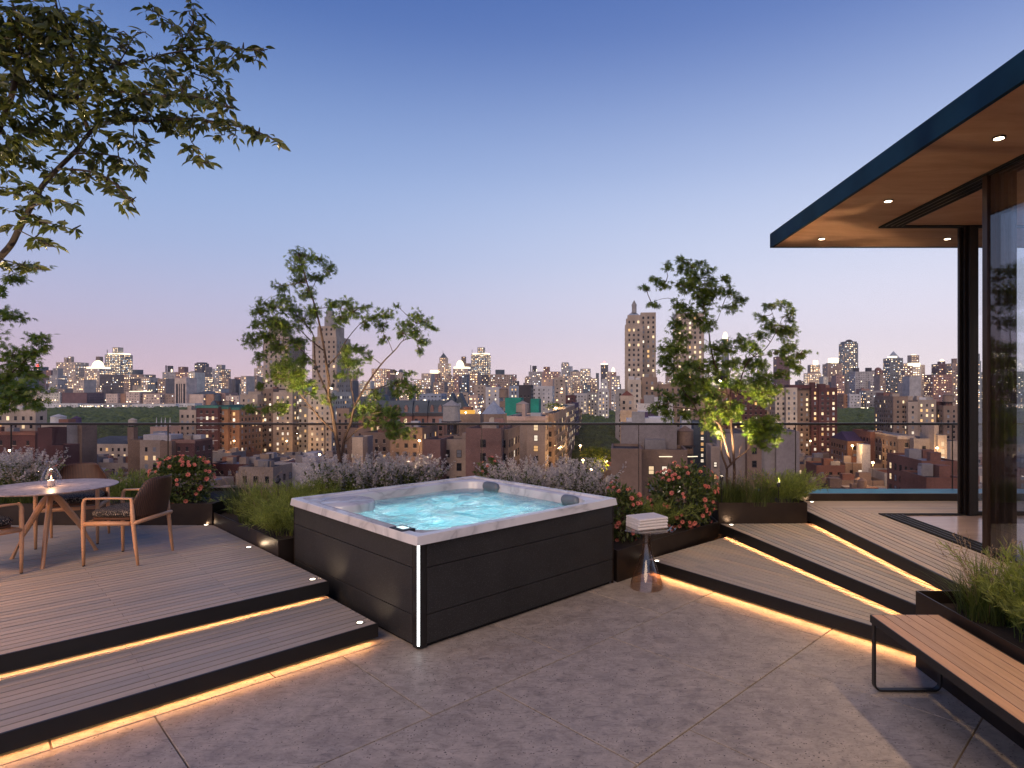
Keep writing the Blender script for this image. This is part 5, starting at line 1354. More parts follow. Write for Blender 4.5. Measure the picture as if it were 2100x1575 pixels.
def building(x0, x1, yt, Y, D, wall, label, cat='building', name='apartment_building', rot=None, fl=3.3, bay=3.4, ww=1.3, wh=1.7, lit=.2, extras=(), z0=GZ, roof='roofdark', cornice=None, seed=0, group=None, win=True, rows=None, tanks=(), skip=1.2, parapet=.7, bh=0, patt=None, single=None, sides=True):
    u, w = axes(rot); P0 = PX(x0, CY, Y); L = solve_w(P0, u, x1); zt = H-(yt-CY)/F_PX*Y; O = Vector((P0.x, P0.y, 0))
    rnd = random.Random(int(x0*7+yt*13+Y)+seed); far = Y > 700
    if single is None: single = Y < 215
    if far: fl = max(fl, 5.0); bay = max(bay, 5.4); ww = 1.9; wh = 1.7
    root = empty(name, (O.x, O.y, z0), label=label, cat=cat, group=group)
    if Y < 320 and x1 < 520: D = min(D, 4 + max(0, x1)/60)
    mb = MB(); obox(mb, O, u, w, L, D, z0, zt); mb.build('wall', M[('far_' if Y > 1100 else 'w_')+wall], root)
    if Y < 1300:
        mb = MB(); obox(mb, O+u*.35+w*.35, u, w, L-.7, D-.7, zt+.004, zt+.08); mb.build('roof', M[roof], root)
        mb = MB()
        for (o, a, b, l, d) in ((O, u, w, L, .32), (O+w*(D-.32), u, w, L, .32), (O+w*.322, u, w, .32, D-.644), (O+u*(L-.32)+w*.322, u, w, .32, D-.644)): obox(mb, o, a, b, l, d, zt+.002, zt+parapet)
        mb.build('parapet', M['w_'+(cornice or wall)], root)
        if cornice:
            mb = MB(); obox(mb, O-u*.35-w*.35, u, w, L+.7, .345, zt-.7, zt+.25); mb.build('cornice', M['w_'+cornice], root)
    if win:
        facade(root, O, u, -w, L, z0, zt, fl, bay, ww, wh, lit, rnd, far, single, skip, rows, patt)
        if sides:
            if CX+ (O.x+u.x*L)/(O.y)*F_PX < 1275: facade(root, O+u*L, w, u, D, z0, zt, fl, bay, ww, wh, lit, rnd, far, single and Y < 215, skip, rows)
            else: facade(root, O, w, -u, D, z0, zt, fl, bay, ww, wh, lit, rnd, far, single and Y < 215, skip, rows)
    if Y < 430 and cat != 'turret' and L > 8: bh = max(bh, 3)
    if cat in ('hall', 'turret', 'tower', 'church'): bh = 0
    for k in range(bh):
        a = rnd.uniform(.08, .75)*L; b = rnd.uniform(.1, .6)*D; s = rnd.uniform(2.2, 4.5)
        mb = MB(); obox(mb, O+u*a+w*b, u, w, min(s, L-a-.3), s*.8, zt+.08, zt+rnd.uniform(1.6, 3.2)); mb.build('bulkhead', M['w_'+rnd.choice(('grey', 'brick', 'tan', 'white', wall))], root)
    for e in extras:
        kind, a0, a1, ye = e[0], e[1], e[2], e[3]; mk_ = e[4] if len(e) > 4 else 'w_'+wall; base = e[5] if len(e) > 5 else yt
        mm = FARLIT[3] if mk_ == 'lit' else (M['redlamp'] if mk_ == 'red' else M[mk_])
        zb_ = H-(base-CY)/F_PX*Y + (.09 if base == yt else 0); ze = H-(ye-CY)/F_PX*Y
        f0 = solve_w(P0, u, a0); f1 = solve_w(P0, u, a1); wd = f1-f0; dd = min(D*.7, max(wd, 3)); c = O+u*(f0+f1)/2+w*(D*.15+dd/2)
        mb = MB()
        if kind == 'box': obox(mb, O+u*f0+w*(D*.15), u, w, wd, dd, zb_, ze); nm = 'penthouse'
        elif kind == 'pyr':
            b = [c-u*wd/2-w*dd/2, c+u*wd/2-w*dd/2, c+u*wd/2+w*dd/2, c-u*wd/2+w*dd/2]; mb.add([(p.x, p.y, zb_) for p in b]+[(c.x, c.y, ze)], [(0,1,4), (1,2,4), (2,3,4), (3,0,4), (3,2,1,0)]); nm = 'pyramid_roof'
        elif kind == 'dome': mb.lathe([(wd/2*math.cos(a), zb_+(ze-zb_)*math.sin(a)) for a in [math.pi/2*i/7 for i in range(7)]]+[(.02, ze)], c.x, c.y, 20); nm = 'dome'
        elif kind == 'cyl': mb.lathe([(wd/2, zb_), (wd/2, ze)], c.x, c.y, 20); nm = 'drum'
        elif kind == 'cone': mb.lathe([(wd/2, zb_), (.05, ze)], c.x, c.y, 12); nm = 'spire'
        elif kind == 'mast': mb.tube([(c.x, c.y, zb_), (c.x, c.y, ze)], wd/2, 5); nm = 'mast'
        mb.build(nm, mm, root, smooth=(kind in ('dome',)))
        if kind == 'box' and wd > 5 and (zb_ < ze-4) and mk_ not in ('lit', 'red') and win:
            facade(root, O+u*f0+w*(D*.15), u, -w, wd, zb_, ze, fl, bay, ww, wh, lit, rnd, far, False, .6)
    for (tx_, r_, h_, lg) in tanks:
        f = solve_w(P0, u, tx_); c = O+u*f+w*min(D*.35, 6); c.z = zt+.08; water_tank(root, c, r_, h_, lg)
    return root
B = building
G1 = 'towers of the far skyline'; 
# --- far skyline, left
F_ = dict(cat='tower', name='skyscraper', group=G1, fl=5, bay=5)
B(0,44,765,1900,40,'tan','wide stepped tower at the left edge of the skyline', lit=.3, extras=[('box',8,32,757)], **F_)
B(58,84,762,1950,35,'slate','dark stepped tower with a red beacon behind the left maple', lit=.2, extras=[('box',66,82,752),('cyl',70,74,747,'red',752)], **F_)
B(40,94,775,1750,45,'rose','broad banded block in the shade of the left maple', lit=.42, **F_)
B(94,104,759,1850,25,'brick','narrow brick tower left of a grey stepped one', lit=.1, **F_)
B(101,118,770,1700,30,'grey','pale stepped tower with a slim top, left of the brown twin-top tower', lit=.12, extras=[('box',105,116,755)], **F_)
B(115,155,743,1800,45,'tan','big brown tower with two square tops near the left maple', lit=.36, extras=[('box',127,133,733),('box',136,142,731)], **F_)
B(173,204,756,1750,45,'tan','gridded tower crowned by a floodlit dome, first from the left', lit=.45, extras=[('dome',177,198,738,'lit'),('box',173,204,752,'lit')], **F_)
B(192,211,745,1900,40,'brown','brown tower with a square top behind the floodlit dome, left pair', lit=.15, extras=[('box',193,201,731)], **F_)
B(215,248,727,1850,45,'glassy','brilliantly lit glass tower with a crane, left of its pair', lit=.93, extras=[('box',227,239,712,'w_grey'),('box',217,247,724,'lit'),('mast',214.6,215.4,716,'w_dark'),('mast',215,216,718,'w_dark')], **F_)
B(204,261,768,1500,40,'dark','long dark slab in front of the left glass tower', lit=.2, **F_)
B(254,294,768,1480,40,'brown','brown block with a dark drum on top, right of the long dark slab', lit=.28, extras=[('cyl',262,280,758,'w_slate')], **F_)
B(296,306,768,1900,25,'rose','slim rosy tower standing alone right of the drum block', lit=.1, **F_)
B(333,362,763,1800,40,'grey','grey tower carrying a dark sign frame and a flare of light', lit=.22, extras=[('box',336,337.5,749,'w_dark'),('box',340,347,750,'w_dark'),('cyl',343,348,757,'lit')], **F_)
B(360,396,763,1750,45,'rose','rosy block with a square water house, left of the dark twin-tone tower', lit=.35, extras=[('box',362,374,752)], **F_)
B(399,415,745,1850,30,'dark','dark tower with two bright floors high up, left skyline', lit=.2, extras=[('box',401,414,743,'w_dark'),('box',400,414,757,'lit',760)], **F_)
B(414,422,752,1860,30,'brown','slim brown tower leaning on the dark bright-floored one', lit=.08, **F_)
B(391,420,772,1700,40,'tan','wide block with a row of bright lights below the dark tower', lit=.6, **F_)
B(435,449,756,1800,30,'grey','pale front half of the twin tower left of the great apartment house', lit=.3, extras=[('box',442,453,748)], **F_)
B(449,460,757,1810,30,'brown','brown rear half of the twin tower left of the great apartment house', lit=.35, **F_)
B(476,483,778,1500,20,'dark','little dark tower with an arched top beside a blue one', lit=.1, extras=[('dome',477,482,776)], **F_)
B(490,498,786,1500,20,'slate','small blue-grey tower at the left shoulder of the great apartment house', lit=.1, **F_)
# museum row on the far side of the park
GM = 'pale buildings along the far side of the park'
K_ = dict(cat='building', name='museum_building', group=GM, fl=4, bay=4)
B(20,82,800,1240,40,'tan','long pale block behind the left maple at the park edge', lit=.3, **K_)
B(82,123,806,1200,40,'cream','pale gridded block at the far left park edge', lit=.12, **K_)
B(123,178,806,1200,40,'maroon','dark windowless maroon block at the park edge with red lamps', lit=.03, patt=lambda i,j,a,b: j>4, **K_)
B(179,200,812,1250,40,'brown','lower floors of a brown block right of the maroon one', lit=.2, **K_)
B(217,241,808,1200,40,'pink','small pink limestone block facing the park', lit=.03, **K_)
B(241,257,808,1205,40,'orange','orange-lit neighbour of the small pink limestone block', lit=.05, win=False, **K_)
B(258,286,804,1200,40,'pink','pink palazzo with a row of bright roof lamps', lit=.15, extras=[('box',260,285,802,'lit'),('box',267,277,790,'w_tan',802)], **K_)
B(287,292,806,1204,40,'orange','narrow orange flank beside the pink palazzo', win=False, **K_)
B(293,328,808,1200,45,'pink','long pink block with small square windows at the park', lit=.22, **K_)
B(328,357,808,1210,45,'brown','brown lit flank right of the long pink block', lit=.1, **K_)
tw_ = B(358,382,776,1190,30,'pink','tall pink art-deco hall with dark vertical window slots at the park', lit=0, win=False, name='museum_tower', cat='tower', extras=[('pyr',359,381,772)])
for a_, b_ in ((361,365),(367,369),(371,373),(376,380)):
    u, w = axes(None); P0 = PX(358, CY, 1190); f0 = solve_w(P0, u, a_); f1 = solve_w(P0, u, b_); mb = MB(); obox(mb, Vector((P0.x, P0.y, 0))+u*f0-w*.3, u, w, f1-f0, .29, H-(832-CY)/F_PX*1190, H-(787-CY)/F_PX*1190); mb.build('window_slot', M['win'], tw_)
B(382,417,809,1195,45,'pink','broad pink hall with two rows of dots for windows, right of the art-deco hall', lit=0, rows=9, patt=lambda i,j,a,b: j>2, extras=[('pyr',384,436,801,'w_slate')], **K_)
B(417,438,809,1198,45,'orange','shaded orange end of the broad pink hall', win=False, **K_)
B(438,462,806,1220,40,'rose','rosy block behind the black water tank', lit=.05, **K_)
B(463,490,812,1195,40,'pink','low pink block with two lit rows right of the water tank', lit=.4, **K_)
low_ = [(68,160),(160,205),(205,265),(265,360),(360,400)]
for i_, (a_, b_) in enumerate(low_):
    B(a_,b_,828+(i_%2),1150,20,'white' if i_ != 2 else 'grey',['long low bright white wing just above the tree line, far left','brightest low white wing above the tree line','low white gallery above the park right of the brightest wing','grey sloping low roof above the park in front of the pink blocks','last low white wing, left of the art-deco hall'][i_], lit=.75 if i_==1 else .3, cat='building', name='museum_wing', group='low museum wings above the park', fl=4, bay=5)
# --- middle skyline
B(521,540,755,1850,35,'tan','lit tower with a violet glow peeping out left of the twin-towered house', lit=.5, extras=[('box',525,536,750)], **F_)
B(762,789,756,1850,40,'rose','very bright striped tower left of a red one, middle skyline', lit=.95, **F_)
B(789,800,757,1860,40,'brick','red-brown tower joined to the very bright striped one', lit=.15, **F_)
B(806,826,764,1900,40,'tan','tan tower with a small dark dome, middle skyline', lit=.3, extras=[('dome',814,824,757,'w_slate')], **F_)
B(848,868,778,1800,40,'tan','bright low tower partly behind the left maple branch', lit=.7, extras=[('cone',866,868,771)], **F_)
B(881,897,766,1700,30,'brick','brick tower with greenish lit top left of the pointed tower', lit=.35, extras=[('box',881,887,759,'lit'),('box',889,896,759,'lit')], **F_)
B(898,918,745,1750,35,'tan','pointed tower with a grey pyramid top, middle skyline', lit=.5, extras=[('box',900,914,733),('pyr',901,913,723,'w_slate',733),('mast',906.7,907.3,719,'w_dark',733)], **F_)
B(917,929,772,1700,30,'brown','small brown tower right of the pointed one', lit=.4, extras=[('box',920,925,769)], **F_)
B(929,960,756,1750,45,'tan','gridded tower crowned by a floodlit dome, right of the pointed tower', lit=.5, extras=[('dome',931,949,738,'lit'),('box',929,958,752,'lit')], **F_)
B(946,963,745,1900,40,'brown','brown tower with a square top behind the middle floodlit dome', lit=.15, extras=[('box',945,953,731)], **F_)
B(966,1000,727,1850,45,'glassy','brilliantly lit glass tower right of the middle floodlit dome', lit=.93, extras=[('box',978,991,712,'w_grey'),('box',968,999,724,'lit'),('mast',966.5,967.3,716,'w_dark')], **F_)
B(955,1012,768,1500,40,'dark','long dark slab below the middle glass tower', lit=.2, **F_)
B(1004,1045,768,1480,40,'brown','brown block with a dark drum, right of the middle glass tower', lit=.3, extras=[('cyl',1013,1032,758,'w_slate')], **F_)
B(1048,1057,768,1900,25,'rose','slim rosy tower alone between two lit blocks, centre', lit=.1, **F_)
B(1084,1112,762,1800,40,'grey','grey tower with a dark sign frame, centre skyline', lit=.3, extras=[('box',1087,1088.5,749,'w_dark'),('box',1091,1099,750,'w_dark'),('cyl',1094,1100,757,'lit')], **F_)
B(1112,1147,762,1750,45,'rose','rosy block with a square water house, centre skyline', lit=.45, extras=[('box',1114,1126,752)], **F_)
B(1151,1166,746,1850,30,'grey','pale tower with two bright floors, centre skyline', lit=.25, extras=[('box',1152,1165,743),('box',1151,1166,757,'lit',760)], **F_)
B(1165,1173,751,1860,30,'zinc','faint grey-blue tower touching the pale bright-floored one', lit=.05, **F_)
B(1145,1170,771,1700,40,'tan','bright block with lit rows below the pale tower', lit=.7, **F_)
B(1170,1190,762,1780,40,'tan','tan block with a low dark dome, centre skyline', lit=.5, extras=[('dome',1173,1187,758,'w_slate')], **F_)
B(1190,1210,756,1800,40,'grey','greenish tower sprinkled with lights left of the beacon tower', lit=.55, **F_)
B(1222,1228,765,1900,20,'slate','thin slate tower left of the beacon tower', lit=.1, **F_)
B(1232,1247,748,1800,30,'dark','dark tower with a bright two-storey lantern top', lit=.35, extras=[('box',1232,1246,745,'lit'),('cone',1237,1241,740,'red',745),('box',1234,1238,760,'lit',763)], **F_)
B(1244,1252,762,1700,30,'tan','plain tan shoulder right of the beacon tower', lit=.15, **F_)
B(1252,1264,763,1650,30,'rose','slim tower with a round lit lantern just left of the great stone tower', lit=.5, extras=[('cyl',1254,1261,757,'lit'),('dome',1255,1260,753,'lit',757)], **F_)
# --- right skyline
B(1366,1378,765,1700,30,'brown','brown block between the two great stone towers', lit=.4, **F_)
B(1482,1495,695,1900,25,'glassy','slender tower tipped with a glowing egg above the right maple', lit=.35, extras=[('dome',1483,1494,680,'lit')], **F_)
B(1593,1620,731,1300,30,'maroon','dark tower behind the right end of the maple', lit=.12, extras=[('box',1601,1609,727),('box',1600,1619,734,'lit',737)], **F_)
B(1656,1684,765,1850,40,'tan','glittering stepped tower with a white tip right of the maple', lit=.93, extras=[('box',1663,1683,748),('box',1671,1679,739,'lit',748)], **F_)
B(1685,1697,772,1800,30,'rose','small glittering tower next to the white-tipped one', lit=.8, **F_)
B(1697,1727,746,1600,40,'brown','brown tower with a glowing crown, left of the tallest right tower', lit=.16, extras=[('box',1705,1721,734,'lit'),('box',1702,1725,744,'w_dark')], **F_)
B(1731,1760,704,1650,40,'glassy','tallest tower on the right with rounded shoulders', lit=.42, extras=[('box',1733,1759,700,'w_glassy'),('dome',1738,1753,695.5,'w_dark',700)], **F_)
B(1754,1794,762,1500,40,'grey','wide ribbed grey tower with two dark roof boxes', lit=.05, ww=1.2, extras=[('box',1755,1764,754,'w_dark'),('box',1780,1790,754,'w_dark')], **{k: v for k, v in F_.items()})
B(1797,1814,759,1650,30,'brick','red tower with a rounded top right of the ribbed grey one', lit=.3, extras=[('dome',1798,1812,753)], **F_)
B(1812,1825,766,1700,30,'rose','low red-lit block with a red lamp left of the glass-peaked tower', lit=.4, extras=[('cyl',1822,1826,768,'red',772)], **F_)
B(1825,1852,734,1550,40,'glassy','glass tower with a pointed pale peak, right skyline', lit=.3, extras=[('pyr',1829,1848,719,'w_zinc'),('box',1828,1842,730,'lit')], **F_)
B(1851,1862,745,1580,30,'tan','bright narrow block behind the glass-peaked tower', lit=.75, **F_)
B(1855,1872,750,1450,30,'brown','brown block with slanted lights left of the dazzling tower', lit=.55, **F_)
B(1870,1889,752,1480,30,'cream','dazzling floodlit tower with a flared top', lit=.85, extras=[('box',1871,1889,744,'lit'),('box',1870,1887,728,'w_tan',744),('dome',1871,1886,726,'lit',730)], **F_)
B(1889,1897,748,1500,30,'tan','tan right flank of the dazzling tower', lit=.4, **F_)
B(1865,1889,772,1200,30,'grey','grey church-like tower in front of the dazzling one', lit=.02, win=False, cat='tower', name='stone_tower', extras=[('cone',1877,1881,789,'w_dark',800)])
B(1902,1907,772,1500,20,'dark','tiny dark chimney tower left of the red-brown hill of blocks', lit=.1, **F_)
B(1925,1946,746,1500,35,'maroon','maroon stepped tower with a lantern near the pavilion post', lit=.35, extras=[('box',1930,1941,741),('dome',1932,1940,736,'lit',741)], **F_)
B(1913,1952,768,1400,40,'brick','broad red block with lit base left of the pavilion post', lit=.4, extras=[('dome',1917,1931,766,'w_copper')], **F_)
B(1953,1966,745,1450,30,'brown','brown tower cut by the pavilion post', lit=.3, extras=[('box',1957,1965,735)], **F_)
B(1998,2012,740,1450,30,'slate','slate-blue tower seen through the door glass', lit=.45, extras=[('box',2003,2012,725)], **F_)
B(2030,2100,762,1450,40,'slate','blue block seen through the sliding doors at the right edge', lit=.3, **F_)
# anonymous glitter of mid-rise blocks
LM = [(10, 'the left picture edge'), (75, 'the red beacon tower'), (135, 'the brown twin-top tower'), (185, 'the left floodlit dome'), (232, 'the left glass tower'), (271, 'the left dark drum'), (301, 'the slim rosy tower'), (345, 'the left sign frame'), (370, 'the art-deco hall'), (407, 'the dark bright-floored tower'), (447, 'the left water tank'), (480, 'the little arched tower'), (530, 'the violet-lit tower'), (566, 'the left stone tower in the leaves'), (615, 'the gap between the left stone towers'), (665, 'the cupola in the leaves'), (720, 'the left maple trunk'), (775, 'the very bright striped tower'), (816, 'the small dark dome'), (858, 'the low maple branch'), (889, 'the green-topped brick tower'), (908, 'the pointed tower'), (942, 'the middle floodlit dome'), (983, 'the middle glass tower'), (1022, 'the middle dark drum'), (1052, 'the lone rosy tower'), (1092, 'the centre sign frame'), (1122, 'the pale stepped head'), (1158, 'the pale bright-floored tower'), (1180, 'the low dark dome block'), (1205, 'the greenish sprinkled tower'), (1238, 'the lantern-topped dark tower'), (1258, 'the round lit lantern'), (1312, 'the great stone tower'), (1372, 'the gap between the great towers'), (1415, 'the brown twin tower'), (1450, 'the right maple stem'), (1490, 'the glowing egg'), (1540, 'the right maple crown'), (1606, 'the dark tower behind the maple'), (1640, 'the cream blocks'), (1670, 'the white-tipped tower'), (1712, 'the glowing crown'), (1745, 'the tallest right tower'), (1775, 'the ribbed grey tower'), (1805, 'the rounded red tower'), (1838, 'the glass-peaked tower'), (1862, 'the slanted lights'), (1880, 'the dazzling tower'), (1905, 'the tiny chimney tower'), (1935, 'the maroon lantern tower'), (1966, 'the pavilion post'), (2010, 'the door glass')]
USED = {}
def near(px_):
    a = min(LM, key=lambda q: abs(q[0]-px_)); return ('left of ' if px_ < a[0]-3 else ('right of ' if px_ > a[0]+3 else 'straight at ')) + a[1]
def uniq(base_, tail_, extra):
    for e_ in extra:
        t_ = (base_ % e_) + tail_
        if t_ not in USED: USED[t_] = 1; return t_
    return t_
rf = random.Random(5); LBL = {'tan': 'tan', 'grey': 'grey', 'rose': 'rosy', 'brown': 'brown', 'slate': 'bluish', 'dark': 'dark', 'cream': 'pale'}
for i_ in range(215):
    px_ = -30 + i_*9.4 + rf.uniform(-5, 5)
    if px_ > 1985 or 1262 < px_ < 1290: continue
    Yb = rf.uniform(1230, 2300); yt_ = min(798, CY-(rf.uniform(2, 38)**.98)*1450/Yb + rf.uniform(-2, 6))
    wl__ = rf.choice(('tan', 'grey', 'rose', 'brown', 'slate', 'dark', 'cream'))
    side = 'left' if px_ < 700 else ('middle' if px_ < 1290 else 'right')
    B(px_, px_+rf.uniform(9, 24), yt_, Yb, 30, wl__, uniq(('low ' if yt_ > 786 else ('middling ' if yt_ > 774 else 'taller '))+LBL[wl__]+' far block%s ', near(px_+8), ('', ' with few lights', ' with a flat top', ' in the haze', ' further back', ' in front of its neighbours')), name='distant_building', group='small blocks of the far skyline', lit=rf.uniform(.18, .75), sides=False, extras=rf.choice(([], [('box', px_+2, px_+7, yt_-rf.uniform(1.5,4))], [('cyl', px_+3, px_+6, yt_-2.5)], [('box', px_+1.5, px_+8, yt_-rf.uniform(1,3)), ('mast', px_+4, px_+4.4, yt_-rf.uniform(5,9))])))

# --- Central mass: the great twin-towered apartment house on the left
def twin_tower(x0, x1, yt, Y, D, side_w, wall, label, cup=None, **k):
    r = B(x0, x1, yt, Y, D, wall, label, cat='tower', name='apartment_tower', z0=0.0, fl=3.3, lit=k.get('lit', .04), extras=k.get('extras', ()), group='twin towers of the great apartment houses')
    return r
GA = 'large apartment houses near the park'
B(492,528,812,398,40,'tan','left wing of the great pale apartment house behind the left maple', lit=.22, group=GA, extras=[('box',497,524,803)], parapet=1)
B(528,560,800,405,40,'brown','brown recessed bay of the great apartment house', lit=.3, group=GA, parapet=1)
B(560,600,806,396,30,'tan','middle wing of the great apartment house with lit windows', lit=.3, group=GA, extras=[('box',564,598,800)])
B(600,632,812,402,40,'grey','grey setback wing of the great apartment house', lit=.25, group=GA)
B(632,680,806,392,30,'cream','right pale wing of the great apartment house beside the maple trunk', lit=.22, group=GA, extras=[('box',638,676,800)])
twin_tower(540,592,693,420,22,0,'tan','left stone tower of the twin-towered house, half hidden by maple leaves', lit=.05, extras=[('box',546,576,668,'w_tan'),('box',552,570,655,'w_tan',668)])
twin_tower(640,690,693,420,22,0,'tan','right stone tower of the twin-towered house, with a cupola in the leaves', lit=.03, extras=[('box',646,684,668,'w_tan'),('cyl',656,680,648,'w_grey',668),('cyl',661,676,636,'w_grey',648),('cone',662,675,618,'w_copper',636)])
B(690,716,840,330,25,'brown','plain brown block right of the great apartment house', lit=.05, win=True, group=GA)
# the great stone tower on the right
dk = B(1282,1318,668,410,26,'tan','great stone tower with an octagonal crown and pointed lantern', cat='tower', name='apartment_tower', group='twin towers of the great apartment houses', lit=.3, bay=3.0, z0=-10,
  extras=[('box',1284,1316,652,'w_tan'),('box',1287,1314,645,'w_tan',652),('pyr',1288,1312,634,'w_zinc',645),('cyl',1296,1306,624,'w_grey',640),('cone',1295,1307,613,'w_grey',624)])
B(1314,1345,643,425,20,'tan','tall plain slab attached to the right of the great stone tower', cat='tower', name='apartment_tower', group='twin towers of the great apartment houses', lit=.22, bay=3.4, z0=-10, extras=[('box',1316,1343,642.5)])
B(1386,1444,644,420,24,'tan','second great stone tower, flat-topped, behind the right maple', cat='tower', name='apartment_tower', group='twin towers of the great apartment houses', lit=.42, z0=-10, extras=[('box',1392,1438,642)])
B(1262,1282,800,395,25,'grey','low grey shoulder left of the great stone tower', lit=.06, group=GA)
B(1287,1315,781,392,12,'cream','pale front block with a red-tiled edge below the great stone tower', lit=.03, group=GA, extras=[('box',1287,1315,779,'roofred')])
B(1316,1348,776,394,20,'brown','brown base with two orange-lit windows below the great stone tower', lit=.2, group=GA)
B(1272,1300,814,330,9,'tan','square turret with a red pyramid roof below the great stone tower', lit=.04, cat='turret', name='roof_turret', extras=[('pyr',1270,1302,801,'roofred')])
B(1348,1445,790,400,30,'brown','long brown block between the two stone towers', lit=.12, group=GA)
B(1440,1500,800,420,30,'brick','brick block behind the right maple', lit=.16, group=GA)
B(1500,1590,790,430,30,'maroon','dark maroon block behind the right side of the maple', lit=.08, group=GA)
B(1590,1612,798,405,26,'cream','cream block with large windows left of the maroon towers', lit=.1, group=GA, extras=[('box',1600,1611,797)])
B(1612,1635,797,400,26,'cream','second cream block joined to the maroon towers', lit=.14, group=GA)
B(1635,1664,800,405,26,'brown','brown recessed bay with balconies between cream and maroon', lit=.12, group=GA)
B(1664,1679,797,400,26,'maroon','narrow maroon tower wing with lit windows', lit=.35, group=GA, extras=[('cyl',1665,1678,784)])
B(1679,1717,797,398,26,'maroon','wide maroon corner tower with rounded roof houses', lit=.32, group=GA, extras=[('cyl',1681,1700,787),('box',1622,1664,789,'w_maroon')])
B(1832,1862,815,405,30,'brown','brown block at the right park edge with three lit windows', lit=.12, group=GA)
B(1862,1882,826,400,20,'tan','tan balconied block right of the park', lit=.1, group=GA)
B(1882,1920,822,402,26,'tan','tan block with reddish lit windows, right of the park', lit=.4, group=GA, extras=[('box',1868,1878,812),('box',1886,1898,812),('box',1904,1914,812)])
B(1920,1936,826,405,26,'maroon','maroon gap building near the pavilion post', lit=.05, group=GA)
B(1935,1966,834,395,26,'brown','brown blank block with a water tank near the pavilion post', lit=.06, group=GA, tanks=[(1955, 3.2, 4.2, 3)])
# white and grey blocks in the middle distance
GB = 'middle-distance blocks behind the handrail'
B(1088,1133,793,640,20,'white','white block with a pale stepped head in the centre', lit=.15, group=GB, single=False, fl=4, bay=5, extras=[('box',1110,1133,776,'w_pink')])
B(996,1024,795,600,20,'white','white slab left of the dark water tank, centre', lit=.3, group=GB, fl=4, bay=6)
B(1064,1089,791,560,16,'dark','dark brown windowless tower in the centre', lit=.0, group=GB, patt=lambda i,j,a,b: j==2)
B(1044,1064,793,620,20,'zinc','pale glassy block left of the dark brown tower', lit=.3, group=GB)
B(1135,1160,775,800,30,'tan','tan block right of the white stepped one', lit=.25, group=GB)
B(1177,1204,808,700,25,'white','grey-white block with dotted windows above the park trees', lit=.25, group=GB, extras=[])
B(1204,1226,806,690,25,'grey','grey block with rows of lit windows above the park trees', lit=.5, group=GB)
B(1227,1248,800,640,25,'white','white stepped block with dark bands above the park trees', lit=.4, group=GB, extras=[('box',1232,1246,783),('box',1234,1244,777,'w_white',783)])
B(1160,1180,812,600,20,'maroon','narrow dark block above the street canyon', lit=.1, group=GB)
B(975,996,790,900,30,'tan','tan balconied block with orange-lit rooms', lit=.35, group=GB)
B(962,980,812,800,30,'pink','bright little lit block left of the balconied one', lit=.7, group=GB)
B(860,905,808,900,30,'zinc','pale bluish block behind the slate mansards', lit=.25, group=GB)
B(905,960,806,950,30,'tan','low tan block between mansard gables', lit=.4, group=GB)
B(730,800,815,700,30,'slate','slate-blue block behind the left maple', lit=.3, group=GB)
B(1720,1745,812,1100,30,'grey','grey block with bright base left of the white gridded one', lit=.4, group=GB)
B(1742,1766,809,1050,30,'white','white gridded block with dark windows above the right park', lit=.02, group=GB)
B(1730,1742,809,1060,30,'orange','orange-lit flank left of the white gridded block', lit=.1, group=GB)
B(1768,1776,812,1080,30,'orange','small orange-lit building right of the white gridded block', lit=.5, group=GB)
B(1776,1812,802,1050,30,'grey','grey block with balconies above the right park', lit=.25, group=GB)
B(1812,1834,806,1000,30,'brick','brick block above the right park next to the tan towers', lit=.25, group=GB)
# --- slate-roofed mansion block
GD = 'mansard-roofed mansion blocks'
md = [(735,790,'brick','left brick mansion block half hidden by the low maple foliage'), (790,845,'brick','brick mansion block with a row of warm windows'), (845,876,'brick','brick mansion block with a tall chimney'), (876,917,'rose','rosy mansion block with white window surrounds')]
for a_, b_, w_, l_ in md:
    r = B(a_, b_, 850, 300, 16, w_, l_, cat='mansion', name='mansion_block', lit=.3, group=GD, fl=3.6, ww=1.5, wh=2.1, cornice='dark')
    u, w = axes(None); P0 = PX(a_, CY, 300); L = solve_w(P0, u, b_); O = Vector((P0.x, P0.y, 0)); z0_ = H-(850-CY)/F_PX*300+.72; z1_ = H-(822-CY)/F_PX*300
    b_4 = [O, O+u*L, O+u*L+w*16, O+w*16]; t4 = [O+u*.4+w*2.6, O+u*(L-.4)+w*2.6, O+u*(L-.4)+w*13, O+u*.4+w*13]
    MB().add([(p.x, p.y, z0_) for p in b_4]+[(p.x, p.y, z1_) for p in t4], [(0,1,5,4), (1,2,6,5), (2,3,7,6), (3,0,4,7), (4,5,6,7)]).build('mansard_roof', M['w_slate'], r)
    for q in range(int(L/4)):
        d0 = O+u*(1.5+q*4)+w*.2; mb = MB(); obox(mb, d0, u, w, 1.6, 2.6, z0_+.3, z0_+2.8); mb.add([tuple(d0+Vector((0,0,z0_+2.8))), tuple(d0+u*1.6+Vector((0,0,z0_+2.8))), tuple(d0+u*.8+Vector((0,0,z0_+4))), tuple(d0+w*2.6+Vector((0,0,z0_+2.8))), tuple(d0+w*2.6+u*1.6+Vector((0,0,z0_+2.8))), tuple(d0+w*2.6+u*.8+Vector((0,0,z0_+4)))], [(0,1,2), (0,2,5,3), (1,4,5,2)]); mb.build('dormer', M['w_rose'], r)
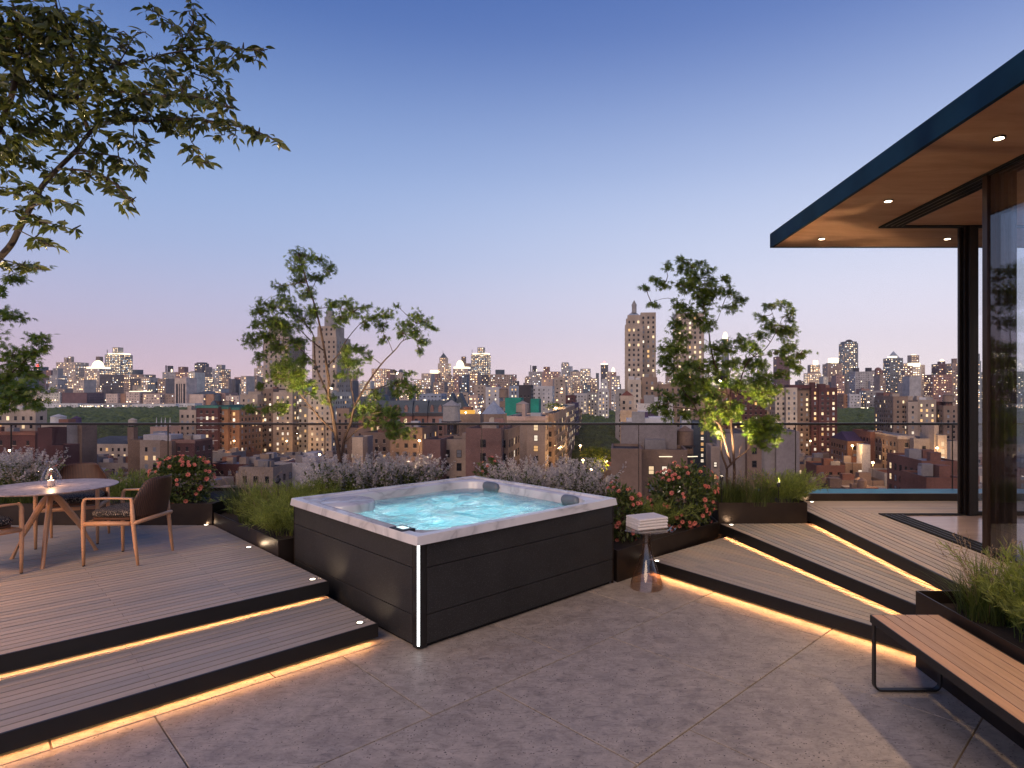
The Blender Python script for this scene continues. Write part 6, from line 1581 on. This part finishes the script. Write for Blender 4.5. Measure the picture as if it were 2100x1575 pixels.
for gx_, gyt, l_ in ((784, 809, 'steep slate gable behind the left maple'), (926, 806, 'left steep slate gable of the pair above the orange terrace'), (943, 806, 'right steep slate gable of the pair above the orange terrace')):
    P = PX(gx_, CY, 310); s = 4.2; z0_ = H-(838-CY)/F_PX*310; z1_ = H-(gyt-CY)/F_PX*310
    r = empty('steep_gable', (P.x, P.y, GZ), label=l_, cat='gable', group='steep slate gables')
    MB().add([(P.x-s, P.y, z0_), (P.x+s, P.y, z0_), (P.x+s*.5, P.y, (z0_+z1_)/2-1), (P.x, P.y, z1_), (P.x-s*.5, P.y, (z0_+z1_)/2-1), (P.x-s, P.y+9, z0_), (P.x+s, P.y+9, z0_), (P.x+s*.5, P.y+9, (z0_+z1_)/2-1), (P.x, P.y+9, z1_), (P.x-s*.5, P.y+9, (z0_+z1_)/2-1)], [(0,1,2,4), (4,2,3), (1,6,7,2), (2,7,8,3), (0,4,9,5), (4,3,8,9)]).build('gable_roof', M['w_slate'], r)
    MB().box(P.x-s, P.y, GZ, P.x+s, P.y+9, z0_).build('wall', M['w_brick'], r)
    MB().box(P.x-.7, P.y-.06, z0_+.5, P.x+.7, P.y-.01, z0_+3).build('window', M['winp'], r)
# --- near and middle foreground blocks seen through the glass
def wtank(px_, py0, py1, wpx, Y, label, m='w_brown', leg=3.0, base=GZ):
    P = PX(px_, py1, Y); r_ = wpx/2/F_PX*Y; h_ = (py1-py0)/F_PX*Y/1.38
    r = empty('water_tower', (P.x, P.y, P.z-leg), label=label, cat='water tower', group='rooftop water towers')
    water_tank(r, Vector((P.x, P.y, P.z-leg)), r_, h_, leg, m=m)
    MB().box(P.x-r_*.8, P.y-r_*.8, base, P.x+r_*.8, P.y+r_*.8, P.z-leg).build('support_house', M['w_brown'], r)
    return r
GN = 'nearby rooftops seen through the balustrade'
N_ = dict(group=GN)
B(-40,73,843,262,30,'tan','tan apartment block behind the left maple with a lower maroon front', lit=.22, fl=3.4, bay=3.6, extras=[], **N_)
B(-40,72,888,250,10,'maroon','long maroon hall with round windows in front of the left tan block', lit=.0, fl=5, bay=6, ww=1.6, wh=1.9, cornice='brick', **N_)
B(84,137,877,230,14,'cream','blank pale block below the two rooftop tanks, left', win=False, parapet=1, **N_)
B(137,168,876,234,14,'brown','brown right half of the blank pale block, left', win=False, **N_)
B(77,107,881,215,10,'maroon','narrow dark maroon block left of the blank pale one', win=False, **N_)
B(96,130,917,205,10,'maroon','low maroon cube in front of the blank pale block', win=False, **N_)
wtank(120,849,868,27,240,'pale square-looking roof tank above the blank pale block', 'w_white', 1.5, H-(876-CY)/F_PX*240)
wtank(157,853,868,17,245,'smaller violet roof tank right of the pale one', 'w_violet', 1.5, H-(876-CY)/F_PX*245)
r_ = wtank(272,857,872,16,330,'slim lit water tower on a tall pole in front of the park', 'w_cream', 1.0, H-(905-CY)/F_PX*330)
P_ = PX(272, 900, 330)
# blue-roofed hall
def hall(x0, x1, yb, yr, Y, D, label, wall='cream', roof='w_slate', lit=.2):
    r = B(x0, x1, yb, Y, D, wall, label, cat='hall', name='gabled_hall', lit=lit, parapet=.05, group=GN)
    u, w = axes(None); P0 = PX(x0, CY, Y); L = solve_w(P0, u, x1); O = Vector((P0.x, P0.y, 0)); z0_ = H-(yb-CY)/F_PX*Y+.1; z1_ = H-(yr-CY)/F_PX*Y
    b4 = [O, O+u*L, O+u*L+w*D, O+w*D]; rg = [O+u*L*.12+w*D*.5, O+u*L*.88+w*D*.5]
    MB().add([(p.x, p.y, z0_) for p in b4]+[(p.x, p.y, z1_) for p in rg], [(0,1,5,4), (1,2,5), (2,3,4,5), (3,0,4)]).build('hipped_roof', M[roof], r); return r
hall(165,262,910,898,330,30,'hall with a wide blue hipped roof left of the slim water tower')
B(262,288,905,245,14,'brown','blank brown left end of the block with a white penthouse', win=False, **N_)
B(287,330,906,240,16,'tan','tan block with a few lit windows under a white penthouse, left', lit=.16, extras=[('box',288,345,892,'w_white')], **N_)
B(328,352,908,238,16,'brown','blank brown right end of the block with a white penthouse', win=False, **N_)
B(352,399,905,240,20,'maroon','dark brick block with lit corner window left of the cream apartment', lit=.08, cornice='rose', **N_)
ch_ = B(308,342,878,300,10,'pink','small church tower with four pinnacles in front of the park', cat='church', name='church_tower', lit=0, bay=3, extras=[('cone',310,313.5,856,'w_white'),('cone',320,323.5,856,'w_white'),('cone',328,331.5,856,'w_white'),('cone',338,341.5,856,'w_white')])
B(314,331,888,290,4,'zinc','small blue-grey dormered roof house below the church pinnacles', lit=0, **N_)
B(368,402,843,345,20,'tan','tan apartment block left of the maroon banded one', lit=.12, group=GA, bay=3.2)
mb_ = B(403,447,834,338,22,'maroon','maroon brick apartment house with white bands and a rooftop tank', lit=.22, group=GA, cornice='copper', extras=[('dome',420,432,822,'w_slate')])
for y_ in (857, 881, 903, 925):
    u, w = axes(None); P0 = PX(403, CY, 338); L = solve_w(P0, u, 447); mb = MB(); obox(mb, Vector((P0.x, P0.y, 0))-w*.25, u, w, L, .24, H-(y_-CY)/F_PX*338-.18, H-(y_-CY)/F_PX*338+.18); mb.build('stone_band', M['w_white'], mb_)
wtank(447,808,822,11,345,'dark rooftop water tank on the maroon banded apartment house', 'w_slate', 4, H-(834-CY)/F_PX*345)
B(447,468,836,340,22,'orange','orange-lit brick apartment house with a green copper cornice', lit=.3, group=GA, cornice='copper')
B(469,491,838,342,22,'orange','second orange-lit brick apartment house, left of the great pale house', lit=.25, group=GA, cornice='copper')
B(716,760,880,300,18,'brown','low brown block behind the left maple stems', lit=.1, **N_)
B(722,744,900,240,10,'cream','small pale cube behind the lavender shrub', win=False, **N_)
B(744,800,890,260,20,'brown','brown tenement behind the low maple foliage', lit=.12, **N_)
B(800,866,880,235,20,'brown','dark brown tenement left of the pinkish brick block', lit=.12, **N_)
B(560,656,953,190,12,'white','long white-walled low roof behind the feathery plants', win=False, roof='roofred', **N_)
B(655,686,950,196,10,'cream','pale low house at the right end of the long white roof', win=False, **N_)
B(490,560,962,180,12,'tan','low pale tan house left of the long white roof', lit=.1, **N_)
# pinkish brick block with tan light-well and turret behind
B(867,903,907,150,12,'rose','left pinkish brick wing of the nearest block behind the hot tub', win=False, fl=3.4, **N_)
B(903,956,906,155,10,'tan','tan recessed wall with windows in the nearest block behind the hot tub', lit=.05, bay=3.0, ww=1.1, roof='roofdark', bh=1, **N_)
B(955,1027,884,150,14,'rose','taller pinkish brick wing with green-framed windows behind the hot tub', lit=.12, bay=4.4, ww=1.2, **N_)
B(1022,1042,886,153,18,'brown','brown flank of the pinkish brick wing', lit=.1, bay=3.4, **N_)
tr_ = B(992,1030,850,172,7,'brown','brick turret with arched pale window and grey-blue pyramid roof', cat='turret', name='roof_turret', lit=0, win=False, parapet=.1)
P0 = PX(1010, 850, 172); s_ = 3.6; zt_ = P0.z
MB().add([(P0.x+s_*1.0*math.cos(R(22.5+45*k)), P0.y+3.5+s_*math.sin(R(22.5+45*k)), zt_+.1) for k in range(8)]+[(P0.x, P0.y+3.5, H-(822-CY)/F_PX*172)], [(k, (k+1)%8, 8) for k in range(8)]).build('pyramid_roof', M['w_zinc'], tr_)
mb = MB(); mb.add([(P0.x-.9, P0.y-.3, zt_-4.2), (P0.x+.9, P0.y-.3, zt_-4.2)]+[(P0.x+.9*math.cos(a), P0.y-.3, zt_-1.6+.9*math.sin(a)) for a in [math.pi*i/8 for i in range(9)]], [tuple(range(11))]); mb.build('arched_window', M['w_cream'], tr_)
wtank(926,820,863,36,200,'grey wooden water tower left of the orange-lit terrace', 'w_grey', 4.5, H-(905-CY)/F_PX*200)
ot = B(937,985,853,215,10,'brown','rooftop terrace with a glowing orange parapet left of the turret', lit=0, extras=[], win=False, cat='terrace', name='rooftop_terrace')
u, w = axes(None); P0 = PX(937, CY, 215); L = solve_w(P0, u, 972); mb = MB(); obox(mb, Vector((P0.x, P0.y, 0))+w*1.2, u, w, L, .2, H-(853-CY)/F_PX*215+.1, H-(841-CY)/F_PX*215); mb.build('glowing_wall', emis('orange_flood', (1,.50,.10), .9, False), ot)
for q_ in (938, 955, 984):
    P = PX(q_, 846, 214.5); MB().lathe([(.0, P.z-.3), (.28, P.z), (.0, P.z+.3)], P.x, P.y, 10, False).build('lamp', M['lampglow'], ot)
wtank(1033,792,815,19,480,'dark wooden water tank before the white centre blocks', 'w_brown', 3, H-(835-CY)/F_PX*480)
wtank(1072,822,845,28,330,'squat brown water tower left of the green tarpaulin', 'w_tan', 1, H-(860-CY)/F_PX*330)
B(1036,1068,818,430,12,'green','roof works wrapped in green sheeting, centre left', win=False, **N_)
B(1088,1105,820,425,12,'green','roof works wrapped in green sheeting, centre right', win=False, **N_)
B(1038,1080,858,200,30,'tan','tan apartment block with a flat pinkish parapet right of the turret', lit=.14, bay=4.2, cornice='pink', extras=[('box',1066,1073,829,'w_pink')], single=True, **N_)
B(1080,1118,858,196,30,'tan','second bay of the tan apartment block with lit windows', lit=.22, bay=4.2, cornice='pink', extras=[('box',1084,1105,848,'w_white')], single=True, **N_)
B(1118,1136,852,205,46,'brown','brown side wing receding along the street canyon', lit=.1, bay=3.4, single=False, extras=[], **N_)
B(1136,1158,838,260,60,'brown','taller brown block at the left side of the street canyon', lit=.16, cornice='cream', **N_)
B(1158,1172,832,330,60,'violet','dark violet-brown block further down the street canyon', lit=.1, **N_)
B(1172,1182,846,420,60,'orange','orange-lit block at the end of the street canyon', lit=.2, **N_)
tp = empty('roof_topiary', (*PX(1137,838,262).xy, H-(838-CY)/F_PX*262), label='floodlit yellow-green roof garden above the street canyon', cat='roof garden')
# nearby right group
nb_ = dict(group=GN)
B(1273,1388,878,112,9,'plaster','grey rendered wall with two small windows, centre right behind the glass', lit=.0, fl=2.9, bay=2.6, ww=.75, wh=1.0, rows=3, patt=lambda i,j,a,b: (j==2 and i in (1,2)), skip=0, sides=False, bh=1, **nb_)
B(1388,1422,888,118,8,'grey','grey service block below the wooden tank', win=False, bh=1, **nb_)
wtank(1405,873,912,34,114,'big weathered wooden water tank beside the maple stems', 'w_brown', .6, H-(930-CY)/F_PX*114)
B(1422,1458,872,128,8,'slate','dark grey block with one column of five lit windows', lit=1.0, fl=1.15, bay=3.6, ww=.55, wh=.6, rows=6, skip=1.0, sides=False, **nb_)
B(1253,1316,926,98,9,'brown','nearest weathered brick wall stub right of the street canyon', win=False, roof='roofdark', parapet=.5, **nb_)
B(1316,1410,930,104,9,'brown','brown house with lit sash windows and an illuminated parapet', lit=.4, fl=3.0, bay=2.2, ww=.8, wh=1.3, sides=False, bh=1, **nb_)
gp = empty('parapet_lighting', (*PX(1390,935,103).xy, PX(1390,935,103).z), label='glowing line light along the parapet of the brown house', cat='light line')
a_, b_ = PX(1352,936.5,102.9), PX(1415,936.5,104.5); MB().beam(a_, b_, .18, .12).build('lit_coping', FARLIT[3], gp)
c_ = PX(1430,936,108); MB().beam(b_+Vector((.1,0,0)), c_, .18, .12).build('lit_coping', FARLIT[3], gp)
B(1310,1345,850,160,10,'white','white rooftop box above the grey rendered wall', win=False, roof='roofsilver', **nb_)
B(1308,1380,832,190,10,'white','larger white rooftop house with a dark side, right of centre', win=False, extras=[], **nb_)
B(1312,1350,852,150,6,'violet','violet-dark tarpaulin house in front of the white rooftop boxes', win=False, **nb_)
B(1272,1310,846,200,10,'tan','small tan roof house with an orange window', lit=.3, roof='roofsilver', **nb_)
B(1285,1340,866,140,8,'white','white low roof box just above the handrail, right of centre', win=False, roof='roofsilver', **nb_)
B(1350,1382,864,145,8,'zinc','pale bluish roof box just above the handrail', win=False, roof='roofsilver', **nb_)
B(1470,1532,897,105,12,'plaster','left part of the big rendered party wall behind the maple stems', lit=.0, win=False, **nb_)
w1 = B(1532,1562,895,103,12,'brown','brown part of the big party wall with tall lit windows', lit=.6, fl=2.2, bay=2.4, ww=.6, wh=.9, rows=8, sides=False, **nb_)
B(1562,1592,896,105,12,'grey','grey middle part of the big rendered party wall', win=False, **nb_)
B(1592,1640,893,104,12,'plaster','right part of the big rendered party wall with a stepped maroon top', win=False, extras=[('box',1608,1636,891.5,'w_maroon')], **nb_)
B(1458,1476,924,101,6,'tan','narrow tan shaft with two lit panes left of the party wall', lit=.9, fl=2.0, bay=1.3, ww=.5, wh=.7, sides=False, **nb_)
# right middle ground
hall(1738,1785,905,888,270,22,'orange-lit church hall with a dark blue gable roof', 'orange', 'w_violet', .1)
B(1768,1785,915,255,6,'white','white end wall of the church hall', win=False, **N_)
B(1785,1810,889,262,20,'brick','red-brick tenement right of the church hall', lit=.25, **N_)
B(1810,1846,893,290,20,'brown','brown tenement with one orange window, right of the red-brick one', lit=.1, roof='roofsilver', **N_)
B(1842,1876,897,240,30,'brown','long brown block with a pale parapet, right middle ground', lit=.12, cornice='cream', roof='roofsilver', **N_)
B(1874,1916,903,236,24,'plaster','blank greyish-brown block with a single lit window', lit=.05, bay=8, **N_)
B(1916,1925,876,232,10,'cream','tall narrow chimney-like shaft left of the cream lit block', win=False, **N_)
B(1924,1942,896,230,14,'cream','cream block with columns of glowing windows near the post', lit=.85, fl=2.8, bay=2.4, sides=False, **N_)
B(1941,1966,908,232,14,'plaster','blank pale block right of the glowing windows', win=False, **N_)
B(1890,1966,950,170,22,'brick','long brick building with silver roof near the pavilion post', lit=.2, roof='roofsilver', bh=2, sides=True, **N_)
B(1900,1975,985,150,14,'brick','nearest red brick roof with a white pergola at lower right', win=False, roof='roofdark', **N_)
# anonymous low row houses
for i_, Yr in enumerate((430, 385, 345, 310, 282, 256, 234, 216, 200, 188)):
    px_ = -60.0
    while px_ < 2040:
        wpx = rf.uniform(9, 17)/Yr*F_PX
        skip_ = (1182 < px_+wpx/2 < 1250) or (866 < px_ < 1175 and Yr < 300) or (1250 < px_ < 1640 and Yr < 260) or (Yr > 340 and (70 < px_ < 380 or 490 < px_ < 690 or 1590 < px_ < 1720 or 1832 < px_ < 1966 or 1262 < px_ < 1500)) or (Yr > 300 and 735 < px_ < 917) or (Yr < 260 and (-40 < px_ < 130)) or (255 < px_ < 400 and 230 < Yr < 300)
        if not skip_:
            zt_ = GZ + rf.uniform(11, 20) - (2 if Yr > 300 else 0)
            wl__ = rf.choice(('brick', 'brown', 'tan', 'rose', 'grey', 'maroon', 'cream', 'plaster'))
            B(px_, px_+wpx*.985, CY-(zt_-H)/Yr*F_PX, Yr, 15, wl__, uniq('%s row house%%s in the %s roof line below ' % ({'brick': 'red brick', 'rose': 'pinkish', 'plaster': 'rendered'}.get(wl__, wl__), ('farthest', 'ninth', 'eighth', 'seventh', 'sixth', 'fifth', 'fourth', 'third', 'second', 'nearest')[i_]), min(LM, key=lambda q: abs(q[0]-px_-wpx/2))[1], ('', ' (another)')), cat='house', name='row_house', group='low row houses below the terrace', lit=rf.choice((.05, .12, .25)), tanks=([(px_+wpx*.5, 1.5, 2.6, 1.6)] if rf.random() < .12 else ()), roof=rf.choice(('roofdark', 'roofdark', 'roofsilver', 'roofred')), bh=rf.choice((1, 2, 2, 3)), sides=False, single=False, rows=3)
        px_ += wpx
print('buildings', len([o for o in COL.objects if o.type == 'EMPTY']))

# --- ground, park, street trees, lamps
MB().add([(-4400, -390, GZ), (4400, -390, GZ), (4400, 2590, GZ), (-4400, 2590, GZ)], [(0,1,2,3)]).build('city_ground', wallmat('street_asphalt', (.05,.048,.052)), kind='structure')
MB().add([(-16000, 2590, GZ-.5), (16000, 2590, GZ-.5), (16000, 16000, GZ-.5), (-16000, 16000, GZ-.5)], [(0,1,2,3)]).build('distant_ground', wallmat('distant_land', (.10,.09,.11)), kind='structure')
# flanks of the host building under the terrace
MB().box(-9.6, -4, GZ, 9.6, 9.62, -.36).build('tower_below_terrace', M['w_dark'], kind='structure')
bm = bmesh.new(); bmesh.ops.create_icosphere(bm, subdivisions=2, radius=1.0); bm.verts.ensure_lookup_table()
IV = np.array([v.co[:] for v in bm.verts]); IF = np.array([[v.index for v in f.verts] for f in bm.faces]); bm.free()
def crowns(pts, rads, seed):
    g = np.random.default_rng(seed); n = len(pts)
    V = np.repeat(IV[None], n, 0); nz = g.normal(0, 1, (n, 6, 3)); ph = g.uniform(0, 6, (n, 6))
    disp = np.zeros(V.shape[:2])
    for k in range(6): disp += .075*np.sin(np.einsum('nvj,nj->nv', V, nz[:, k]*2.6)+ph[:, k][:, None])
    V = V*(1+disp+g.normal(0, .05, disp.shape))[..., None]*rads[:, None, None]*np.array([1, 1, .8]) + pts[:, None, :]
    Fc = (IF[None]+(np.arange(n)*len(IV))[:, None, None]).reshape(-1, 3)
    return V.reshape(-1, 3), Fc, np.repeat(g.uniform(0, 1, n), len(IV))
def m_park():
    t = NT('park_tree_canopy'); at_ = t.new('Attribute', attribute_name='rnd'); n = t.noise(t.coord(), .45, 6, .75); n2 = t.noise(t.coord(), 1.3, 4, .7)
    c = t.ramp(n, [(.32, c3(.03,.055,.018)), (.5, c3(.10,.15,.042)), (.7, c3(.19,.25,.075))])
    c = t.mix(.6, c, t.ramp(at_.outputs['Fac'], [(0, c3(.7,.75,.7)), (1, c3(1.35,1.25,1.1))]), 'MULTIPLY')
    t.pbr(Base_Color=c, Roughness=.9, Normal=t.bump(t.math('ADD', n, n2), 1.0, 1.8)); return t.m
M['park'] = m_park()
def wood(name, x0, x1, Y0, Y1, n, ztop, rr, label, seed):
    g = np.random.default_rng(seed); Yv = Y0*(Y1/Y0)**g.uniform(0, 1, n); px_ = g.uniform(x0, x1, n)
    rad = g.uniform(*rr, n)*(1+.35*(Yv-Y0)/(Y1-Y0)); pts = np.stack([(px_-CX)/F_PX*Yv, Yv, ztop-rad*.8+g.normal(0, 1.3, n)], 1)
    V, Fc, A = crowns(pts, rad, seed)
    o = obj(name, np_mesh(name, V, [Fc], [M['park']], attr=A, smooth=True), None, kind='stuff', label=label, cat='wood')
    return o
wood('park_trees', 55, 420, 385, 1150, 2300, -29.5, (4.2, 7.5), 'dark green wood of the park on the left, seen over the handrail', 3)
wood('park_trees', 1181, 1254, 300, 900, 520, -27, (4.2, 7.0), 'park trees closing the street canyon in the centre', 4)
wood('park_trees', 1712, 1840, 420, 1060, 800, -28.5, (4.2, 7.5), 'dark green wood of the park on the right', 5)
def street_tree(px_, py_, Y, r, label):
    P = PX(px_, py_, Y); root = empty('street_tree', (P.x, P.y, GZ), label=label, cat='tree', group='lit street trees in the canyon')
    MB().tube([(P.x, P.y, GZ), (P.x, P.y, P.z-r*.5)], [.35, .2], 7).build('trunk', M['bark_dk'], root)
    g = np.random.default_rng(int(px_)); k = 420; d = g.normal(size=(k, 3)); d /= np.linalg.norm(d, axis=1, keepdims=True)
    p = np.array([P.x, P.y, P.z])+d*(r*g.uniform(.5, 1, k)[:, None])*np.array([1, 1, .8])
    foliage('crown', [scatter(*leaf_oval(), p, d+g.normal(0, .6, d.shape), g.uniform(0, 6, k), g.uniform(.9, 1.5, k)*r*.22, g.uniform(0, 1, k))], M['maple_lit'], root)
for i_, (a_, b_, Yt, r_) in enumerate(((1209, 932, 215, 3.0), (1222, 930, 225, 3.2), (1236, 935, 210, 3.0), (1226, 952, 185, 3.0))):
    street_tree(a_, b_, Yt, r_, ['leftmost floodlit street tree in the canyon', 'middle floodlit street tree in the canyon', 'right floodlit street tree in the canyon', 'nearest floodlit street tree in the canyon'][i_])
def street_lamp(px_, py_, Y, power, label, col=(1,.58,.22)):
    P = PX(px_, py_, Y); r = empty('street_lamp', (P.x, P.y, GZ), label=label, cat='street lamp', group='street lamps between the buildings')
    MB().tube([(P.x, P.y, GZ), (P.x, P.y, P.z)], [.12, .07], 6).build('post', M['black'], r)
    MB().lathe([(.0, P.z-.1), (.45, P.z+.1), (.45, P.z+.35), (.0, P.z+.6)], P.x, P.y, 10, False).build('lamp_head', M['lampglow'], r)
    point('street_glow', (P.x, P.y-.6, P.z-.5), power*1.8, col, .5)
SL = [(1196,945,200,5200,'glaring street lamp at the mouth of the canyon'),(1190,915,262,5200,'street lamp against the brown canyon wall'),(1243,948,188,3000,'street lamp right of the floodlit trees'),(1212,965,175,3000,'lowest street lamp in the canyon'),
      (655,934,205,4200,'bright lamp on the red roof left of the lavender shrub'),(588,905,380,5200,'lamp washing the orange bay of the great apartment house'),(480,905,325,5200,'lamp below the orange-lit apartment houses'),(1662,905,385,5200,'lamp at the foot of the maroon towers'),
      (1790,950,215,3600,'lamp over the orange rooftop terrace on the right'),(1748,915,255,3000,'lamp beside the church hall'),(1922,920,225,2600,'lamp behind the cream lit block'),(860,905,225,3000,'lamp in the yard left of the pinkish brick block'),(1140,838,255,1500,'lamp on the roof garden above the canyon'),(20,925,235,2000,'lamp in the street at far left'),(1850,955,200,2600,'lamp among the row houses far right'),(420,950,260,2600,'lamp among the row houses behind the coral shrub')]
for a_ in SL: street_lamp(*a_)
g_ = np.random.default_rng(9); P = PX(1137, 838, 262); k = 260; d = g_.normal(size=(k, 3)); d /= np.linalg.norm(d, axis=1, keepdims=True)
foliage('planting', [scatter(*leaf_oval(), np.array([P.x, P.y, P.z+1.2])+d*np.array([4.2, 3, 1.3])*g_.uniform(.3, 1, (k, 1)), d+g_.normal(0, .6, d.shape), g_.uniform(0, 6, k), g_.uniform(.5, .9, k), g_.uniform(0, 1, k))], M['maple_lit'], tp)
# ---------------------------------------------------------------- evening haze over the city
t_ = NT('evening_haze'); vp = t_.new('VolumePrincipled'); t_.set(vp, Density=.00007); vp.inputs['Color'].default_value = c3(.86,.83,.88); vp.inputs['Anisotropy'].default_value = .3
t_.l.new(vp.outputs[0], t_.out.inputs['Volume'])
hz_ = MB().box(-4500, -400, GZ-1, 4500, 2600, 235).build('haze', t_.m, kind='stuff')
